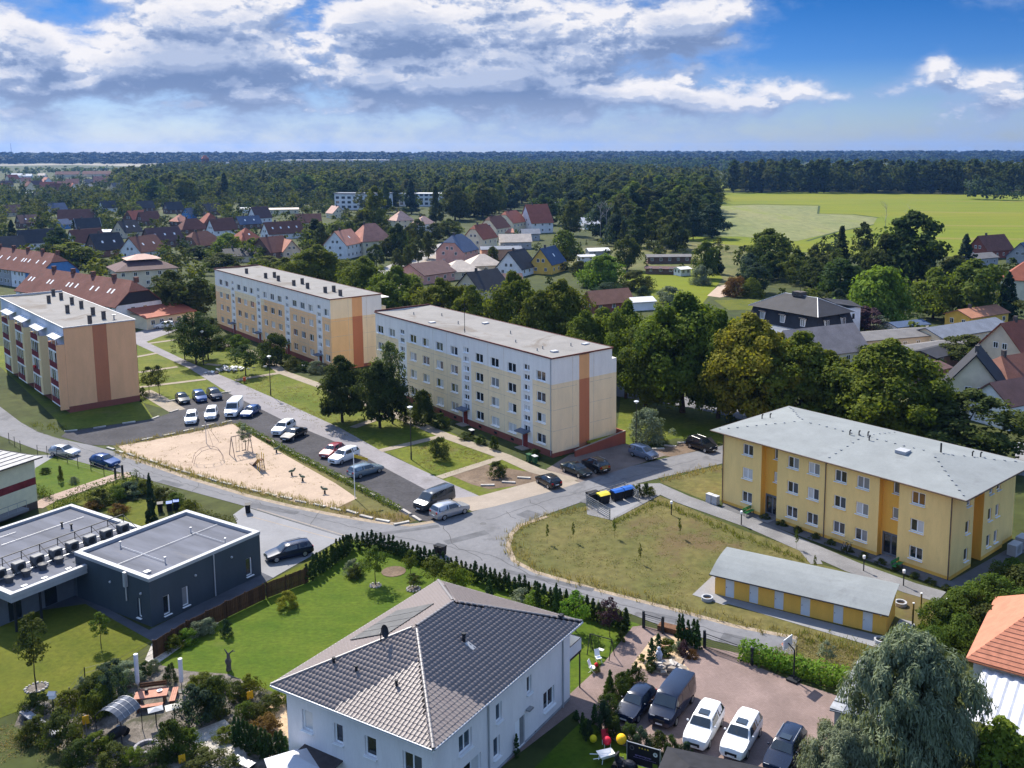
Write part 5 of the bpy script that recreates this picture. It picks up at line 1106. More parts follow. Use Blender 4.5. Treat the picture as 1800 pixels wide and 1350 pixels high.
def far_structures():
    # the long slab building and the halls by the horizon
    for px,py,L,W_,h,az,rc,wc,lb in ((640,368,38,12,11,97,'bluegrey','white','long pale flat roofed school building far behind the peach block'),(745,362,34,12,9,97,'white','white','right wing of the far flat roofed school behind trees'),
        (560,290,190,70,14,92,'white','grey','long white industrial hall on the horizon, left part'),(665,290,180,70,14,92,'white','grey','long white industrial hall on the horizon, right part'),(640,283,230,60,12,92,'white','grey','farther white hall behind the long industrial hall'),(478,290,40,20,11,92,'white','white','small bright white shed near the pale stubble field'),(400,289,60,24,6,92,'white','grey','low grey shed at the pale stubble field')):
        x,y=G(px,py);t=thing('far_hall' if py <300 else 'school_building',lb,'hall' if py <300 else 'school',(x,y,0),-math.radians(az)); 
        MB().box(-W_/2,W_/2,-L/2,L/2,0,h).build('wall',WC[wc],t);MB().box(-W_/2-.5,W_/2+.5,-L/2-.5,L/2+.5,h,h+.6).build('roof',RC[rc],t)
        if py >300:
            HOUSES.append((px,py,lb,x,y,L/2))
            for k in range(3):
                for i in range(9): y_=-L/2+L*(i+.5)/9;MB().box(W_/2+.001,W_/2+.06,y_-1.2,y_+1.2,1.2+k*3.2,2.9+k*3.2).build('window',PANES[1],t)
    x,y=G(362,306);t=thing('church_tower','dark brick church tower rising above the far town','church tower',(x,y,0),.5)
    MB().box(-5.5,5.5,-5.5,5.5,0,27).build('tower_wall',mat('brick_dark',(.16,.065,.045),.9,var=.1),t);MB().add([(-6,-6,27),(6,-6,27),(6,6,27),(-6,6,27),(-1.5,0,33),(1.5,0,33)],[(0,1,5,4),(1,2,5),(2,3,4,5),(3,0,4)]).build('tower_roof',RC['brick'],t)
    MB().box(5.5,30,-7,7,0,11).add([(5.5,-8,11),(30,-8,11),(30,8,11),(5.5,8,11),(5.5,0,20),(30,0,20)],[(0,1,5,4),(3,4,5,2),(1,2,5),(0,4,3)]).build('nave',RC['brick'],t)
    for s in (-1,1): MB().box(s*2.5-.9,s*2.5+.9,-5.56,-5.5,20,24).build('belfry_opening',m_dark,t)
    x,y=G(21,281);t=thing('radio_mast','thin radio mast on the horizon at far left','mast',(x,y,0));MB().bar((0,0,0),(0,0,75),1.2,4,.6).build('mast',m_dark,t)
    x,y=G(960,372);t=thing('dome_tent','white domed tent hall behind the brick red roof','tent hall',(x,y,0),0);MB().lathe([(8,0),(8,3),(6.4,6),(3.5,8),(0,8.6)],16).build('dome',m_capw,t)
far_structures()
# ------------------------------------------------------------------ cars
def paint(n,c,metal=.0,r=.22): 
    m=mat('paint_'+n,c,r,var=.02,spec=.35,metal=metal)
    b=[x for x in m.node_tree.nodes if x.type=='BSDF_PRINCIPLED'][0];b.inputs['Coat Weight'].default_value=.3;b.inputs['Coat Roughness'].default_value=.06;return m
PT={k: paint(k,c,mt) for k,c,mt in (('white',(.72,.73,.74),0),('silver',(.42,.43,.45),.5),('black',(.010,.011,.013),0),('navy',(.007,.014,.036),.1),('blue',(.012,.055,.19),.2),('red',(.25,.05,.06),.1),('greyblue',(.17,.23,.28),.3),('teal',(.008,.018,.022),.1),('steel',(.10,.115,.14),.4),('bluesilver',(.20,.23,.30),.4),('gunmetal',(.05,.06,.075),.4))}
m_glass=glassm('car_glass',(.012,.018,.024),.04,1.0);m_tyre=mat('tyre_rubber',(.012,.012,.013),.9);m_rim=mat('rim_alloy',(.40,.41,.42),.35,metal=.7);m_lamp=mat('lamp_clear',(.55,.57,.60),.1,spec=.8);m_tail=mat('lamp_red',(.32,.012,.01),.2);m_plast=mat('plastic_black',(.018,.018,.02),.6);m_plate=mat('plate_white',(.65,.66,.66),.5)
# profile stations along the car, as shares of length: x, top height, share of half width at the top edge
CARS=dict(
 hatch=(4.05,1.74,1.46,[(0,.52,.80),(.03,.70,.88),(.24,.90,.90),(.30,.96,.90),(.46,1.42,.70),(.72,1.46,.70),(.90,1.34,.66),(.965,.98,.86),(1,.62,.86)],(3,4),(6,7)),
 sedan=(4.6,1.80,1.44,[(0,.52,.80),(.03,.68,.88),(.25,.88,.90),(.30,.94,.90),(.44,1.38,.70),(.64,1.44,.70),(.82,1.06,.86),(.97,.98,.86),(1,.6,.84)],(3,4),(5,6)),
 wagon=(4.7,1.82,1.50,[(0,.54,.80),(.03,.72,.88),(.23,.93,.90),(.28,.98,.90),(.42,1.44,.71),(.78,1.50,.70),(.92,1.42,.67),(.98,1.0,.86),(1,.62,.86)],(3,4),(6,7)),
 suv=(4.55,1.86,1.68,[(0,.60,.84),(.03,.86,.90),(.23,1.04,.91),(.28,1.10,.91),(.41,1.60,.74),(.76,1.68,.73),(.92,1.58,.70),(.98,1.12,.88),(1,.68,.88)],(3,4),(6,7)),
 mpv=(4.2,1.76,1.62,[(0,.56,.82),(.03,.78,.88),(.16,.96,.90),(.22,1.04,.90),(.42,1.58,.74),(.78,1.62,.74),(.95,1.50,.72),(.985,1.0,.88),(1,.64,.88)],(3,4),(6,7)),
 van=(5.2,1.98,1.98,[(0,.62,.86),(.025,.95,.90),(.13,1.12,.92),(.17,1.20,.92),(.30,1.88,.82),(.50,1.98,.84),(.975,1.96,.84),(.99,1.2,.95),(1,.66,.92)],(3,4),(6,7)),
 cargo=(5.3,2.0,2.3,[(0,.62,.86),(.025,.98,.90),(.14,1.16,.92),(.18,1.24,.92),(.30,2.1,.84),(.36,2.3,.86),(.98,2.28,.86),(.995,1.2,.95),(1,.66,.92)],(3,4),(6,7)))
_cc={}
def car_mesh(kind):
    if kind in _cc: return _cc[kind]
    L,Wd,Hh,st,ws,rw=CARS[kind];w2=Wd/2;big=kind in ('van','cargo');belt={'hatch': .95,'sedan': .93,'wagon': .98,'suv': 1.10,'mpv': 1.02,'van': 1.18,'cargo': 1.24}[kind]
    # finer stations by interpolation
    fine=[]
    for (a,b) in zip(st,st[1:]):
        n=1 if b[0]-a[0] <.05 else (3 if b[0]-a[0] >.2 else 2)
        for i in range(n): t=i/n;fine.append(tuple(a[k]+(b[k]-a[k])*t for k in range(3)))
    fine.append(st[-1]);V=[];F=[]
    plan=lambda x: 1-.16*max(0,(.12-x)/.12)**2-.12*max(0,(x-.90)/.10)**2
    for x,tp,tw in fine:
        W_=w2*plan(x);X=L*(.5-x);bl=min(belt,tp);zb=.20+.10*max(0,(.1-x)/.1)+.12*max(0,(x-.92)/.08)
        wt=w2*tw*plan(x) if tp <= belt+.02 else w2*tw*(1-.05*max(0,(x-.8)/.2))
        h=[(0,zb),(W_*.86,zb),(W_*.97,zb+.16),(W_,(zb+bl)/2+.05),(W_*.965,bl-.02),(wt,tp-.05 if tp >belt+.02 else tp-.02),(wt*.82,tp-.005),(0,tp+.012)]
        ring=[(X,y,z) for y,z in h]+[(X,-y,z) for y,z in h[-2:0:-1]];V += ring
    n=14
    for i in range(len(fine)-1):
        for j in range(n): a=i*n+j;b=i*n+(j+1) % n;F.append((a,b,b+n,a+n))
    F.append(tuple(range(n-1,-1,-1)));k=(len(fine)-1)*n;F.append(tuple(range(k,k+n)))
    mb=MB();mb.add(V,F)
    # glass panes laid 8 mm proud of the body
    def side_pt(x,f):      # point on the cabin side: x share, f 0 belt..1 roof edge
        for (a,b) in zip(st,st[1:]):
            if a[0] <= x <= b[0]:
                t=(x-a[0])/(b[0]-a[0]);tp=a[1]+(b[1]-a[1])*t;tw=a[2]+(b[2]-a[2])*t
        W_=w2*plan(x)*.965;bl=min(belt,tp)-.02;wt=w2*tw*(1-.05*max(0,(x-.8)/.2));tz=tp-.05
        return (L*(.5-x),W_+(wt-W_)*f+.012,bl+(tz-bl)*f)
    panes=[]
    xa,xb=st[ws[0]][0],st[ws[1]][0];xr0,xr1=st[rw[0]][0],st[rw[1]][0]
    for s in (1,-1):
        fx_=lambda p: (p[0],p[1]*s,p[2])
        segs=[(xa+.055,xb+.005,(xb+xr0)/2-.03 if not big else .42),((xb+xr0)/2+.005 if not big else .44,None,xr0-.01 if not big else .66)]
        if kind=='cargo': segs=segs[:1]
        for k,(p,q,r) in enumerate(segs):
            if k==0: pts=[side_pt(p,.06),side_pt(r,.06),side_pt(r,.90),side_pt(q+.02,.90)]
            else: pts=[side_pt(p,.06),side_pt(min(r+.03,.93),.06),side_pt(r,.90),side_pt(p,.90)]
            panes.append(('side_window',MB().add([fx_(v) for v in pts],[(0,1,2,3)])))
        if kind in ('wagon','suv','mpv','van'):
            p,r=(xr0+.005,min(xr0+.075,.95)) if not big else (.69,.92)
            panes.append(('side_window',MB().add([fx_(v) for v in (side_pt(p,.10),side_pt(r,.14),side_pt(r-.012,.82),side_pt(p,.88))],[(0,1,2,3)])))
    def cross(x,z_off,inset,f): 
        for (a,b) in zip(st,st[1:]):
            if a[0] <= x <= b[0]: t=(x-a[0])/(b[0]-a[0]);tp=a[1]+(b[1]-a[1])*t;tw=a[2]+(b[2]-a[2])*t
        return L*(.5-x),w2*tw*inset,tp+z_off
    def screen(x0,x1,nm,o):
        a=cross(x0+(x1-x0)*.10,.018,.90,0);b=cross(x0+(x1-x0)*.90,.018,.90,0)
        m_=((a[0]+b[0])/2+o*.02)
        panes.append((nm,MB().add([(a[0]+o*.01,a[1],a[2]-.02),(a[0]+o*.01,-a[1],a[2]-.02),(b[0]+o*.01,-b[1],b[2]-.01),(b[0]+o*.01,b[1],b[2]-.01),(a[0]+o*.02,0,a[2]+.015),(b[0]+o*.02,0,b[2]+.012)],[(0,4,5,3),(4,1,2,5)])))
    screen(xa,xb,'windscreen',1)
    if kind != 'cargo': screen(xr0,xr1,'rear_window',-1)
    fz=st[1][1]
    r_=.335 if kind in ('suv','van','cargo') else .31
    tyre=MB().bar((0,-.10,0),(0,.10,0),r_,18).mesh('tyre',m_tyre);rim=MB().bar((0,.101,0),(0,.108,0),r_*.66,14).mesh('rim',m_rim)
    arch=MB()
    hl=MB().box(L/2-.20,L/2-.035,.0,.38,-.07,.07).mesh('headlight',m_lamp);tl=MB().box(-L/2+.01,-L/2+.14,0,.26,-.10,.10).mesh('tail_light',m_tail)
    mir=MB().ball((0,0,0),.07,.11,.075,6,4)
    body=mb.mesh('car_body',PT['white'],smooth=38)
    gr=MB().box(L/2-.06,L/2+.004,-.42,.42,.40,fz-.22).mesh('grille',m_plast);pl=MB().box(-.01,.01,-.26,.26,-.055,.055).mesh('number_plate',m_plate)
    _cc[kind]=dict(body=body,panes=[(nm,p.mesh(nm,m_glass)) for nm,p in panes],tyre=tyre,rim=rim,r=r_,hl=hl,tl=tl,mir=mir,gr=gr,pl=pl,L=L,w2=w2,fz=fz,belt=belt,kind=kind,xa=xa,st=st)
    return _cc[kind]
def recol(o,m):
    o.material_slots[0].link='OBJECT';o.material_slots[0].material=m
def setlen(): pass
def car(kind,col,px,py,hx,hy,label,group=None,sunroof=False,rails=False,cat='car',name='parked_car',z=.045,roof=None):
    """px,py: the middle of the car on the ground in the photograph; hx,hy: a place its front points to"""
    c=car_mesh(kind);x,y=G(px,py);fx_,fy_=G(hx,hy);rz=math.atan2(fy_-y,fx_-x)
    t=thing(name,label,cat,(x,y,z),rz,group);L,w2=c['L'],c['w2'];st=c['st']
    b=link('body',c['body'],t);recol(b,PT[col])
    for nm,me in c['panes']: link(nm,me,t)
    for sx in (.5-.19,-.5+.20):
        for s in (-1,1):
            wh_=link('wheel',c['tyre'],t,(L*sx,s*(w2-.105),c['r'])); 
            if s <0: wh_.rotation_euler=(0,0,pi)
            link('rim',c['rim'],wh_)
    for s in (-1,1):
        h=link('headlight',c['hl'],t,(-.06,s*.36 if s >0 else -.74,c['fz']-.10));link('tail_light',c['tl'],t,(0,s*.48 if s >0 else -.74,c['belt']-.16))
        mi=c.setdefault('mm',c['mir'].mesh('mirror',m_plast));m_=link('mirror',mi,t,(L*(.5-c['xa'])-.42,s*(w2+.07),c['belt']+.05));recol(m_,PT[col])
    link('grille',c['gr'],t);link('number_plate',c['pl'],t,(L/2+.008,0,.42));link('number_plate',c['pl'],t,(-L/2-.008,0,.62))
    if sunroof: MB().box(-.35,.25,-.36,.36,st[4][1]+.02,st[5][1]+.022).build('sunroof',m_glass,t)
    if rails:
        for s in (-1,1): MB().bar((L*(.5-st[4][0])-.15,s*w2*.66,st[4][1]+.05),(L*(.5-st[5][0])-.1,s*w2*.66,st[5][1]+.05),.025,5).build('roof_rail',m_rim,t)
    return t
PG='cars parked on the dark lot beside the sand playground'
for a in (('hatch','teal',321,707,330,716,'dark hatchback, leftmost of the three in the back row of the lot',PG),('mpv','blue',351,704,360,713,'blue compact, middle of the three in the back row of the lot',PG),('mpv','navy',377,700,387,708,'dark blue compact, rightmost of the three in the back row of the lot',PG),
 ('mpv','white',337,742,334,752,'small white car at left in the front row of the lot',PG),('mpv','white',372,734,367,746,'white compact car left of the white van',PG),('cargo','white',412,728,397,745,'white panel van with high roof on the dark lot',PG),('hatch','blue',441,730,424,740,'blue hatchback parked close right of the white van',PG),
 ('suv','white',499,760,478,772,'white estate car behind the black car with its hood up',PG),('sedan','black',517,770,498,779,'black convertible style car beside the white estate car',PG),('hatch','red',584,800,563,811,'red hatchback behind a white crossover on the dark lot',PG),('suv','white',605,810,583,819,'white crossover in front of the red hatchback',PG),
 ('wagon','greyblue',643,834,670,826,'grey blue estate car with a yellow flag pole in front of it',PG),('van','gunmetal',764,889,727,904,'dark grey passenger van behind the silver off road car',PG),('suv','silver',791,906,826,895,'silver off road car at the lot corner by the junction',PG),
 ('hatch','black',964,853,944,842,'black hatchback standing alone on the pale concrete apron',None),('suv','black',1047,826,1022,813,'black car behind the dark convertible in the shade of the block',None),('sedan','teal',1013,833,1036,842,'dark teal car in the shadow of the cream gable',None),('mpv','bluesilver',1131,804,1154,811,'blue silver compact car under the street lamp at the gable',None),('suv','black',1233,790,1255,797,'black car under the trees left of the yellow building',None),
 ('hatch','silver',114,801,132,803,'silver hatchback parked on the road verge behind the wire fence',None),('hatch','blue',185,818,208,822,'bright blue hatchback on the road verge by the garden gate',None),('wagon','navy',508,979,472,987,'dark blue estate car on the clinic forecourt',None),
 ('hatch','navy',1118,1250,1096,1274,'small navy car with silver bonnet at left end of the red yard',None),('van','navy',1182,1250,1160,1280,'navy passenger van on the red yard',None)):
    kind,col,px,py,hx,hy,lb,g=a
    car(kind,col,px,py,hx,hy,lb,g,rails=kind in ('suv','wagon'),cat='van' if kind in ('van','cargo') else 'car',name='parked_van' if kind in ('van','cargo') else 'parked_car')
for a in ((1237,1291,1219,1322,'white crossover with dark sunroof beside the navy van'),(1303,1308,1284,1340,'white crossover with dark sunroof beside the dark estate car')): car('suv','white',*a,'cars on the red yard',sunroof=True)
car('wagon','navy',1380,1332,1362,1362,'dark blue black estate car with roof rails at right end of the yard','cars on the red yard',sunroof=True,rails=True)
for px,py,hx,hy,col,lb in ((289,577,270,578,'white','white car by the low annex of the near terrace'),(318,570,305,574,'silver','silver car under the trees near the terrace')): car('suv',col,px,py,hx,hy,lb)
# ------------------------------------------------------------------ trees
def leafm(n,c,c2,trans=.42,rough=.8,sc=.35): return mat('leaf_'+n,c,rough,scale=sc,col2=c2,trans=trans,objrand=.28,fine=.22,spec=.06)
LM=dict(olive=leafm('olive',(0.063,0.091,0.016),(0.154,0.178,0.025)),green=leafm('green',(0.0504,0.0859,0.0171),(0.121,0.1526,0.0266)),dark=leafm('dark',(0.031,0.0541,0.0166),(0.0645,0.0894,0.023)),mid=leafm('mid',(0.0436,0.0654,0.0188),(0.101,0.112,0.0313)),
 yellow=leafm('yellow',(0.119,0.133,0.018),(0.254,0.228,0.032)),silver=leafm('silver',(0.105,0.137,0.0836),(0.228,0.263,0.1662),.25),bright=leafm('bright',(0.079,0.149,0.018),(0.175,0.245,0.035)),bluish=leafm('bluish',(0.028,0.0536,0.0336),(0.0632,0.0928,0.0592)),purple=leafm('purple',(0.038,0.021,0.028),(0.079,0.045,0.049),.15),
 thuja=leafm('thuja',(0.021,0.045,0.014),(0.052,0.084,0.021),.12),conifer=leafm('conifer',(0.0184,0.0371,0.0179),(0.0428,0.0655,0.0298),.1),birch=leafm('birch',(0.07,0.096,0.035),(0.175,0.193,0.079),.4),far=mat('leaf_far',(.012,.024,.016),.9,scale=.01,col2=(.022,.036,.020)),russet=leafm('russet',(0.105,0.061,0.021),(0.175,0.105,0.035)))  # the far leaf colour has the shade of the distant woods painted in
BARK=dict(brown=mat('bark_brown',(.055,.042,.032),.95,var=.2,scale=3),birch=mat('bark_birch',(.50,.48,.44),.9,var=.15,scale=2),pale=mat('bark_pale',(.30,.28,.25),.9,var=.1,scale=3))
def quads(C,Nn,S,rs,elong=1.0,droop=None):
    """leaf-sized faces at C facing roughly Nn"""
    n=len(C);a=rs.normal(size=(n,3));Nn=Nn+rs.normal(size=(n,3))*.55;Nn /= np.linalg.norm(Nn,axis=1)[:,None]+1e-9
    if droop is not None: a=droop+rs.normal(size=(n,3))*.35
    t=a-(a*Nn).sum(1)[:,None]*Nn;t /= np.linalg.norm(t,axis=1)[:,None]+1e-9;b=np.cross(Nn,t)
    S=S[:,None];t=t*S*elong;b=b*S
    V=np.stack([C-t-b*.55,C+t*.15-b,C+t,C+t*.1+b],1).reshape(-1,3)
    return V,np.arange(4*n).reshape(n,4)
def crown(seed,h0,h1,rad,shape,nclump,nleaf,leaf,cr=.30,elong=1.2,droop=False,hang=0,flat=1.0):
    """foliage between heights h0 and h1: leafy clumps through the crown's volume; shape(t)->share of radius at height share t"""
    rs=np.random.RandomState(seed);C=[];N=[]
    k=0;hh=h1-h0
    lob=rs.uniform(0,6.28,3);amp=rs.uniform(.06,.16,3)
    while k <nclump:
        t=rs.uniform(.02,1);R0=rad*shape(t)
        th=rs.uniform(0,6.283);R1=R0*(1+amp[0]*np.sin(2*th+lob[0])+amp[1]*np.sin(3*th+lob[1]+4*t)+amp[2]*np.sin(5*th+lob[2]-6*t))
        r=R1*np.sqrt(rs.uniform(.12,1))*(.97 if rs.rand() <.9 else 1.12)
        c=np.array([r*np.cos(th),r*np.sin(th),h0+t*hh]);q=cr*rad*rs.uniform(.6,1.3)*(.55+.6*min(1,R0/rad));m=max(4,int(nleaf*rs.uniform(.6,1.3)))
        d=rs.normal(size=(m,3));d[:,2]=d[:,2]*.8+.25;d /= np.linalg.norm(d,axis=1)[:,None]
        p=c+d*np.array([q,q,q*.75*flat])*rs.uniform(.55,1.05,(m,1))
        if hang: p[:,2] -= hang*rs.uniform(0,1,m)**1.5*hh
        p[:,2]=np.maximum(p[:,2],max(.12,h0*.5) if not hang else .6)
        out_=p-np.array([0,0,h0+hh*.4]);out_ /= np.linalg.norm(out_,axis=1)[:,None]+1e-9
        C.append(p);N.append(d*.8+out_*.5+np.array([0,0,.35]));k += 1
    C=np.concatenate(C);N=np.concatenate(N);S=leaf*rs.uniform(.6,1.35,len(C))
    return quads(C,N,S,rs,elong,np.array([0,0,-1.0]) if droop else None)
def trunk_mb(h,r,seed,limbs=5,spread=.3,top=.75,bare=False):
    rr=random.Random(seed);mb=MB();z=0;x=y=0;pts=[(0,0,0,r*1.25)]
    n=4
    for i in range(1,n+1): x += rr.uniform(-.05,.05)*h*.25;y += rr.uniform(-.05,.05)*h*.25;pts.append((x,y,h*top*i/n,r*(1-.7*i/n)))
    for a,b in zip(pts,pts[1:]): mb.bar(a[:3],b[:3],a[3],7,b[3],cap=False)
    for i in range(limbs):
        t=rr.uniform(.35,.95);k=min(n-1,int(t*n));p=Vector(pts[k][:3]).lerp(Vector(pts[k+1][:3]),t*n-k);an=rr.uniform(0,6.28);L=h*spread*rr.uniform(.6,1.1)
        q=p+Vector((cos(an)*L,sin(an)*L,L*rr.uniform(.5,1.1)));mb.bar(p,q,r*.36,5,r*.12,cap=False)
        if bare:
            for j in range(4): s=p.lerp(q,rr.uniform(.4,1));a2=rr.uniform(0,6.28);mb.bar(s,s+Vector((cos(a2)*L*.4,sin(a2)*L*.4,L*.5*rr.uniform(.3,1.2))),r*.10,3,r*.03,cap=False)
    return mb
sh_round=lambda t: max(.12,(1-abs(2*t-.85)**2.3*.78))*(1 if t <.9 else .8)
sh_oval=lambda t: max(.15,sin(pi*min(1,.12+.88*t))**.62)
sh_cone=lambda t: max(.04,(1-t)**.85)*(1 if t >.06 else .8)
sh_col=lambda t: max(.06,min(1,(1-t)*1.7)**.85)*(.9+.1*sin(t*9))
sh_dome=lambda t: max(.15,math.sqrt(max(0,1-t*t*.97)))
sh_pop=lambda t: max(.12,sin(pi*(.15+.8*t))**.8)
PROTO={}
def proto(key,variants,fn): PROTO[key]=[fn(i) for i in range(variants)]
def mk(tag_,seed,h0,h1,rad,sh,ncl,nl,leaf,tr=None,**k):
    V,Q=crown(seed,h0,h1,rad,sh,ncl,nl,leaf,**k);cm=rawmesh(tag_+'_crown',V,Q,LM['green'])
    tm=trunk_mb(*tr).mesh(tag_+'_trunk',BARK['brown'],smooth=60) if tr else None
    return cm,tm,h1,rad,(V,Q)
# near, finely leaved kinds (real sizes in metres)
proto('linden',6,lambda i: mk('linden',10+i,2.0,13.5,5.6,sh_round,150,190,.155,(12,.30,i,7),cr=.22,hang=.08))
proto('maple',3,lambda i: mk('maple',30+i,1.6,11.5,4.8,sh_round,110,150,.155,(10,.26,40+i,6),cr=.25))
proto('round',5,lambda i: mk('round',50+i,1.2,10,4.8,sh_round,60,84,.24,(9,.25,60+i,4),cr=.30))
proto('tall',4,lambda i: mk('tall',70+i,1.5,16,4.6,sh_oval,70,80,.28,(14,.28,80+i,4),cr=.32))
proto('conifer',3,lambda i: mk('conifer',90+i,.6,14,3.4,sh_cone,110,44,.25,(13.5,.22,95+i,0),cr=.26,droop=True,hang=.03,elong=1.5))
proto('weeping',2,lambda i: mk('weeping',100+i,1.5,11,5.2,sh_dome,80,110,.17,(9,.3,105+i,5),cr=.26,hang=.30,droop=True,elong=2.2))
proto('birch',2,lambda i: mk('birch',110+i,2.2,13,2.9,sh_oval,60,80,.11,(12,.13,115+i,8,.22,.95),cr=.30,hang=.10,droop=True,elong=1.7))
proto('poplar',3,lambda i: mk('poplar',120+i,1.0,22,4.2,sh_pop,70,26,.62,(20,.3,125+i,3),cr=.36,elong=1.4))
proto('small',4,lambda i: mk('small',130+i,1.4,4.2,1.35,sh_round,34,60,.07,(3.6,.05,135+i,4,.25),cr=.36))
proto('sapling',2,lambda i: mk('sapling',140+i,1.9,5.4,1.05,sh_oval,44,60,.06,(5,.05,145+i,6,.14,.95),cr=.34))
proto('bush',5,lambda i: mk('bush',150+i,.1,2.2,1.5,sh_dome,44,110,.055,None,cr=.30))
proto('shrub',4,lambda i: mk('shrub',160+i,.1,3.4,2.6,sh_dome,60,130,.085,None,cr=.30))
proto('thuja',4,lambda i: mk('thuja',170+i,.05,2.0,.38,sh_col,80,26,.036,None,cr=.32,droop=True,elong=1.8))
proto('topiary',2,lambda i: mk('topiary',180+i,.05,1.0,.5,sh_oval,40,50,.035,None,cr=.30))
proto('willow',1,lambda i: mk('willow',190+i,.8,8.6,5.2,sh_dome,230,240,.055,(6.5,.3,195+i,8,.4),cr=.17,hang=.07,droop=True,elong=3.6))
proto('flower',3,lambda i: mk('flower',200+i,.05,.9,.8,sh_dome,26,50,.045,None,cr=.36))
TREES=[]
def plant(kind,x,y,h,label,leaf='green',wid=None,v=None,bark='brown',group=None,cat='tree',name=None,z=0):
    pr=PROTO[kind];k=R.randrange(len(pr)) if v is None else v % len(pr);cm,tm,ph,prd,_=pr[k]
    sz=h/ph;sx=sz if wid is None else wid/2/prd
    t=thing(name or {'linden': 'linden_tree','maple': 'maple_tree','conifer': 'spruce_tree','weeping': 'willow_tree','willow': 'willow_tree','birch': 'birch_tree','poplar': 'poplar_tree','bush': 'bush','shrub': 'shrub','thuja': 'thuja','topiary': 'clipped_shrub','flower': 'flowering_plant','sapling': 'young_tree','small': 'small_tree'}.get(kind,'broadleaf_tree'),label,cat,(x,y,z),R.uniform(0,6.28),group)
    t.scale=(sx,sx,sz)
    c=link('crown',cm,t) if tm else link('foliage',cm,t);recol(c,LM[leaf])
    if tm:
        b=link('trunk',tm,t)
        if bark != 'brown': recol(b,BARK[bark])
    return t
def at(kind,px,py,top,label,leaf='green',wpx=None,**k):
    """a tree standing at (px,py) of the ground whose top shows at height 'top' of the photograph, wpx wide there"""
    x,y=G(px,py);d=math.hypot(x,y);lo,hi=0,45
    for _ in range(40):
        m=(lo+hi)/2
        if P(x,y,m)[1] >top: lo=m
        else: hi=m
    wid=None if wpx is None else wpx*math.sqrt(d*d+CAMH**2)/FPX
    TREES.append((px,py,x,y));return plant(kind,x,y,lo,label,leaf,wid,**k)
# ---- the avenue of big lindens behind the blocks
AV=[(1030,690,548,96,'linden','olive','linden hiding the orange cottage behind the centre block corner'),(950,660,515,90,'maple','green','green tree between both lindens behind the centre block roof'),(905,640,478,108,'linden','olive','linden behind the centre block between house roof and the tallest roof mast'),(985,655,492,118,'linden','olive','linden with yellow top behind the right half of the centre block'),(830,620,505,80,'maple','olive','small olive linden behind the mast of the centre block'),(778,610,490,104,'linden','olive','linden rising behind the middle of the gap between both blocks'),(700,580,470,110,'linden','olive','dark olive linden right of the peach block roof'),
 (640,560,452,100,'linden','olive','olive linden behind the right end of the peach block'),(560,530,432,110,'linden','olive','broad olive linden behind the middle of the peach block'),(505,520,455,70,'maple','green','green linden behind the chimneys of the peach block'),(735,590,500,60,'maple','green','lower green tree by the white ledge of the peach block'),
 (1060,680,545,105,'maple','olive','olive tree behind the right corner of the centre block'),(1100,700,530,100,'linden','olive','linden between the centre block gable and the tallest linden'),(1200,725,515,175,'linden','olive','tallest broad linden right of the centre block gable'),(1135,720,560,110,'linden','green','green linden in front of the tallest broad linden'),
 (1262,735,545,120,'linden','olive','linden behind the left end of the yellow building'),(1318,752,553,165,'linden','yellow','yellowing linden in front of the pinkish tiled house'),(1405,760,588,150,'maple','olive','olive linden behind the left hip of the yellow building'),(1455,765,620,120,'maple','olive','olive linden below the beige garages'),(1560,790,600,190,'linden','olive','broad olive green linden behind the middle of the yellow building'),(1500,775,640,100,'maple','green','green tree left of the broad olive green linden'),(1700,815,690,175,'maple','mid','dark green round tree behind the right part of the yellow building'),(1630,790,660,80,'maple','dark','dark tree left of the cream gable with black roof'),(1365,745,590,90,'maple','yellow','yellowish tree right of the yellowing linden')]
for px,py,top,wpx,kind,lf,lb in AV: at(kind,px,py,top,lb,lf,wpx)
# ---- trees on the estate lawns
for a in (('maple',602,742,628,'dark round tree left of its twin before the centre block','dark',82),('maple',668,752,638,'dark round tree right of its twin before the centre block','dark',84),('birch',690,745,600,'airy birch in front of the left stairwell of the centre block','birch',58),('shrub',742,745,690,'dense dark shrub at the foot of the centre block facade','dark',46),('shrub',775,752,728,'low dark shrub right of the dense shrub at the block foot','dark',30),
 ('small',432,660,608,'spreading small tree on the lawn beside the rubble heap','dark',56),('small',262,690,645,'left one of the twin small trees by the terracotta gable','mid',30),('small',280,695,643,'right one of the twin small trees by the terracotta gable','mid',28),('birch',345,640,545,'loose dark tree at the upper end of the estate lawn','dark',62),('birch',325,632,575,'narrow dark tree beside the loose tree on the upper lawn','dark',36),('birch',366,632,555,'tall dark tree near the left end of the peach block','dark',46),('shrub',482,640,590,'dark shrub before the peach block doors','dark',54),('bush',515,650,628,'round bush before the peach block','mid',26),('bush',557,655,635,'grey leaved bush by the peach block','silver',34),('bush',535,652,636,'dark bush between two bushes by the peach block','dark',24),('round',305,560,478,'dark tree left of the peach block behind the near terrace','mid',86),('round',350,560,490,'dark tree touching the left end of the peach block','dark',60),('shrub',395,612,588,'dark shrub by the left corner of the peach block','dark',40),('shrub',420,620,590,'green shrub by the first door of the peach block','green',36),
 ('small',297,590,565,'small tree by the court entrance','mid',22),('bush',250,700,682,'low bush at the terracotta gable corner','mid',18)): at(*a[:3],a[3],a[4],a[5],a[6])
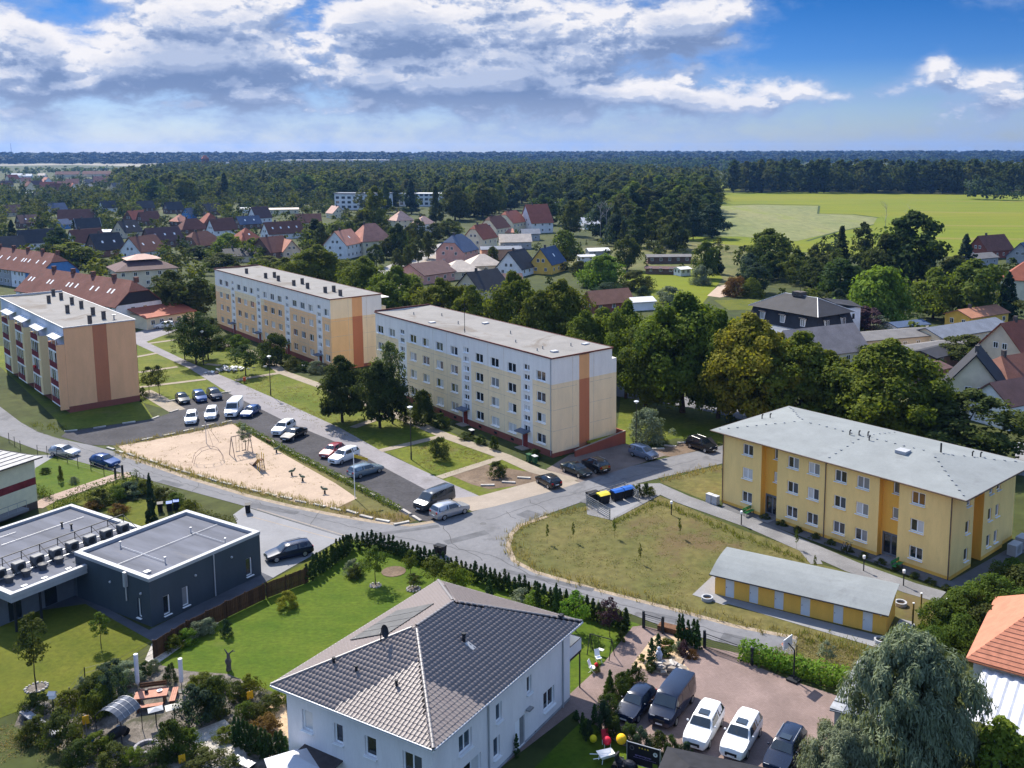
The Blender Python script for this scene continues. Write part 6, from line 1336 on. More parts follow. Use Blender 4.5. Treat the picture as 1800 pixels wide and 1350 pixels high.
for a in (('bush',775,808,770,'round dark bush in the middle of the lawn plot before the block','mid',38),('bush',873,838,812,'clipped round bush on the corner lawn plot','mid',32),('shrub',1140,775,722,'grey green leafy shrub beside the street lamp at the gable','silver',68),('bush',845,780,765,'small bush before the cellar windows','dark',22),('bush',868,790,768,'rounded bush left of the right door','dark',18),('bush',820,772,760,'low bush along the block foot','mid',26),('bush',940,806,790,'bush between door and bins','dark',22),('bush',710,745,715,'bush by the left entrance door','dark',20)): at(*a[:3],a[3],a[4],a[5],a[6],cat='bush')
# ---- garden trees on the right
for a in (('weeping',1545,572,470,'large light green weeping willow by the bungalows','bright',112),('round',1600,500,375,'big dark dense tree at the meadow edge','dark',110),('round',1555,500,415,'dark tree left in front of the big dense tree','dark',80),('conifer',1478,470,398,'left pointed dark tree at the meadow edge','dark',34),('tall',1516,470,392,'right rounded dark tree at the meadow edge','dark',34),('round',1350,480,405,'green round tree in the allotments by the mown field','green',78),('round',1640,560,475,'tree with a yellow crown patch behind the bungalows','olive',80),('round',1710,560,460,'broad green tree right of the yellow patched tree','green',100),('conifer',1768,560,478,'brownish dark spruce beside the cream red roofed house','conifer',46),('conifer',1696,470,412,'dark spruce left of the farmhouse','conifer',34),('round',1620,480,440,'grey green bushy tree below the big dense tree','bluish',56),('round',1680,492,450,'green bush tree by the dark spruce','mid',50),('round',1520,585,540,'dark purple leaved tree beside the mansard house','purple',62),('round',1490,585,540,'grey green round tree in front of the purple tree','bluish',52),('round',1475,525,455,'dark green tree behind the mansard house','dark',90),('round',1700,640,590,'dark green round tree beside the bright red roof','mid',78),('shrub',1455,596,572,'bright green shrub by the flat bungalow','bright',30),('small',1545,590,555,'loose light tree before the blue roof shed','silver',46),('round',1240,490,425,'green tree with a spruce at its right side','green',50),('conifer',1262,482,440,'dark spruce beside the green allotment tree','conifer',26),('shrub',1232,500,468,'grey green domed bush in the allotment meadow','silver',36),('round',1102,475,415,'dense dark green tree among the sheds','mid',46),('weeping',1060,505,448,'light green spreading tree by the white caravan','bright',76),('shrub',1130,532,505,'blue green clipped dome shrub','bluish',34),('shrub',1070,530,498,'wide blue green shrub behind the orange cottage','bluish',56),('shrub',1120,510,478,'dark green shrub beside the bright allotment grass','mid',56),('shrub',1175,532,505,'pale reed like shrub behind the lindens','silver',44),('shrub',1295,520,485,'brownish round shrub by the sandy path','russet',42),('shrub',1322,522,490,'green round shrub right of the brownish shrub','olive',38),('round',990,470,405,'broad green tree above the yellow house','green',62),('shrub',1020,485,460,'rounded shrub below the broad green tree','mid',34),('shrub',865,460,435,'round shrub by the peach house','mid',24)): at(*a[:3],a[3],a[4],a[5],a[6])
# bare birches and grey crowns among the pines
def bare(px,py,top,lb,n=3,g=None):
    x,y=G(px,py);hh=0
    while P(x,y,hh)[1] >top: hh += .2
    t=thing('bare_tree',lb,'tree',(x,y,0),0,g);tm=trunk_mb(hh,.16,px,9,.22,.98,True).build('trunk',BARK['pale'],t);return t
bare(1056,428,352,'left white stemmed bare birch among the dark pines');bare(1065,430,356,'right white stemmed bare birch among the dark pines');bare(1556,420,358,'grey bare tree left of the big dense tree at the meadow');bare(1595,420,362,'grey bare tree behind the big dense tree at the meadow')
# ---- street trees along the town street
for i,(px,py,top,w_) in enumerate(((735,462,415,26),(716,472,432,24),(699,478,438,24),(753,455,408,28),(680,455,420,34),(662,470,430,30),(718,445,400,30),(735,425,385,36),(765,425,392,36),(790,420,385,40))):
    at('round',px,py,top,['small round street tree standing nearest the curve of the pale street','street tree on the grass strip nearest the camera along the pale street','leftmost thin street tree on the pale street verge','bushy street tree in front of the pink gabled house','dark street tree right of the cream villa','dark low street tree below the cream villa','street tree behind the bushy one on the far side of the street','loose tree at the far bend of the pale street','tree at the far bend beside the salmon roofs','tallest tree at the far end of the pale street'][i],'mid',w_)
# ---- town trees that stand out
for a in (('round',130,470,427,'big round light tree before the brown roofed town houses','olive',76),('weeping',400,445,410,'bright green willow in the middle of the town','bright',50),('round',455,445,420,'green rounded tree right of the bright willow','green',40),('conifer',555,440,385,'dark pointed tree at the right edge of the town','dark',50),('round',80,470,430,'dark tree left of the big round light tree','dark',44),('round',180,480,455,'yellow green bush tree behind the terraces','olive',40),('round',470,470,450,'yellow green round tree behind the peach block chimneys','olive',60),('round',390,475,445,'grey green tree left of the low slate bungalow','mid',54),('round',350,455,432,'dark bushes between the white gable and the willow','dark',50),('round',700,455,395,'very dark tree beside the cream villa','dark',44),('tall',660,415,330,'tall green tree before the long school building','olive',40)): at(*a[:3],a[3],a[4],a[5],a[6])
# ------------------------------------------------------------------ trees of the town, the gardens and the woods
def inpoly(x,y,p):
    c=False;j=len(p)-1
    for i in range(len(p)):
        if (p[i][1] >y) != (p[j][1] >y) and x <(p[j][0]-p[i][0])*(y-p[i][1])/(p[j][1]-p[i][1])+p[i][0]: c=not c
        j=i
    return c
# zone polygons (looked up on the ground), trees per hectare, heights, kinds and leaves
ZN=[
 ('town',[(-60,480),(-60,345),(250,340),(600,345),(620,440),(560,470),(300,470),(150,480)],72,(5,12),['round']*4+['tall','conifer','shrub','shrub'],['mid','dark','green','olive','mid','dark','bluish']),
 ('town edge',[(-60,345),(-60,318),(240,316),(330,330),(250,345)],15,(5,10),['round','tall','round','conifer'],['dark','mid','dark','bluish','green']),
 ('wood',[(240,362),(200,322),(330,302),(700,300),(1000,303),(1255,325),(1250,395),(1180,415),(1000,395),(930,362),(800,400),(700,388),(560,352),(420,350),(330,362)],62,(13,22),['round','round','round','tall','round','tall','round','conifer'],['dark','dark','mid','green','olive','bluish','mid']),
 ('pines',[(950,405),(930,372),(1250,385),(1255,425),(1200,445),(1080,440),(1000,430)],55,(9,17),['conifer','tall','round','tall'],['conifer','dark','mid','dark','bluish']),
 ('terrace',[(120,505),(280,458),(440,452),(560,475),(480,500),(400,520),(335,565),(300,520)],42,(4,9),['round','round','shrub'],['mid','dark','green','olive']),
 ('villas',[(600,440),(620,395),(800,400),(830,415),(700,470),(640,500),(560,520),(540,450)],46,(6,12),['round','round','tall','shrub'],['dark','mid','green','mid']),
 ('middle',[(840,520),(780,470),(860,410),(960,400),(1000,470),(1000,520)],34,(3,7),['round','shrub','shrub'],['mid','green','dark']),
 ('allotment',[(980,480),(1000,430),(1230,425),(1420,442),(1440,500),(1360,500),(1250,480),(1100,480)],75,(2.5,6.5),['shrub','shrub','shrub','round','conifer'],['mid','green','bluish','olive','dark','mid','russet']),
 ('gardens',[(1330,520),(1300,470),(1420,440),(1500,455),(1680,470),(1800,480),(1860,560),(1740,560),(1650,560),(1500,560)],120,(3.5,9),['round','shrub','shrub','round','tall'],['mid','dark','green','bluish','dark']),
 ('backyards',[(1480,610),(1520,560),(1760,575),(1830,610),(1830,680),(1700,640),(1600,690),(1520,680)],45,(2,4.5),['shrub'],['mid','green','dark']),
 ('avenue',[(900,640),(640,540),(1000,560),(1200,600),(1350,690),(1640,780),(1800,860),(1640,850),(1250,770),(1090,720)],16,(1.6,3.6),['shrub'],['mid','dark','green']),
]
CAND=[]
occ={}
for zn,poly,dens_,(ha,hb),kinds,leaves in ZN:
    wp=[G(*p) for p in poly];xs=[p[0] for p in wp];ys=[p[1] for p in wp];x0,x1,y0,y1=min(xs),max(xs),min(ys),max(ys)
    n=int((x1-x0)*(y1-y0)/1e4*dens_);rr=random.Random(len(zn)*77)
    for _ in range(n):
        x,y=rr.uniform(x0,x1),rr.uniform(y0,y1)
        if not inpoly(x,y,wp): continue
        px,py=P(x,y,0);k=rr.choice(kinds);h=rr.uniform(ha,hb)*(.55 if k=='shrub' and hb >5 else 1)
        if k=='conifer': h *= 1.1
        d=math.hypot(x,y);top=P(x,y,h)[1];wpx=h*.8*FPX/d
        bad=False
        if not (-120 <px <1920): continue
        for hx,hy,lb,gx,gy,rad in HOUSES:
            if math.hypot(x-gx,y-gy) <rad*.8: bad=True;break
            hd=math.hypot(gx,gy);hw=rad*FPX/hd*.95;hh_=8*FPX/hd
            if y <gy and abs(px-hx) <hw+wpx*.35 and top <hy-hh_*.35 and rr.random() <.94 and hd <900: bad=True;break
        if bad: continue
        key=(int(x/5),int(y/5)) if zn != 'wood' else (int(x/7),int(y/7))
        if key in occ: continue
        if any(math.hypot(x-t_[2],y-t_[3]) <3 for t_ in TREES): continue
        if zn=='avenue' and k=='shrub' and abs(py-(560+.2*(px-640))) <0: continue
        occ[key]=1;CAND.append((h/d,zn,k,x,y,h,rr.choice(leaves),px,py))
# the poplar belt beyond the meadow
rr=random.Random(5)
for row in range(6):
    x_=1285+rr.uniform(0,6)
    while x_ <1990:
        x,y=G(x_,338.5-row*2.0+rr.uniform(-.5,.5)+(x_-1290)*.004);h=rr.uniform(21,31)*(1 if row else .95)
        CAND.append((h/math.hypot(x,y),'belt','poplar',x,y,h,rr.choice(['dark','mid','dark','bluish']),x_,338));x_ += rr.uniform(5,11)
for px,py,h in ((1712,350,20),(1738,351,18),(1760,352,15),(1788,352,12),(1300,330,22),(1272,335,20),(1240,340,22),(1225,400,17),(1210,410,19),(1240,408,14),(1180,405,18),(1150,415,16)):
    x,y=G(px,py);CAND.append((h/math.hypot(x,y),'meadow edge','round',x,y,h,'bluish' if px >1700 else 'dark',px,py))
CAND.sort(reverse=True)
SIZE=lambda h: 'tall' if h >13 else ('medium sized' if h >7 else 'low')
COLW=dict(olive='olive',green='green',dark='dark green',mid='mid green',bluish='grey green',conifer='blackish green',russet='brownish',bright='bright green',yellow='yellowish',silver='silvery',purple='purple')
KW=dict(round='broadleaf tree',tall='tall crowned tree',conifer='spruce',shrub='bush',poplar='poplar')
used={}
INDIV=[c for c in CAND if c[1] != 'belt'][:230]+[c for c in CAND if c[1]=='belt'][:60]
ids=set(map(id,INDIV))
zgroup={'terrace': 'trees behind the terraces','town': 'garden trees of the town','town edge': 'trees at the town edge','wood': 'trees of the wood behind the town','pines': 'trees of the pine grove','villas': 'trees round the villas','middle': 'garden trees by the salmon roofs','allotment': 'bushes and trees of the allotments','gardens': 'trees of the gardens at right','backyards': 'bushes of the backyards','avenue': 'bushes under the lindens','belt': 'poplars of the belt beyond the meadow','meadow edge': 'trees at the meadow edge'}
def short(lb):
    for w_ in (' with ',' by ',' among ',' and '):
        if len(lb.split()) >9 and w_ in lb: lb=lb.split(w_)[0]
    return ' '.join(lb.split()[:10])
for c in INDIV:
    _,zn,k,x,y,h,lf,px,py=c
    if zn=='belt':
        pos=['left end','left part','middle','right part','right end'][min(4,max(0,int((px-1285)/105)))];lb=f'{COLW[lf]} poplar in the {pos} of the belt beyond the meadow'
    else:
        hs=sorted(HOUSES,key=lambda q: (q[0]-px)**2+4*(q[1]-py)**2)[:3];lb=None
        for hh_ in hs:
            rel=('right of' if px >hh_[0] else 'left of') if abs(px-hh_[0]) >abs(py-hh_[1])*1.5 else ('in front of' if py >hh_[1] else 'behind')
            for sz in ('',SIZE(h)+' '):
                l2=f'{sz}{COLW[lf]} {KW[k]} {rel} the {short(hh_[2])}'.replace('tall tall','tall')
                if len(l2.split()) <= 16 and l2 not in used: lb=l2;break
            if lb: break
        lb=lb or f'{COLW[lf]} {KW[k]} {rel} the {short(hs[0][2])}'
    if len(lb.split()) >16: lb=' '.join(lb.split()[:16])
    used.setdefault(lb,zgroup[zn])
    plant(k,x,y,h,lb,lf,group=used[lb])
# everything farther: one wood of real foliage
LW=['dark','mid','green','olive','bluish','far']
low={k: [crown(300+i,.12,1,r_,sh,nc,nl,lf,cr=c_)+() for i in range(3)] for k,r_,sh,nc,nl,lf,c_ in (('round',.54,sh_round,22,16,.050,.36),('tall',.40,sh_oval,22,16,.045,.40),('conifer',.22,sh_cone,24,9,.04,.34),('poplar',.24,sh_pop,22,12,.038,.44),('shrub',.6,sh_dome,14,14,.075,.4))}
vlow=[crown(340+i,.05,1,.5,sh_round,9,7,.12,cr=.42) for i in range(4)]
class Wood:
    def __init__(s): s.V=[];s.Q=[];s.m=[];s.k=0
    def add(s,pr,x,y,z,h,wd,rot,mi):
        V,Q=pr;c_,s_=cos(rot),sin(rot);A=np.empty_like(V);A[:,0]=x+(V[:,0]*c_-V[:,1]*s_)*wd;A[:,1]=y+(V[:,0]*s_+V[:,1]*c_)*wd;A[:,2]=z+V[:,2]*h
        s.V.append(A);s.Q.append(Q+s.k);s.k += len(V);s.m.append(np.full(len(Q),mi,np.int32))
    def build(s,name,lab=None):
        me=rawmesh(name,np.concatenate(s.V),np.concatenate(s.Q),[LM[k] for k in LW]);me.polygons.foreach_set('material_index',np.concatenate(s.m));o=link(name,me);o['kind']='stuff';return o
wd_=Wood()
for c in CAND:
    if id(c) in ids: continue
    _,zn,k,x,y,h,lf,px,py=c
    wd_.add(rr.choice(low[k]),x,y,0,h,h,rr.uniform(0,6.28),LW.index(lf) if lf in LW else 0)
wd_.build('wood')
# the woods towards the horizon
fw=Wood()
def band(n,x0,x1,ya,yb,ha,hb,mats_,hill=0,clump=0.):
    for _ in range(n):
        px=rr.uniform(x0,x1);py=ya+(yb-ya)*rr.random()**1.0
        if clump and math.sin(px/47.+py*1.3)+math.sin(px/19.-py*.7)+rr.uniform(-.7,.7) <clump-1: continue
        x,y=G(px,py);h=rr.uniform(ha,hb);fw.add(rr.choice(vlow),x,y,-.5,h,h*rr.uniform(.9,1.35),rr.uniform(0,6.28),LW.index(rr.choice(mats_)))
band(420,-60,520,298,306,6,10,['dark','mid','olive'],clump=.8);band(260,500,760,297,305,11,17,['dark','mid','dark','bluish'],clump=.75);band(800,720,1300,289,303,12,19,['dark','far','dark','bluish'],clump=.75)
band(120,300,520,299,306,11,16,['dark','mid','olive'],clump=1.0)
band(900,690,1300,283,296,14,23,['dark','far','mid'],clump=.6)
band(800,1230,1900,279,290,14,22,['dark','far'],clump=1.0)
band(420,700,1900,275,283,16,26,['far'],clump=1.2);band(160,-60,700,280,286,14,22,['far'],clump=1.0)
for _ in range(2600):       # the closed forest on the rise
    px=rr.uniform(-120,1920);yy=rr.uniform(2950,4200) if px <900 or rr.random() <.3 else rr.uniform(4300,6000);w3=ray(px,300);x=w3[0]/w3[1]*yy;h=rr.uniform(20,27)
    fw.add(rr.choice(vlow),x,yy,(8 if yy >3500 else 0),h,h*1.9,rr.uniform(0,6.28),LW.index('far'))
fw.build('forest')
# ------------------------------------------------------------------ kerb stones, hedges, lamps, playground
kerb=MB().box(-.85,.85,-.17,.17,0,.16).mesh('kerb_block',mat('kerb_concrete',(.37,.35,.32),.9,var=.12,scale=2,objrand=.3))
def kerbs(pix,step,label,group,jit=.12):
    for x,y,a in along([G(*p) for p in pix],step,.5):
        o=link('kerb_block',kerb,None,(x+R.uniform(-jit,jit),y+R.uniform(-jit,jit),.03),a+R.uniform(-.07,.07),(R.uniform(.9,1.08),1,R.uniform(.8,1.1)));tag(o,label,'kerb stone',group)
kerbs([(190,788),(230,800),(312,826),(400,852),(490,874),(575,893),(605,900)],2.55,'short pale kerb block along the road edge of the sand playground','kerb blocks at the road side of the playground')
kerbs([(612,900),(660,914),(705,921),(736,915),(692,888),(655,869)],2.4,'short pale kerb block round the grassy tip beside the parked vans','kerb blocks round the grassy tip')
kerbs([(640,861),(603,842),(510,796),(425,748)],2.5,'short pale kerb block between hedge strip and parked cars','kerb blocks between hedge and cars')
kerbs([(405,741),(365,749),(300,764),(235,778)],3.0,'short pale kerb block at the top edge of the sand playground','kerb blocks at the top edge of the playground')
kerbs([(116,759),(170,753),(220,745),(268,737),(312,721)],4.0,'short pale kerb block along the shaded lawn of the terracotta gable','kerb blocks along the gable lawn')
kerbs([(298,706),(345,698),(400,690)],4.4,'short pale kerb block behind the three dark cars','kerb blocks behind the dark cars')
for px,py,lb in ((857,854,'left one of the loose kerb blocks on bare earth before the block'),(894,849,'middle one of the loose kerb blocks on bare earth before the block'),(921,841,'right one of the loose kerb blocks on bare earth before the block'),(1157,790,'kerb block right behind the blue silver compact car'),(1178,785,'middle kerb block behind the earth parking place at the gable'),(1201,779,'kerb block nearest the black car under the trees')):
    o=link('kerb_block',kerb,None,(*G(px,py),.03),R.uniform(-.3,.3));tag(o,lb,'kerb stone')
def hedge(pix,wd,h,label,leaf,n=70,leafsz=.06,name='hedge',cut=True,dens=1.0):
    pts=[G(*p) for p in pix];L=sum(math.hypot(b[0]-a[0],b[1]-a[1]) for a,b in zip(pts,pts[1:]));rs=np.random.RandomState(int(L*10));C=[];N=[]
    for x,y,a in along(pts,.45):
        m=int(n*dens);q=rs.uniform(-1,1,(m,3));p=np.empty((m,3));hh=h*rs.uniform(.82,1.12);ww=wd*rs.uniform(.8,1.15)
        ax=np.abs(q).argmax(1);q[np.arange(m),ax]=np.sign(q[np.arange(m),ax])*rs.uniform(.8,1.05,m)
        p[:,0]=x+cos(a)*q[:,0]*.32-sin(a)*q[:,1]*ww/2;p[:,1]=y+sin(a)*q[:,0]*.32+cos(a)*q[:,1]*ww/2;p[:,2]=np.maximum(.05,hh/2+q[:,2]*hh/2)
        C.append(p);nn=np.stack([cos(a)*q[:,0]*.3-sin(a)*q[:,1],sin(a)*q[:,0]*.3+cos(a)*q[:,1],q[:,2]+.3],1);N.append(nn)
    C=np.concatenate(C);N=np.concatenate(N);c0=C.mean(0);c0[2]=0;V,Q=quads(C-c0,N,leafsz*rs.uniform(.6,1.4,len(C)),rs,1.3)
    t=thing(name,label,'hedge',tuple(c0));link('foliage',rawmesh('hedge_foliage',V,Q,LM[leaf]),t)
    st=MB()
    for x,y,a in along(pts,1.6): st.bar((x-c0[0],y-c0[1],0),(x-c0[0],y-c0[1],h*.6),.03,4)
    st.build('stem',BARK['brown'],t);return t
hedge([(420,748),(515,800),(605,846),(668,880),(700,897)],.9,.6,'low ragged green hedge strip between sand playground and parked cars','olive')
hedge([(1308,1158),(1345,1168),(1400,1185),(1450,1200),(1500,1212)],1.5,1.5,'glossy bright green laurel hedge at the back of the red paved yard','bright',190,.085)
hedge([(95,895),(150,872),(200,857),(242,843)],1.0,1.3,'clipped green hedge beside the pink garden path at left','green')
hedge([(62,868),(80,873),(90,878)],.8,1.2,'short clipped hedge at the corner of the cream house','green')
hedge([(345,908),(375,916),(412,925)],1.0,1.0,'clipped hedge at the corner of the clinic forecourt','mid')
def lamp(px,py,top,lb,dbl=False):
    x,y=G(px,py);h=3
    while P(x,y,h)[1] >top: h += .1
    t=thing('street_lamp',lb,'street lamp',(x,y,0),R.uniform(-.3,.3));MB().bar((0,0,0),(0,0,1.0),.10,8).bar((0,0,1.0),(0,0,h-.35),.07,8,.05).build('pole',mat('lamp_pole',(.045,.04,.036),.6),t)
    MB().lathe([(.06,h-.4),(.12,h-.3),(.34,h-.12),(.36,h-.02),(.1,h+.08),(0,h+.1)],12).build('lamp_head',mat('lamp_cap',(.62,.65,.68),.35),t)
lamp(723,808,716,'tall street lamp on the lawn plot before the centre block');lamp(476,695,626,'street lamp on the big lawn between the two peach and cream blocks');lamp(358,642,582,'street lamp on the upper lawn beside the loose dark tree');lamp(1118,786,706,'street lamp behind the blue silver compact car at the gable');lamp(64,476,442,'curved street lamp in the town at far left')
def bollard_lamp(px,py,lb):
    t=thing('path_lamp',lb,'path lamp',(*G(px,py),0));MB().bar((0,0,0),(0,0,1.3),.06,8).build('post',m_dark,t);MB().lathe([(.12,1.3),(.15,1.5),(.13,1.62),(0,1.66)],10).build('lamp_head',m_white,t)
bollard_lamp(1303,923,'path lamp by the left door of the yellow building');bollard_lamp(1518,1004,'path lamp by the right door of the yellow building');bollard_lamp(1588,1030,'path lamp at the right corner of the yellow building');bollard_lamp(1180,905,'thin path lamp post at the lawn edge left of the yellow building')
# playground pieces
m_play=mat('play_steel',(.24,.18,.15),.6,var=.1);m_playg=mat('play_green',(.12,.15,.10),.6);m_playy=mat('play_yellow',(.62,.42,.05),.5)
def swing():
    a=Vector((*G(408,802),0));b=Vector((*G(440,795),0));t=thing('swing_frame','steel swing frame in the middle of the sand playground','swing',a);d=b-a;u=d.normalized();n=Vector((-u.y,u.x,0));h=Vector((0,0,2.7))
    mb=MB()
    for p in (Vector(),d):
        for s in (-1,1): mb.bar(p+n*s*.9,p+h,.055,6)
    mb.build('leg',m_play,t);MB().bar(h,d+h,.06,6).build('top_bar',m_play,t)
    for f in (.33,.66):
        p=d*f;MB().bar(p+h-u*.22,p-u*.22+Vector((0,0,.5)),.02,4).bar(p+h+u*.22,p+u*.22+Vector((0,0,.5)),.02,4).build('chain',m_dark,t);MB().slab([p-u*.28-n*.12+Vector((0,0,.52)),p+u*.28-n*.12+Vector((0,0,.52)),p+u*.28+n*.12+Vector((0,0,.52)),p-u*.28+n*.12+Vector((0,0,.52))],.05).build('swing_seat',m_dark,t)
swing()
def slide():
    a=Vector((*G(452,822),0));t=thing('slide','small yellow slide with brown chute in the sand playground','slide',a,-.9)
    MB().slab([(-1.0,-.28,.15),(-1.0,.28,.15),(1.0,.28,1.45),(1.0,-.28,1.45)],.06).slab([(-2.2,-.28,.12),(-2.2,.28,.12),(-1.0,.28,.16),(-1.0,-.28,.16)],.05).build('chute',mat('chute_brown',(.16,.11,.08),.5),t)
    mb=MB();mb.bar((1.0,-.3,0),(1.0,-.3,2.3),.05,6).bar((1.0,.3,0),(1.0,.3,2.3),.05,6).bar((1.7,-.3,0),(1.7,-.3,2.3),.05,6).bar((1.7,.3,0),(1.7,.3,2.3),.05,6);mb.build('frame',m_playy,t);MB().box(.98,1.72,-.32,.32,1.4,1.47).build('platform',m_wood,t)
    mb=MB()
    for i in range(4): mb.bar((1.9+i*.12,-.25,1.25-i*.35),(1.9+i*.12,.25,1.25-i*.35),.03,5)
    mb.bar((1.7,-.25,1.4),(2.35,-.25,0),.035,5).bar((1.7,.25,1.4),(2.35,.25,0),.035,5).build('ladder',m_play,t)
slide()
def climber():
    t=thing('climbing_arch','thin steel climbing frame at the left of the sand playground','climbing frame',(*G(366,812),0),.5);mb=MB()
    for s in (-.7,.7): mb.path([(-1.9,s,0),(-1.6,s,1.1),(-.8,s,1.8),(.3,s,2.0),(1.3,s,1.6),(1.8,s,.8),(1.95,s,0)],.026,5)
    mb.build('side_arch',m_play,t);mb=MB()
    for x,z in ((-1.6,1.1),(-.8,1.8),(.3,2.0),(1.3,1.6),(1.8,.8)): mb.bar((x,-.7,z),(x,.7,z),.03,5)
    mb.build('rung',m_play,t)
climber()
t=thing('rope_pole','tall thin post with ropes in the sand playground','play post',(*G(363,780),0));MB().bar((0,0,0),(0,0,3.2),.05,6).build('post',m_zinc,t);MB().bar((0,0,3.0),(1.6,.6,0),.02,4).bar((0,0,3.0),(1.4,-1.2,0),.02,4).build('rope',m_play,t)
for px,py,lb in ((486,796,'spring rider nearest the hedge in the sand playground'),(513,836,'left spring rider in the lower sand playground'),(532,846,'middle spring rider in the lower sand playground'),(571,868,'right spring rider near the sand playground tip')):
    t=thing('spring_rider',lb,'spring rider',(*G(px,py),0),R.uniform(0,3));MB().lathe([(.10,0),(.13,.1),(.10,.2),(.13,.3),(.10,.4)],8).build('spring',m_dark,t);MB().ball((0,0,.62),.45,.12,.17,10,6).ball((.42,0,.82),.14,.1,.14,8,5).build('seat_body',R.choice((m_playg,m_play)),t);MB().bar((.25,-.22,.82),(.25,.22,.82),.025,5).build('handle',m_dark,t)
t=thing('bench','low timber bench at the hedge side of the sand playground','bench',(*G(472,778),0),-.9);MB().box(-.8,.8,-.2,.2,.4,.46).build('seat',m_wood,t)
for s in (-.6,.6): MB().box(s-.05,s+.05,-.18,.18,0,.4).build('leg',m_grey,t)
at('sapling',432,792,745,'slim pale young tree beside the swing frame','silver',22)
t=thing('flag_pole','white pole with small yellow flag before the grey blue estate car','flag pole',(*G(624,877),0));MB().bar((0,0,0),(0,0,5.6),.05,8).build('pole',m_white,t);MB().slab([(0,.02,5.5),(1.6,.35,4.9),(1.6,.35,4.55),(0,.02,5.1)],.02).build('flag',m_playy,t)
t=thing('litter_bin','orange red litter bin at the path fork on the estate lawn','litter bin',(*G(430,673),0));MB().bar((0,0,.35),(0,0,1.05),.24,10).build('bin_body',mat('bin_orange',(.55,.10,.03),.5),t);MB().bar((.0,.2,0),(0,.2,1.2),.035,6).build('post',m_dark,t)
# rubble heap on the lawn
t=thing('rubble_heap','heap of pale boards and bulky waste beside the spreading small tree','rubble heap',(*G(405,652),0),.3)
for i in range(34):
    x,y=R.gauss(0,1.9),R.gauss(0,.8);l,w_=R.uniform(.3,1.4),R.uniform(.2,.6);z=R.uniform(0,.6)
    o=MB().box(-l/2,l/2,-w_/2,w_/2,0,R.uniform(.06,.35)).build('board',R.choice((m_capw,m_grey,m_chim,m_zinc,m_white)),t,(x,y,z),R.uniform(0,3));o.rotation_euler=(R.uniform(-.5,.5),R.uniform(-.5,.5),R.uniform(0,3))
# manholes and asphalt repairs
for px,py,lb in ((849,921,'round manhole cover in the middle of the junction'),(1210,828,'round manhole cover on the road beside the yellow building lawn'),(22,757,'manhole cover on the road at the left edge'),(1122,1080,'manhole cover on the road by the garden gate')):
    t=tag(MB().bar((0,0,.037),(0,0,.046),.36,16).build('manhole_cover',mat('cast_iron',(.10,.10,.105),.7),None,(*G(px,py),0)),lb,'manhole cover')
for px,py,w_,l,a in ((820,945,1.2,5,.6),(700,935,.8,9,.35),(1040,875,1.0,4,1.0),(480,895,1.0,7,-.4),(300,850,.9,4,-.5),(960,1020,.7,10,-.45),(1160,1085,1.1,3,-.4),(930,905,2.2,2.0,.9),(1290,1125,1.6,2.2,-.45)):
    x,y=G(px,py);c_,s_=cos(a),sin(a);sheet('road_patch',None,.041,mat('asphalt_patch',(.105,.107,.115),.95,var=.08,scale=1),pts=[(x+c_*u-s_*v,y+s_*u+c_*v) for u,v in ((-l/2,-w_/2),(l/2,-w_/2),(l/2,w_/2),(-l/2,w_/2))])
vm=mat('verge_sand',(.26,.21,.155),.95,var=.12,scale=1.2,fine=.3)
sheet('verge',None,.039,vm,pts=ribbon([G(*p) for p in ((962,908),(914,924),(898,940),(893,961),(903,986),(941,1006),(1051,1038),(1201,1076),(1291,1101),(1400,1122))],.55))
sheet('verge',None,.0385,vm,pts=ribbon([G(*p) for p in ((212,799),(330,840),(440,873),(520,892),(600,908),(660,918),(722,924),(764,917))],.7))
tar=mat('tar_seam',(.055,.055,.06),.7)
for q in (((40,748),(150,790),(330,852),(520,903),(700,945)),((700,945),(860,975),(960,1025),(1130,1075),(1330,1130)),((860,915),(930,890),(1080,848),(1230,806)),((780,925),(800,960),(850,985)),((890,900),(905,915)),((1010,1035),(1020,1048)),((1190,1090),(1182,1105)),((560,900),(545,925)),((350,850),(335,868)),((930,880),(965,900)),((1090,840),(1120,848))):
    w_=[G(*p) for p in q];pts=[(x+R.gauss(0,.12),y+R.gauss(0,.12)) for x,y,a in along(w_,.8)]
    if len(pts) >2: sheet('tar_seam',None,.0425,tar,pts=ribbon(pts,.075))
# ---- bins
m_binb=mat('bin_black',(.018,.019,.022),.5);m_binblue=mat('bin_blue',(.02,.10,.38),.45);m_biny=mat('bin_yellow',(.72,.58,.06),.45);m_bing=mat('bin_green',(.03,.10,.04),.5)
def wheelie(px,py,rz,lb,body=None,lid=None,g=None):
    t=thing('wheelie_bin',lb,'bin',(*G(px,py),.04),rz,g);mb=MB();mb.add([(-.24,-.28,.08),(.24,-.28,.08),(.24,.24,.08),(-.24,.24,.08),(-.29,-.34,1.0),(.29,-.34,1.0),(.29,.34,1.0),(-.29,.34,1.0)],[(3,2,1,0),(4,5,6,7),(0,1,5,4),(1,2,6,5),(2,3,7,6),(3,0,4,7)]);mb.build('bin_body',body or m_binb,t)
    MB().slab([(-.32,-.38,1.03),(.32,-.38,1.03),(.32,.38,1.09),(-.32,.38,1.09)],.05).build('lid',lid or body or m_binb,t)
    for s in (-1,1): MB().bar((s*.2,.28,.1),(s*.27,.28,.1),.1,10).build('wheel',m_tyre,t)
    MB().bar((-.24,.42,1.0),(.24,.42,1.0),.025,6).build('handle',m_dark,t)
wheelie(770,975,2.6,'left one of the two black wheelie bins on the road by the thuja hedge');wheelie(778,977,2.6,'right one of the two black wheelie bins on the road by the thuja hedge');wheelie(436,902,.3,'black wheelie bin alone at the clinic forecourt corner')
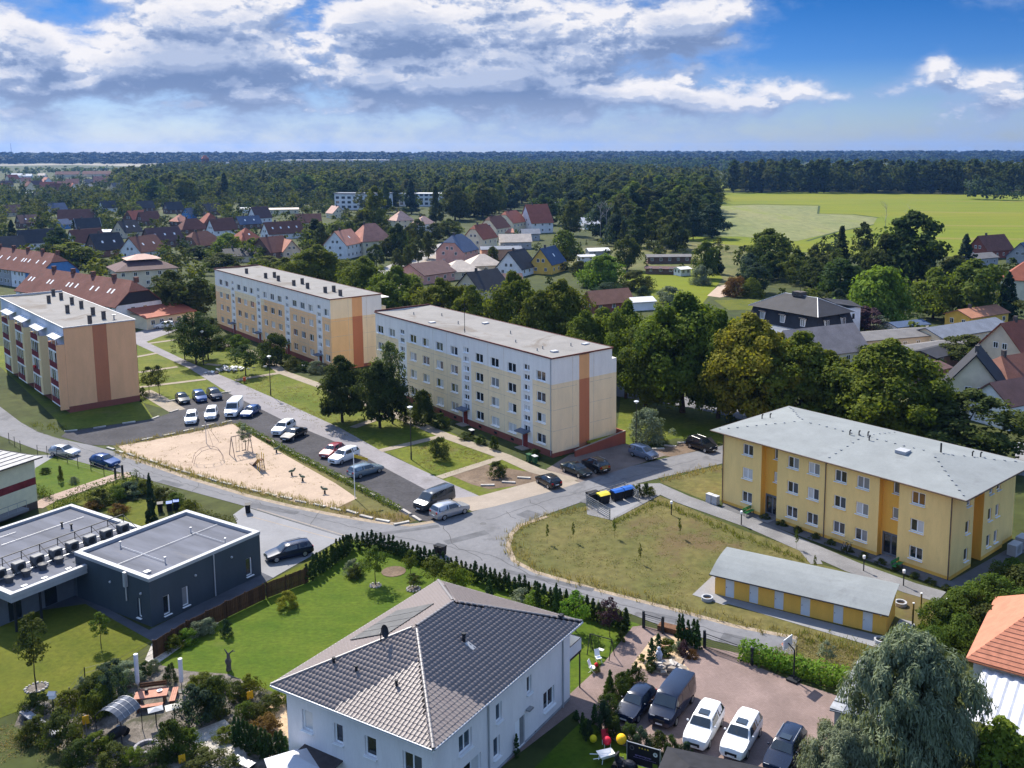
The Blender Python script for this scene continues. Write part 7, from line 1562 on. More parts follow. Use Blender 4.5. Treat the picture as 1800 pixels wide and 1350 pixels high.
wheelie(282,900,.4,'black bin left of the blue lidded bin behind the clinic',m_binb);wheelie(298,899,.4,'blue lidded bin behind the clinic',m_binb,m_binblue);wheelie(310,896,.4,'dark blue lidded bin at the right end behind the clinic',m_binb,m_binblue)
wheelie(930,812,.7,'green bin beside the right door of the centre block',m_bing);wheelie(940,815,.7,'grey lidded bin beside the green bin at the centre block door',m_bing,m_zinc);wheelie(829,768,.7,'grey bin by the middle door of the centre block',m_binb,m_zinc);wheelie(535,652,.5,'black bin with white lid by the peach block bushes',m_binb,m_white)
def container(px,py,lb,body,lid):
    rz=math.atan2(G(1125,858)[1]-G(1032,880)[1],G(1125,858)[0]-G(1032,880)[0]);t=thing('waste_container',lb,'waste container',(*G(px,py),.05),rz);mb=MB()
    mb.add([(-.6,-.45,.2),(.6,-.45,.2),(.6,.45,.2),(-.6,.45,.2),(-.68,-.53,1.15),(.68,-.53,1.15),(.68,.53,1.15),(-.68,.53,1.15)],[(3,2,1,0),(4,5,6,7),(0,1,5,4),(1,2,6,5),(2,3,7,6),(3,0,4,7)]);mb.build('bin_body',body,t)
    MB().add([(-.72,-.56,1.16),(.72,-.56,1.16),(.72,.56,1.2),(-.72,.56,1.2),(-.72,-.2,1.34),(.72,-.2,1.34),(.72,.4,1.34),(-.72,.4,1.34)],[(0,1,5,4),(4,5,6,7),(6,2,3,7),(0,4,7,3),(1,2,6,5)]).build('lid',lid,t)
    for x in (-.5,.5):
        for y in (-.35,.35): MB().bar((x-.03,y,.1),(x+.03,y,.1),.1,8).build('wheel',m_tyre,t)
container(1060,886,'waste container with yellow lid in the slatted enclosure',m_binb,m_biny);container(1085,880,'left waste container with blue lid in the slatted enclosure',m_binb,m_binblue);container(1103,875,'right waste container with blue lid in the slatted enclosure',m_binb,m_binblue);container(1042,884,'dark lidded waste container behind the yellow lidded one',m_binb,m_binb)
def slat_screen(p,q,lb,h=1.35,n=6):
    a,b=Vector((*G(*p),0)),Vector((*G(*q),0));L=(b-a).length;t=thing('slat_screen',lb,'fence',a,math.atan2((b-a).y,(b-a).x))
    k=max(1,round(L/2.2))
    for i in range(k+1): MB().box(L*i/k-.04,L*i/k+.04,-.04,.04,0,h+.05).build('post',m_grey,t)
    sm=MB().box(0,L,-.06,-.043,0,.11).mesh('slat',mat('slat_steel',(.38,.385,.39),.4,metal=.5))
    for j in range(n): link('slat',sm,t,(0,0,.15+j*h/n))
slat_screen((1031,889),(1072,914),'slatted steel screen at the near left side of the bin enclosure');slat_screen((1031,889),(1098,866),'slatted steel screen along the road behind the waste containers');slat_screen((1098,866),(1122,882),'slatted steel screen at the right side of the bin enclosure')
sheet('pavement',[(1031,889),(1098,866),(1125,884),(1072,914)],.047,pav_g)
for px,py,top,lb in ((1122,872,852,'left small shrub behind the bin enclosure'),(1136,874,850,'dark small shrub behind the bin enclosure'),(1144,870,856,'right small shrub behind the bin enclosure')): at('bush',px,py,top,lb,R.choice(('mid','olive','dark')),16,cat='bush')
# ---- benches, bicycles, rings, posts by the yellow building
def bench(px,py,rz,lb):
    t=thing('bench',lb,'bench',(*G(px,py),.05),rz);mg=mat('bench_green',(.05,.26,.07),.5)
    for i in range(3): MB().box(-.8,.8,-.22+i*.15,-.10+i*.15,.42,.46).build('seat_slat',mg,t)
    for i in range(2): MB().box(-.8,.8,.25,.29,.58+i*.17,.71+i*.17).build('back_slat',mg,t)
    for s in (-.6,.6): MB().path([(s,-.2,0),(s,-.2,.42),(s,.22,.42),(s,.3,.9)],.03,5).bar((s,.2,0),(s,.2,.42),.03,5).build('leg',m_dark,t)
bench(1316,906,.74,'green bench left of the left door of the yellow building');bench(1577,1000,.74,'green bench right of the right door of the yellow building')
def bicycle(px,py,rz,lb):
    t=thing('bicycle',lb,'bicycle',(*G(px,py),.05),rz)
    for x in (-.52,.52):
        mb=MB();pts=[(x+.33*cos(a*pi/6),0,.34+.33*sin(a*pi/6)) for a in range(13)];mb.path(pts,.022,4);w_=mb.build('wheel',m_tyre,t)
    MB().path([(-.52,0,.34),(-.15,0,.30),(.38,0,.72),(-.28,0,.74),(-.52,0,.34)],.02,5).path([(-.15,0,.3),(-.3,0,.85)],.02,5).path([(.52,0,.34),(.36,0,.9)],.02,5).build('frame',m_grey,t);MB().ball((-.31,0,.9),.13,.07,.04,8,4).build('saddle',m_dark,t);MB().bar((.34,-.28,.95),(.34,.28,.95),.018,5).build('handlebar',m_dark,t)
bicycle(1484,968,.9,'left bicycle by the wall of the yellow building');bicycle(1492,971,1.0,'right bicycle by the wall of the yellow building')
for px,py,lb in ((1243,1055,'round pale concrete ring at the left end of the shed row'),(1583,1064,'round pale concrete ring at the right end of the shed row'),(1548,1130,'round pale concrete ring near the silver willow')):
    t=thing('planter_ring',lb,'planter',(*G(px,py),.04));MB().lathe([(.55,0),(.55,.32),(.40,.32),(.40,.1)],16).build('ring',m_capw,t);MB().bar((0,0,.05),(0,0,.15),.40,14).build('soil',soil,t)
for i,(px,py) in enumerate(((1618,1081),(1661,1091),(1604,1099),(1650,1114),(1592,1137))):
    t=thing('drying_post',['post of the drying place nearest the shed row gable','post of the drying place nearest the dark shrubs','shaded post of the drying place beside the shed row','post of the drying place nearest the orange roof','post of the drying place nearest the silver willow'][i],'drying post',(*G(px,py),0));MB().box(-.06,.06,-.06,.06,0,2.0).build('post',mat('post_ochre',(.20,.13,.04),.7),t);MB().box(-.07,.07,-.07,.07,2.0,2.08).build('cap',m_white,t);MB().box(-.2,.2,-.2,.2,0,.06).build('footing',m_capw,t)
for i,(px,py) in enumerate(((1008,952),(1080,945),(1195,945),(962,955),(1400,965),(1432,1010),(1125,990))):
    at('sapling',px,py,py-34,['sapling in the middle of the dry lawn','second sapling from left on the dry lawn','sapling on the dry lawn before the path','leftmost sapling on the dry lawn','sapling on the dry lawn below the yellow building door','sapling behind the shed row roof','sapling nearest the road on the dry lawn'][i],'olive',6)
# tall grass and weeds along edges, scattered tufts: stuff
def tufts(name,spots,m,h=(.15,.5),n=9):
    rs=np.random.RandomState(len(spots));C=np.repeat(np.array(spots),n,0);k=len(C);C=C+rs.normal(size=(k,2))*.16;hh=rs.uniform(*h,k);a=rs.uniform(0,6.28,k);w_=rs.uniform(.012,.04,k);lx,ly=rs.normal(size=k)*.12,rs.normal(size=k)*.12
    dx,dy=np.cos(a)*w_,np.sin(a)*w_
    V=np.stack([np.stack([C[:,0]-dx,C[:,1]-dy,0*hh],1),np.stack([C[:,0]+dx,C[:,1]+dy,0*hh],1),np.stack([C[:,0]+dx*.5+lx,C[:,1]+dy*.5+ly,hh],1),np.stack([C[:,0]-dx*.5+lx,C[:,1]-dy*.5+ly,hh],1)],1).reshape(-1,3);Q=np.arange(4*k).reshape(k,4)
    o=link(name,rawmesh(name,V,Q,m));o['kind']='stuff'
def edge_spots(pix,per_m,wd):
    out=[]
    for x,y,a in along([G(*p) for p in pix],1/per_m): o=R.gauss(0,wd);out.append((x-sin(a)*o,y+cos(a)*o))
    return out
straw=mat('dry_grass',(.19,.165,.07),.9,var=.2,scale=.6,col2=(.30,.245,.125),trans=.35);gr_m=mat('green_grass',(.09,.115,.02),.9,scale=.6,col2=(.15,.16,.035),trans=.4)
tufts('grass',edge_spots([(900,935),(896,955),(905,980),(940,1000),(1050,1032),(1200,1070),(1290,1095),(1400,1118),(1540,1145)],4,.55)+edge_spots([(905,930),(960,908),(1030,892)],4,.5)+edge_spots([(1160,846),(1265,822)],5,.6)+edge_spots([(205,796),(330,832),(440,863),(600,897),(720,915)],7,.5)+edge_spots([(205,784),(330,760),(408,744)],5,.4),straw,(.12,.6))
tufts('grass',edge_spots([(1080,920),(1160,884),(1290,938),(1415,988)],5,.35)+edge_spots([(1402,1124),(1460,1135),(1540,1160)],8,1.2)+edge_spots([(610,949),(760,988),(900,1026),(1100,1084)],5,.3)+edge_spots([(60,745),(112,758)],4,.7),gr_m,(.1,.45))
def field_spots(pix,n):
    pts=[G(*p) for p in pix];xs=[p[0] for p in pts];ys=[p[1] for p in pts];out=[]
    while len(out) <n:
        x,y=R.uniform(min(xs),max(xs)),R.uniform(min(ys),max(ys))
        if inpoly(x,y,pts) and math.sin(x*.9)+math.sin(y*.7+x*.3)+R.uniform(-1,1) >-.6: out.append((x,y))
    return out
DRY=[(912,926),(960,907),(1030,890),(1075,915),(1160,872),(1300,930),(1436,976),(1250,1010),(1200,1070),(1050,1034),(940,1002),(897,960)]
tufts('grass',field_spots(DRY,700),straw,(.03,.12),7);tufts('grass',field_spots(DRY,500),gr_m,(.03,.10),7)
tufts('grass',field_spots([(1402,1122),(1540,1150),(1500,1210),(1330,1160)],700)+field_spots([(205,790),(330,762),(408,745),(590,850),(600,895),(330,832)],170)+field_spots([(420,690),(600,770),(660,790),(560,690),(470,660)],500)+field_spots([(-40,1345),(-20,1280),(20,1278),(130,1332),(140,1349)],260)+field_spots([(690,795),(780,838),(870,806),(785,772)],350),straw,(.04,.16),7)
# ------------------------------------------------------------------ thuja hedges, fences, the gardens and the red yard
def thujas(pix,step,h,label,group,jit=.08):
    for x,y,a in along([G(*p) for p in pix],step): plant('thuja',x+R.uniform(-jit,jit),y+R.uniform(-jit,jit),h*R.uniform(.85,1.15),label,'thuja',R.uniform(.62,.8),group=group,cat='thuja',name='thuja')
thujas([(540,1024),(578,998),(614,972)],.55,2.1,'narrow thuja in the hedge between clinic forecourt and vivid lawn','thujas of the hedge by the clinic forecourt')
thujas([(618,968),(650,962),(690,974),(760,1000),(860,1030)],.58,1.9,'narrow thuja in the left half of the long road hedge','thujas of the road hedge, left half')
thujas([(862,1031),(960,1063),(1040,1090),(1108,1112)],.58,1.95,'narrow thuja in the right half of the long road hedge','thujas of the road hedge, right half')
thujas([(1192,1128),(1212,1136),(1234,1146)],.5,2.5,'narrow thuja in the short row between both garden gates','thujas between the gates')
thujas([(412,1312),(440,1322),(470,1334),(508,1344)],.42,2.1,'narrow thuja in the shaded row left of the white house','thujas of the shaded garden row')
for px,py,top,lb in ((945,1088,1022,'tall slim thuja standing out of the road hedge behind the roof'),(978,1100,1025,'tallest thuja at the road hedge right of the roof ridge'),(1100,1112,1068,'pointed thuja at the right end of the long road hedge'),(860,1055,1018,'thick thuja at the road hedge behind the roof')): at('thuja',px,py,top,lb,'thuja',15,cat='thuja',name='thuja')
# plank fence between clinic and garden
def plank_fence(pix,lb,h=1.55):
    pts=[G(*p) for p in pix];t=thing('plank_fence',lb,'fence',(*pts[0],0));o=Vector((*pts[0],0));brown=[mat('plank_%d' % i,c,.85,var=.15,scale=3) for i,c in enumerate(((.060,.032,.018),(.075,.040,.022),(.050,.028,.017)))]
    pk=[MB().box(0,.17,-.012,.012,.05,h).mesh('plank',m) for m in brown];n=0
    for a,b in zip(pts,pts[1:]):
        a,b=Vector((*a,0)),Vector((*b,0));d=(b-a);L=d.length;d.normalize();rz=math.atan2(d.y,d.x);k=int(L/.19)
        for i in range(k):
            if n >290: break
            link('plank',R.choice(pk),t,a-o+d*(i*.19),rz,(1,1,R.uniform(.97,1.02)));n += 1
        for i in range(int(L/2)+1): MB().box(-.05,.05,.02,.12,0,h+.06).build('post',brown[2],t,a-o+d*min(L,i*2),rz)
        for z in (.4,1.2): MB().box(0,L,.013,.05,z,z+.08).build('rail',brown[2],t,a-o,rz)
plank_fence([(272,1158),(330,1122),(400,1086),(470,1052),(543,1024)],'dark brown plank fence between the anthracite building and the vivid lawn')
def wire_fence(pix,lb,h=1.2,gate=None):
    pts=[G(*p) for p in pix];t=thing('wire_fence',lb,'fence',(*pts[0],0));o=Vector((*pts[0],0))
    for a,b in zip(pts,pts[1:]):
        a,b=Vector((*a,0)),Vector((*b,0));L=(b-a).length;n=max(1,round(L/2.5));wm=MB()
        for i in range(n+1): p=a.lerp(b,i/n)-o;MB().bar(p,p+Vector((0,0,h+.08)),.04,6).build('post',m_dark,t)
        for z in (.1,.45,.8,h): wm.bar(a-o+Vector((0,0,z)),b-o+Vector((0,0,z)),.012,3)
        wm.build('wire',m_dark,t)['kind']='stuff'
wire_fence([(16,776),(36,790)],'dark wire fence at the far left road edge');wire_fence([(66,798),(83,800),(137,820),(160,826),(183,835),(202,842)],'dark wire fence between left garden and the two cars on the verge')
wire_fence([(240,842),(268,862),(310,882),(345,905)],'dark wire fence at the planted bed behind the clinic');wire_fence([(95,1275),(150,1200),(205,1185),(270,1150)],'dark garden fence posts between both lawns at left')
wire_fence([(1400,1160),(1440,1180),(1498,1200),(1520,1208)],'wire fence behind the laurel hedge')
def gate(p,q,lb,h=1.3,bars=6):
    a,b=Vector((*G(*p),0)),Vector((*G(*q),0));L=(b-a).length;t=thing('garden_gate',lb,'gate',a,math.atan2((b-a).y,(b-a).x))
    for x in (0,L): MB().box(x-.09,x+.09,-.09,.09,0,h+.25).build('gate_post',mat('gate_anthracite',(.03,.033,.038),.5),t)
    f=MB();f.bar((.12,0,.12),(L-.12,0,.12),.035,6).bar((.12,0,h),(L-.12,0,h),.035,6).bar((.14,0,.12),(.14,0,h),.03,6).bar((L-.14,0,.12),(L-.14,0,h),.03,6);f.build('gate_frame',MATS['gate_anthracite'],t)
    k=MB().bar((.15,0,0),(L-.15,0,0),.014,5).mesh('gate_bar',MATS['gate_anthracite'])
    for i in range(bars): link('gate_bar',k,t,(0,0,.2+i*(h-.2)/bars))
gate((1131,1104),(1165,1114),'dark pedestrian gate to the red paved yard');gate((1238,1139),(1322,1170),'long dark sliding gate of the red paved yard');gate((203,842),(216,838),'small garden gate at the end of the pink path')
tag(MB().box(-1.4,1.4,-.4,.4,0,.5).build('low_wall',m_wood,None,(*G(1185,1112),0),-.5),'low dark timber planter wall between the gate and the thuja row','planter')
# shrubs of the garden: positions, top, width, leaf
def shrubs(lst,kind='bush'):
    for px,py,top,wpx,lf,lb in lst: at(kind,px,py,top,lb,lf,wpx,cat='bush')
shrubs([(60,1255,1222,40,'mid','low dark bush at the left end of the stone bench garden'),(170,1225,1185,44,'mid','leafy bush between fence post and grey green shrub'),(198,1240,1180,52,'bluish','grey green shrub behind the fence in the shade garden'),(225,1200,1165,46,'silver','silvery shrub left of the left closed parasol'),(195,1195,1165,50,'bluish','round grey dome shrub at the yellow lawn edge'),(178,1252,1208,44,'green','big round green shrub left of the picnic table'),(160,1268,1222,40,'green','light green shrub above the yellow pinwheel'),(150,1225,1192,30,'silver','pale flowering bush beside the bird house'),(110,1310,1252,54,'mid','dense bush in front of the stone bench'),(60,1300,1262,44,'mid','dark bush at the lower left garden corner'),(170,1320,1290,42,'olive','yellow green bush with the blue ball'),(232,1345,1318,32,'bright','bright lime round bush at the bottom left'),(200,1345,1310,50,'mid','dark bush left of the lime round bush'),(140,1345,1305,50,'dark','dark bush at the bottom left edge'),(302,1326,1268,52,'dark','large dark bush right of the fire pit'),(352,1265,1208,70,'bluish','largest grey green bush beside the gravel path'),(375,1255,1195,50,'dark','dark bush behind the largest grey green bush'),(330,1325,1285,44,'green','bright leaved bush by the gravel path'),(395,1300,1280,36,'olive','yellow green bush at the shaded thuja row'),(365,1345,1322,60,'mid','low hedge like bush at the bottom beside the gravel'),(275,1345,1318,50,'dark','dark low bush at the bottom by the yellow flag'),(355,1205,1185,40,'olive','yellow green bush right of the right closed parasol'),(380,1215,1190,40,'dark','dark bush at the lower edge of the vivid lawn'),(415,1228,1200,36,'mid','small bush among dry stalks by the lawn'),(440,1225,1190,40,'olive','loose yellow green grass clump by the house corner'),(475,1250,1225,36,'mid','round bush at the house corner bed'),(490,1238,1215,30,'olive','small grass clump against the white house wall'),(450,1262,1238,36,'mid','low bush in the sandy bed'),(470,1285,1258,44,'russet','brownish green bush in the sandy bed'),(435,1262,1235,34,'green','light bush left of the sandy bed'),(256,1192,1164,20,'thuja','small thuja between both closed parasols'),(300,1200,1168,20,'thuja','small thuja left of the right closed parasol'),(505,1068,1042,36,'yellow','yellow leaved bush at the plank fence'),(398,1118,1090,20,'conifer','tiny spruce on the vivid lawn by the fence'),(620,1010,985,34,'silver','silver leaved bush by the garden trees'),(625,1015,995,26,'mid','low bush under the silver leaved bush'),(270,1180,1160,20,'silver','small round bush in the gravel bed'),(408,1345,1330,30,'mid','low plants at the bottom edge left of the thujas'),(120,1245,1215,40,'olive','yellow flowering bush behind the stone bench')])
shrubs([(305,1142,1118,30,'olive','first pale flowering bush in the row along the plank fence'),(325,1132,1108,32,'bright','second pale flowering bush in the row along the plank fence'),(345,1120,1095,34,'silver','third pale flowering bush in the row along the plank fence'),(365,1112,1088,32,'silver','last pale flowering bush in the row along the plank fence')])
for a in (('sapling',64,1212,1080,'slender young tree with a stone ring on the yellow lawn','mid',40),('sapling',178,1138,1077,'small young tree at the corner of the yellow lawn','green',24),('small',660,1028,962,'fruit tree with round crown on the vivid lawn','green',46),('small',727,1034,1008,'tiny low tree with a stone ring by the roof corner','mid',26),('small',722,1010,968,'young fruit tree in front of the road hedge','green',30),('small',765,1030,980,'broad dark fruit bush left of the roof corner','green',44),('small',800,1042,990,'light fruit bush behind the roof corner','olive',44),('small',815,1050,1000,'second light fruit bush behind the roof corner','bright',34),('small',915,1075,1035,'silver leaved tree behind the roof ridge','silver',40),('small',940,1085,1040,'bright bush tree behind the roof ridge','bright',36),('small',1012,1110,1040,'light green tree right of the roof before the hedge','bright',50),('small',1072,1120,1052,'purple leaved small tree before the long hedge','purple',36),('conifer',267,925,832,'slim tall spruce in the planted bed behind the clinic','conifer',18)): at(*a[:3],a[3],a[4],a[5],a[6])
for px,py,r_,lb in ((64,1210,.75,'round stone ring under the slender young tree'),(660,1030,.5,'round stone ring under the fruit tree'),(727,1036,.6,'round stone ring under the tiny low tree')):
    t=thing('stone_ring',lb,'stone ring',(*G(px,py),.02));sm=MB().ball((0,0,.05),.13,.1,.08,6,4).mesh('stone',mat('stone_pale',(.40,.37,.34),.9,var=.15,scale=4,objrand=.4));n=int(r_*22)
    for i in range(n): a=2*pi*i/n;link('stone',sm,t,(r_*cos(a),r_*sin(a),0),a+R.uniform(-.4,.4),R.uniform(.8,1.2))
    MB().bar((0,0,0),(0,0,.03),r_-.05,14).build('gravel',MATS['gravel_bed'],t)
o=tag(MB().bar((0,0,.02),(0,0,.05),1.2,16).build('bare_patch',earth,None,(*G(692,1005),.0)),'round bare earth patch at the edge of the vivid lawn','soil patch')
# planted bed behind the clinic
shrubs([(175,890,862,34,'mid','round bush in the bed left of the blue green bush'),(205,880,855,36,'green','green bush in the bed behind the left flat roof'),(228,872,850,48,'bluish','blue green spreading bush in the bed behind the clinic'),(255,868,845,36,'olive','olive bush right of the blue green bush'),(165,895,880,30,'russet','reddish low bush at the left flat roof edge'),(285,880,858,36,'mid','bush right of the slim tall spruce'),(308,890,868,34,'green','green bush behind the blue lidded bins'),(335,900,880,30,'olive','olive bush near the clinic forecourt'),(210,902,886,30,'russet','yellow red low bush on the small lawn edge'),(125,900,885,30,'green','bush at the left flat roof corner'),(80,832,822,16,'dark','dark round bush on the left vivid lawn'),(130,850,838,14,'silver','small pale bush on the left vivid lawn'),(107,848,820,8,'mid','thin young tree on the left vivid lawn')])
# driftwood figure
t=thing('driftwood_sculpture','dark twisted driftwood figure with two prongs on the vivid lawn','sculpture',(*G(402,1178),0));MB().bar((0,0,0),(.05,0,.7),.22,8,.17).bar((.05,0,.7),(0,.05,1.35),.17,8,.12).ball((0,0,.75),.27,.2,.32,8,6).build('stump',m_chim,t);MB().bar((0,.05,1.3),(-.3,.1,1.75),.08,6,.03).bar((0,.05,1.3),(.45,.05,1.7),.09,6,.03).bar((.3,.05,1.58),(.55,.1,1.55),.04,5,.02).build('prong',m_chim,t)
# closed parasols
for px,py,top,lb in ((243,1218,1150,'left closed white parasol beside the picnic table'),(320,1216,1157,'right closed white parasol beside the picnic table')):
    x,y=G(px,py);h=2
    while P(x,y,h)[1] >top: h += .05
    t=thing('closed_parasol',lb,'parasol',(x,y,0));MB().bar((0,0,0),(0,0,h),.035,6).build('pole',m_grey,t);MB().lathe([(.10,.75),(.16,.9),(.17,h-.3),(.17,h-.04),(.02,h)],8).build('cover',mat('parasol_cover',(.60,.61,.66),.8,var=.04,scale=3),t);MB().lathe([(.3,0),(.3,.08),(.06,.1)],10).build('base',m_dark,t)
# picnic set
def picnic():
    t=thing('picnic_table','pinkish timber garden table between three benches in the shade garden','table',(*G(267,1236),0),.25)
    for i in range(6): MB().box(-1.15,1.15,-.5+i*.17,-.5+i*.17+.155,.72,.77).build('table_plank',m_pink_wood,t)
    for x in (-.9,.9): MB().box(x-.06,x+.06,-.4,.4,0,.71).build('leg',m_wood,t)
    for dx,dy,rz,lb in ((0,-1.05,0,'pinkish timber bench on the near side of the garden table'),(1.55,.1,pi/2,'pinkish timber bench at the right end of the garden table'),(-.1,1.15,0,'brown high backed bench behind the garden table')):
        c_,s_=cos(.25),sin(.25);q=thing('garden_bench',lb,'bench',(G(267,1236)[0]+c_*dx-s_*dy,G(267,1236)[1]+s_*dx+c_*dy,0),.25+rz)
        for i in range(3): MB().box(-.95,.95,-.2+i*.14,-.2+i*.14+.125,.42,.46).build('seat_plank',m_pink_wood,q)
        for s in (-.75,.75): MB().box(s-.05,s+.05,-.18,.18,0,.415).build('leg',m_wood,q)
        if dy >1: 
            for i in range(2): MB().box(-.95,.95,.24,.28,.55+i*.2,.73+i*.2).build('back_plank',m_wood,q)
    for dx,dy,lb in ((-.4,.1,'small dark lantern on the garden table'),(.5,.3,'white bowl on the garden table')):
        q=thing('lantern' if dx <0 else 'bowl',lb,'lantern' if dx <0 else 'bowl',(G(267,1236)[0]+dx,G(267,1236)[1]+dy,.77));(MB().box(-.1,.1,-.1,.1,0,.28) if dx <0 else MB().lathe([(.08,0),(.2,.1),(.17,.1)],10)).build('lantern_body' if dx <0 else 'bowl_body',m_dark if dx <0 else m_white,q)
picnic()
def arch_roof():
    t=thing('arched_shelter','small garden shelter with arched translucent smoke grey roof','shelter',(*G(210,1290),0),-.35);t.scale=(.74,.74,.86);n=7;R0=1.9
    pts=[(R0*sin(a),2.0+R0*.9*(cos(a)-cos(.95))) for a in [(-.95+1.9*i/n) for i in range(n+1)]]
    for k in range(4):
        y0,y1=-1.25+k*.64,-1.25+k*.64+.6;mb=MB()
        for (xa,za),(xb,zb) in zip(pts,pts[1:]): mb.slab([(xa,y0,za),(xb,y0,zb),(xb,y1,zb),(xa,y1,za)],.02)
        mb.build('roof_panel',mat('smoke_panel',(.055,.062,.078),.15,var=.08,spec=.9),t)
        rb=MB()
        for (xa,za),(xb,zb) in zip(pts,pts[1:]): rb.bar((xa,y1+.02,za+.01),(xb,y1+.02,zb+.01),.025,4)
        rb.build('rib',m_zinc,t)
    for x in (pts[0][0],pts[-1][0]):
        for y in (-1.2,1.3): MB().bar((x,y,0),(x,y,2.0),.04,6).build('post',m_dark,t)
    q=thing('motorcycle','dark covered garden vehicle with pale parts under the arched shelter','garden vehicle',(*G(205,1302),0),1.0);MB().ball((0,0,.55),.85,.32,.42,10,6).build('cover',m_dark,q);MB().bar((.7,-.06,.3),(.7,.06,.3),.3,12).bar((-.7,-.06,.3),(-.7,.06,.3),.3,12).build('wheel',m_tyre,q);MB().ball((.3,.2,.8),.16).build('lamp',m_capw,q)
arch_roof()
def pin(px,py,top,lb):
    x,y=G(px,py);h=.5
    while P(x,y,h)[1] >top: h += .03
    t=thing('garden_flag',lb,'garden flag',(x,y,0),.3);MB().bar((0,0,0),(0,0,h),.02,5).build('stick',m_grey,t);MB().slab([(-.2,-.02,h-.05),(.22,.0,h),(.25,.02,h-.62),(-.16,0,h-.55)],.02).slab([(-.22,.08,h-.35),(.2,.12,h-.3),(.16,.08,h-.7),(-.2,.08,h-.72)],.02).build('cloth',mat('cloth_amber',(.75,.40,.02),.7),t)
pin(152,1290,1258,'bright yellow garden flag left of the arched shelter');pin(320,1345,1326,'yellow garden flag at the bottom near the gravel path');pin(440,1240,1215,'orange garden ornament by the lawn edge')
# stone bench, fire ring, canopies, bird house, balls
t=thing('stone_bench','long grey stone slab bench at the left garden edge','stone bench',(*G(70,1282),0),-.62)
for i in range(5): MB().box(-2.4+i*.98,-2.4+i*.98+.92,-.28,.28,.5,.6).build('slab',mat('slab_slate',(.20,.21,.24),.7,var=.15,scale=2,objrand=.3),t)
for i in range(4): MB().box(-2.2+i*1.4,-1.9+i*1.4,-.22,.22,0,.5).build('stone_foot',mat('stone_dark',(.10,.10,.105),.9),t)
t=thing('fire_pit','round grey stone fire pit below the arched shelter','fire pit',(*G(257,1318),0));sm=MB().box(-.17,.17,-.1,.1,0,.3).mesh('stone',mat('stone_grey',(.28,.27,.29),.9,var=.15,scale=3,objrand=.4))
for i in range(16): a=2*pi*i/16;link('stone',sm,t,(.72*cos(a),.72*sin(a),0),a+pi/2)
MB().bar((0,0,.02),(0,0,.08),.62,14).build('ash',m_chim,t)
for px,py,lb,w_,m in ((275,1275,'pale grey board table top left of the pale square parasol',.5,m_capw),(308,1270,'pale square parasol canopy beside the largest grey bush',.6,mat('canvas_pale',(.52,.50,.45),.8))):
    t=thing('garden_canopy',lb,'canopy',(*G(px,py),0),.5);MB().bar((0,0,0),(0,0,1.3),.04,6).build('post',m_dark,t);MB().add([(-w_,-w_*.7,1.25),(w_,-w_*.7,1.25),(w_,w_*.7,1.25),(-w_,w_*.7,1.25),(0,0,1.4)],[(0,1,4),(1,2,4),(2,3,4),(3,0,4),(3,2,1,0)]).build('canopy_top',m,t)
t=thing('bird_house','small white bird house on a post at the stone bench','bird house',(*G(95,1258),0));MB().bar((0,0,0),(0,0,1.4),.04,6).build('post',m_dark,t);MB().box(-.2,.2,-.16,.16,1.4,1.75).build('box_body',m_white,t);MB().slab([(-.28,-.25,1.7),(.28,-.25,1.7),(.28,0,1.95),(-.28,0,1.95)],.03).slab([(-.28,.25,1.7),(.28,.25,1.7),(.28,0,1.95),(-.28,0,1.95)],.03).build('roof',m_zinc,t)
for px,py,c,lb in ((163,1312,(.03,.16,.5),'shiny blue garden ball in the yellow green bush'),(178,1318,(.7,.7,.4),'pale yellow garden ball beside the blue garden ball')): tag(MB().ball((0,0,.55),.17,n=12,m=8).bar((0,0,0),(0,0,.4),.03,5).build('garden_ball',mat('ball_'+lb.split()[1],c,.15),None,(*G(px,py),0)),lb,'garden ball')
# tent canopy at the bottom edge
t=thing('gazebo','pale grey fabric gazebo roof cut by the bottom edge beside the white house','gazebo',(*G(520,1395),0),.5);MB().add([(-1.6,-1.6,2.0),(1.6,-1.6,2.0),(1.6,1.6,2.0),(-1.6,1.6,2.0),(0,0,2.7)],[(0,1,4),(1,2,4),(2,3,4),(3,0,4)]).build('canopy_cloth',mat('cloth_pale',(.50,.51,.55),.8,var=.03),t)
for x in (-1.5,1.5):
    for y in (-1.5,1.5): MB().bar((x,y,0),(x,y,2.0),.04,6).build('post',m_dark,t)
t=thing('awning','dark brown awning stretched between gazebo and white house wall','awning',(*G(560,1380),0),-.5);MB().slab([(-1.4,-1.2,2.1),(2.0,-1.2,2.1),(2.0,1.2,2.4),(-1.4,1.2,2.4)],.06).build('awning_cloth',mat('cloth_brown',(.06,.05,.05),.8),t)
for x in (-1.3,1.9): MB().bar((x,-1.1,0),(x,-1.1,2.1),.05,6).build('post',m_dark,t)
t=thing('sun_lounger','grey slatted loungers in the shade under the thuja row','lounger',(*G(428,1346),0),-.5)
for i in range(7): MB().box(-.9+i*.26,-.9+i*.26+.2,-.32,.32,.3,.34).build('slat',m_zinc,t)
for x in (-.7,.7): MB().box(x-.03,x+.03,-.3,.3,0,.3).build('leg',m_dark,t)
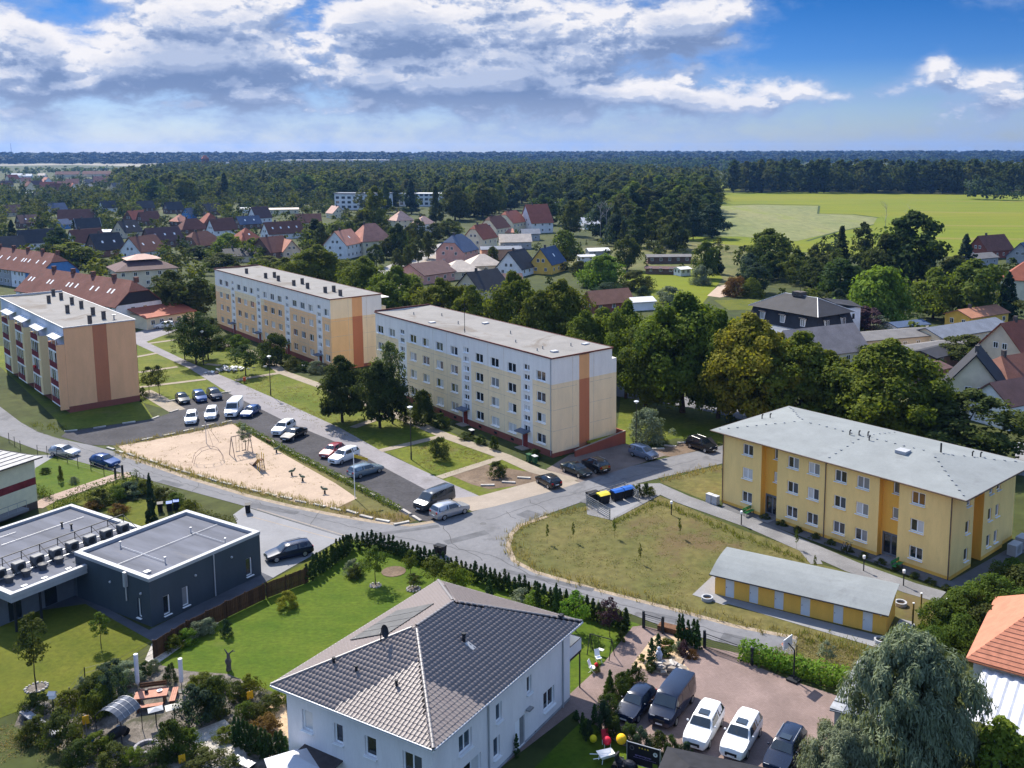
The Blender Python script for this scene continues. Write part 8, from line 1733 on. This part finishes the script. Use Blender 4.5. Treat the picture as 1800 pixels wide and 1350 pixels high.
# ---- the red yard
for a in ((1145,1172,1122,16,'thuja','thuja','slim thuja left of the stone figure in the rock garden'),(1157,1150,1114,15,'thuja','thuja','thuja behind the stone figure in the rock garden')): at(a[4],a[0],a[1],a[2],a[6],a[5],a[3],cat='thuja',name='thuja')
shrubs([(1170,1155,1136,24,'mid','round bush right of the stone figure'),(1128,1162,1150,13,'olive','small clipped ball left of the slim thuja'),(1144,1180,1164,18,'dark','dark clipped ball in front of the rock garden'),(1092,1128,1110,16,'mid','round clipped bush where lawn and yard meet'),(1170,1136,1122,16,'olive','flowering bowl plant behind the stone figure')],'topiary')
shrubs([(1205,1152,1128,24,'purple','purple flowering bush by the thuja row'),(1192,1145,1128,20,'silver','white flowering bush left of the purple one'),(1180,1138,1126,18,'olive','pinkish flowering bush by the gate planter'),(1218,1158,1142,18,'russet','reddish low plant at the thuja row')],'flower')
t=thing('garden_statue','pale bluish stone figure standing in the rock garden of the yard','statue',(*G(1158,1166),0));MB().lathe([(.28,0),(.30,.1),(.22,.2),(.26,.5),(.30,.8),(.20,1.05),(.10,1.15)],10).build('figure_body',mat('stone_bluish',(.42,.46,.54),.7,var=.1),t);MB().ball((0,0,1.28),.15,n=10,m=7).build('head',MATS['stone_bluish'],t);MB().bar((-.26,-.05,.85),(-.12,-.3,.55),.06,6).bar((.26,-.05,.85),(.12,-.3,.55),.06,6).build('arm',MATS['stone_bluish'],t)
t=thing('pallet','timber pallet leaning over the pale stones in the yard','pallet',(*G(1187,1164),.05),-.35)
for i in range(6): MB().box(-.6,.6,-.42+i*.15,-.42+i*.15+.1,.12,.145).build('pallet_board',mat('pallet_wood',(.34,.26,.18),.8,var=.15,scale=3),t)
for x in (-.55,0,.55): MB().box(x-.05,x+.05,-.4,.45,.0,.12).build('bearer',MATS['pallet_wood'],t)
t=thing('stone_heap','heap of pale cut stones beside the pallet in the yard','stone heap',(*G(1172,1175),.03),-.3)
for i in range(46):
    x,y=R.gauss(0,.75),R.gauss(0,.4);s=R.uniform(.12,.34);o=MB().box(-s,s,-s*.7,s*.7,0,s*.8).build('stone',R.choice((MATS['stone_pale'],pale_c)),t,(x,y,max(0,.35-.25*math.hypot(x,1.6*y))),R.uniform(0,3));o.rotation_euler=(R.uniform(-.3,.3),R.uniform(-.3,.3),R.uniform(0,3))
t=thing('slab_stack','flat pale sandstone slabs lying on the red yard','stone slabs',(*G(1196,1182),.04),-.35)
for i in range(7): MB().box(-.75+(i % 3)*.55,-.25+(i % 3)*.55,-.5+(i//3)*.4,-.14+(i//3)*.4,0,.05+.03*(i % 2)).build('slab',mat('sandstone',(.55,.44,.32),.9,var=.1,scale=2,objrand=.3),t)
t=thing('planter_bowl','terracotta bowl with yellow flowers by the garden gate','planter',(*G(1169,1138),.04));MB().lathe([(.25,0),(.42,.3),(.46,.34),(.38,.34),(.3,.2)],12).build('bowl',mat('terracotta',(.40,.25,.17),.8),t)
# evergreens round the parked cars
for i,(px,py,top,w_,k) in enumerate(((1072,1215,1178,14,'thuja'),(1070,1228,1190,18,'bush'),(1095,1215,1182,26,'bush'),(1118,1205,1168,30,'bush'),(1104,1200,1176,14,'thuja'),(1090,1235,1196,34,'bush'),(1072,1265,1222,40,'bush'),(1062,1290,1235,30,'bush'),(1045,1275,1238,14,'thuja'),(1024,1290,1252,11,'thuja'),(1034,1300,1265,16,'bush'),(1080,1300,1262,34,'bush'),(1105,1310,1275,36,'bush'),(1130,1322,1282,34,'bush'),(1158,1330,1288,36,'bush'),(1180,1338,1296,30,'bush'),(1205,1345,1306,30,'bush'),(1092,1205,1186,18,'topiary'))):
    at(k,px,py,top,['slim evergreen at the far end of the parked car planting','rounded juniper behind the small navy car','spreading juniper left of the small navy car','largest juniper at the yard corner','narrow evergreen beside the largest juniper','dark juniper touching the small navy car','dark juniper by the brown side path','juniper at the lower side path','thin cypress at the side path edge','thinnest cypress near the house door','low juniper below the thin cypress','juniper before the silver bonnet','first juniper in the row below the parked cars','second juniper in the row below the parked cars','juniper right behind the banner','juniper between banner and white crossover','last juniper in the row below the white crossover','clipped tier evergreen by the small navy car'][i],'thuja' if k != 'bush' else R.choice(('conifer','dark','bluish')),w_,cat='juniper' if k=='bush' else 'evergreen',name='juniper' if k=='bush' else 'evergreen_shrub')
for px,py,top,lb in ((1013,1265,1248,'small cypress by the house door'),(908,1330,1290,'slim cypress at the house wall'),(936,1288,1262,'dark clipped cone right of the house door')): at('thuja',px,py,top,lb,'thuja',11,cat='cypress',name='cypress')
# basketball hoop
t=thing('basketball_hoop','free standing basketball hoop with clear backboard before the laurel hedge','basketball hoop',(*G(1395,1197),.04),2.4);MB().bar((0,0,0),(0,0,2.5),.07,8).bar((0,0,2.5),(.55,0,2.9),.05,6).build('pole',m_dark,t);MB().box(-.45,.45,-.4,.4,0,.16).build('base',m_dark,t);b=MB();b.box(.56,.60,-.62,.62,2.55,3.35);b.build('backboard',mat('board_clear',(.50,.52,.55),.2,var=.03,spec=.8),t)
mb=MB();mb.path([(.605,-.62,2.55),(.605,.62,2.55),(.605,.62,3.35),(.605,-.62,3.35),(.605,-.62,2.55)],.03,4).path([(.605,-.25,2.65),(.605,.25,2.65),(.605,.25,3.0),(.605,-.25,3.0),(.605,-.25,2.65)],.02,4).build('board_frame',m_white,t)
mb=MB();pts=[(.86+.23*cos(a*pi/6),.23*sin(a*pi/6),2.68) for a in range(13)];mb.path(pts,.022,5).build('hoop',mat('hoop_orange',(.55,.12,.03),.5),t)
mb=MB()
for a in range(8): mb.bar((.86+.22*cos(a*pi/4),.22*sin(a*pi/4),2.68),(.86+.11*cos(a*pi/4+.3),.11*sin(a*pi/4+.3),2.25),.012,3)
mb.build('net',m_white,t)['kind']='stuff'
# banner with emblem, stars and lettering
def banner():
    a=Vector((*G(1102,1345),0));b=Vector((*G(1160,1362),0));d=b-a;L=d.length;t=thing('banner','dark banner with four yellow stars and round white emblem on the lower lawn','banner',a,math.atan2(d.y,d.x));h0,h1=.25,1.75
    MB().box(0,L,-.015,.0,h0,h1).build('banner_cloth',mat('banner_black',(.018,.016,.02),.6),t)
    f=MB()
    for x in (0,L): f.bar((x,.01,0),(x,.01,h1+.05),.035,6)
    f.bar((0,.01,h1),(L,.01,h1),.03,6).bar((0,.01,h0),(L,.01,h0),.03,6).build('frame',m_zinc,t)
    for x in (0,L): MB().bar((x,.02,1.5),(x,1.0,0),.025,5).build('stay',m_zinc,t)
    def disc(x,z,r,m,y=-.02,n=16): 
        mb=MB();mb.add([(x+r*cos(2*pi*i/n),y,z+r*sin(2*pi*i/n)) for i in range(n)],[tuple(range(n))]);return mb
    ys=mat('print_yellow',(.75,.52,.05),.6);wm=mat('print_white',(.62,.62,.62),.6);pm=mat('print_mauve',(.20,.15,.32),.6);gm=mat('print_grey',(.09,.085,.09),.6)
    for i in range(4):
        cx,cz=L*(.38+.085*i),h1-.22;mb=MB();pts=[(cx+(.075 if k % 2==0 else .032)*sin(k*pi/5),-.02,cz+(.075 if k % 2==0 else .032)*cos(k*pi/5)) for k in range(10)];mb.add(pts,[tuple(range(10))]);mb.build('star',ys,t)
    disc(L*.15,h1-.36,.17,gm).build('crest',gm,t);disc(L*.15,h1-.36,.11,gm,-.022).build('crest_inner',MATS['banner_black'],t)
    em=disc(L*.86,h1-.42,.16,wm).build('emblem',wm,t);MB().box(L*.86-.05,L*.86+.05,-.024,-.022,h1-.46,h1-.38).build('emblem_mark',MATS['banner_black'],em)
    ln=MB();x=L*.25
    while x <L*.72: w_=R.uniform(.04,.09);ln.box(x,x+w_,-.02,-.018,h1-.82+R.uniform(-.02,.02)-.03,h1-.76);x += w_+.03
    ln.build('lettering',pm,t)['kind']='stuff';ln=MB();x=L*.2
    while x <L*.85: w_=R.uniform(.05,.12);ln.box(x,x+w_,-.02,-.018,h1-.98,h1-.94);x += w_+.03
    ln.build('small_lettering',pm,t)['kind']='stuff'
    MB().box(L*.78,L*.93,-.021,-.018,h0+.12,h0+.42).build('green_field',mat('print_green',(.12,.16,.02),.6),t)
banner()
# wheelbarrow, toys, balls
t=thing('wheelbarrow','white framed toy wheelbarrow carrying a red ball on the lower lawn','wheelbarrow',(*G(1066,1338),.04),.4);MB().add([(-.45,-.3,.35),(.4,-.24,.35),(.4,.24,.35),(-.45,.3,.35),(-.6,-.42,.62),(.5,-.34,.62),(.5,.34,.62),(-.6,.42,.62)],[(3,2,1,0),(0,1,5,4),(1,2,6,5),(2,3,7,6),(3,0,4,7)]).build('tray',m_white,t);MB().bar((.75,-.04,.2),(.75,.04,.2),.2,12).build('wheel',m_tyre,t);MB().bar((-1.1,-.3,.6),(.75,-.05,.2),.025,5).bar((-1.1,.3,.6),(.75,.05,.2),.025,5).bar((-.4,-.28,.35),(-.45,-.28,0),.025,5).bar((-.4,.28,.35),(-.45,.28,0),.025,5).build('frame',m_white,t)
for px,py,z,r_,c,lb in ((1067,1322,.5,.3,(.62,.03,.06),'red play ball above the wheelbarrow'),(1092,1330,.9,.36,(.78,.46,.02),'big yellow balloon like ball beside the banner'),(1043,1310,.2,.26,(.60,.50,.02),'yellow play ball left of the red chair')): tag(MB().ball((0,0,r_+z),r_,n=14,m=9).build('play_ball',mat('ball_'+str(px),c,.3),None,(*G(px,py),.04)),lb,'ball')
t=thing('garden_chair','red and white garden chair tipped behind the wheelbarrow','chair',(*G(1066,1312),.04),.3);MB().box(-.25,.25,-.25,.25,.42,.46).build('seat',mat('cloth_red',(.45,.03,.05),.7),t);MB().slab([(-.25,.22,.46),(.25,.22,.46),(.25,.42,1.0),(-.25,.42,1.0)],.03).build('backrest',MATS['cloth_red'],t)
for sx in (-.22,.22): MB().bar((sx,-.22,0),(sx,-.22,.42),.02,5).build('leg',m_white,t);MB().bar((sx,.22,0),(sx,.25,.45),.02,5).build('leg',m_white,t)
t=thing('ride_on_mower','black ride on mower in front of the dark banner','mower',(*G(1098,1355),.04),-.5);MB().box(-.7,.1,-.35,.35,.25,.5).build('deck',m_dark,t);MB().ball((.35,0,.55),.5,.33,.28,10,6).build('bonnet',mat('mower_black',(.02,.022,.03),.3),t);MB().box(-.55,-.15,-.25,.25,.5,.62).box(-.62,-.52,-.25,.25,.6,1.05).build('seat',m_dark,t);MB().bar((.0,0,.6),(-.12,0,.95),.025,5).build('steering_column',m_grey,t)
for x,y,r_ in ((-.5,-.42,.27),(-.5,.42,.27),(.6,-.36,.19),(.6,.36,.19)): MB().bar((x,y-.08,r_),(x,y+.08,r_),r_,12).build('wheel',m_tyre,t)
t=thing('swing_frame','small dark and white child swing on the lawn behind the balcony','swing',(*G(1056,1152),.03),-.5)
for x in (-1,1): MB().bar((x,-.5,0),(x,0,1.6),.04,5).bar((x,.5,0),(x,0,1.6),.04,5).build('leg',m_dark,t)
MB().bar((-1,0,1.6),(1,0,1.6),.04,5).build('top_bar',m_dark,t);MB().bar((-.2,0,1.6),(-.2,0,.5),.012,4).bar((.2,0,1.6),(.2,0,.5),.012,4).build('rope',m_dark,t);MB().box(-.25,.25,-.15,.15,.45,.5).build('swing_seat',m_white,t)
for px,py,rz,lb in ((1052,1165,.4,'white folding chair on the lawn behind the balcony'),(1042,1182,1.2,'second white folding chair nearer the balcony post')):
    t=thing('folding_chair',lb,'chair',(*G(px,py),.03),rz);MB().box(-.22,.22,-.22,.22,.42,.45).build('seat',m_white,t);MB().slab([(-.22,.2,.5),(.22,.2,.5),(.22,.38,.98),(-.22,.38,.98)],.02).build('backrest',m_white,t)
    for s in (-.2,.2): MB().bar((s,-.3,0),(s,.3,.5),.018,4).bar((s,.3,0),(s,-.22,.45),.018,4).build('leg',m_white,t)
at('flower',1048,1182,1166,'small rose bush with red bloom at the yard corner','green',14,cat='bush');tag(MB().ball((0,0,.75),.17,n=7,m=5).bar((0,0,0),(0,0,.6),.015,4).build('rose_bloom',mat('rose_red',(.5,.02,.03),.7,var=.3,scale=9),None,(*G(1048,1184),.0)),'red rose bloom at the yard corner','flower')
# ---- green masses and the silver willow at the right
at('willow',1600,1385,1120,'large silvery green willow in the bottom right corner','silver',200)
at('willow',1480,1420,1275,'lower silvery willow crown at the bottom edge left of the large willow','silver',120);at('round',1755,1400,1268,'bright green leafy bush tree at the bottom right corner','bright',110,cat='tree')
for i,(px,py,top,w_) in enumerate(((1650,1120,1060,70),(1700,1110,1040,84),(1745,1095,1018,90),(1790,1070,1000,90),(1690,1140,1085,70),(1640,1150,1105,56),(1740,1130,1070,90),(1800,1110,1040,90),(1620,1140,1112,40),(1680,1085,1048,50),(1600,1160,1120,50),(1780,1040,985,60))):
    at('shrub',px,py,top,'dense dark green '+['shrub left below the yellow gable','shrub in the middle of the thicket','tall shrub of the thicket by the orange roof','tall shrub at the right edge of the thicket','low shrub of the thicket beside the drying posts','low shrub nearest the silver willow','shrub at the top of the orange roof','shrub behind the orange roof ridge','small shrub by the last drying post','shrub at the corner of the yellow building path','small shrub above the silver willow','shrub beside the white heat pumps'][i],R.choice(('green','mid','green')),w_,cat='shrub')
at('small',1452,1165,1128,'tall bunch of grass like bush on the dry lawn below the sheds','silver',30,cat='bush')
for i in range(12):
    px=1345+i*29;py=912+i*11.4;at('flower',px,py,py-9,['low plant at the wall foot left of the left door','low plant at the yellow wall under the first window','low plant at the yellow wall before the downpipe','low dark plant by the bicycles','low plant at the yellow wall middle','low plant under the fourth window','low plant by the right recess','low plant left of the right green bench','dark plant behind the right green bench','low plant under the corner window','low plant near the yellow corner','low plant at the yellow corner downpipe'][i],'mid',18,cat='plant')
# ------------------------------------------------------------------ the air
hm=bpy.data.materials.new('haze_air');hm.use_nodes=True;ht=hm.node_tree;ht.nodes.clear();hv=ht.nodes.new('ShaderNodeVolumePrincipled')
hv.inputs['Color'].default_value=(.20,.44,.98,1);hv.inputs['Density'].default_value=0.5e-4;hv.inputs['Anisotropy'].default_value=.3
ht.links.new(hv.outputs[0],ht.nodes.new('ShaderNodeOutputMaterial').inputs['Volume'])
o=MB().box(-7100,7100,-260,7700,-1.6,90).build('haze',hm);o['kind']='stuff'
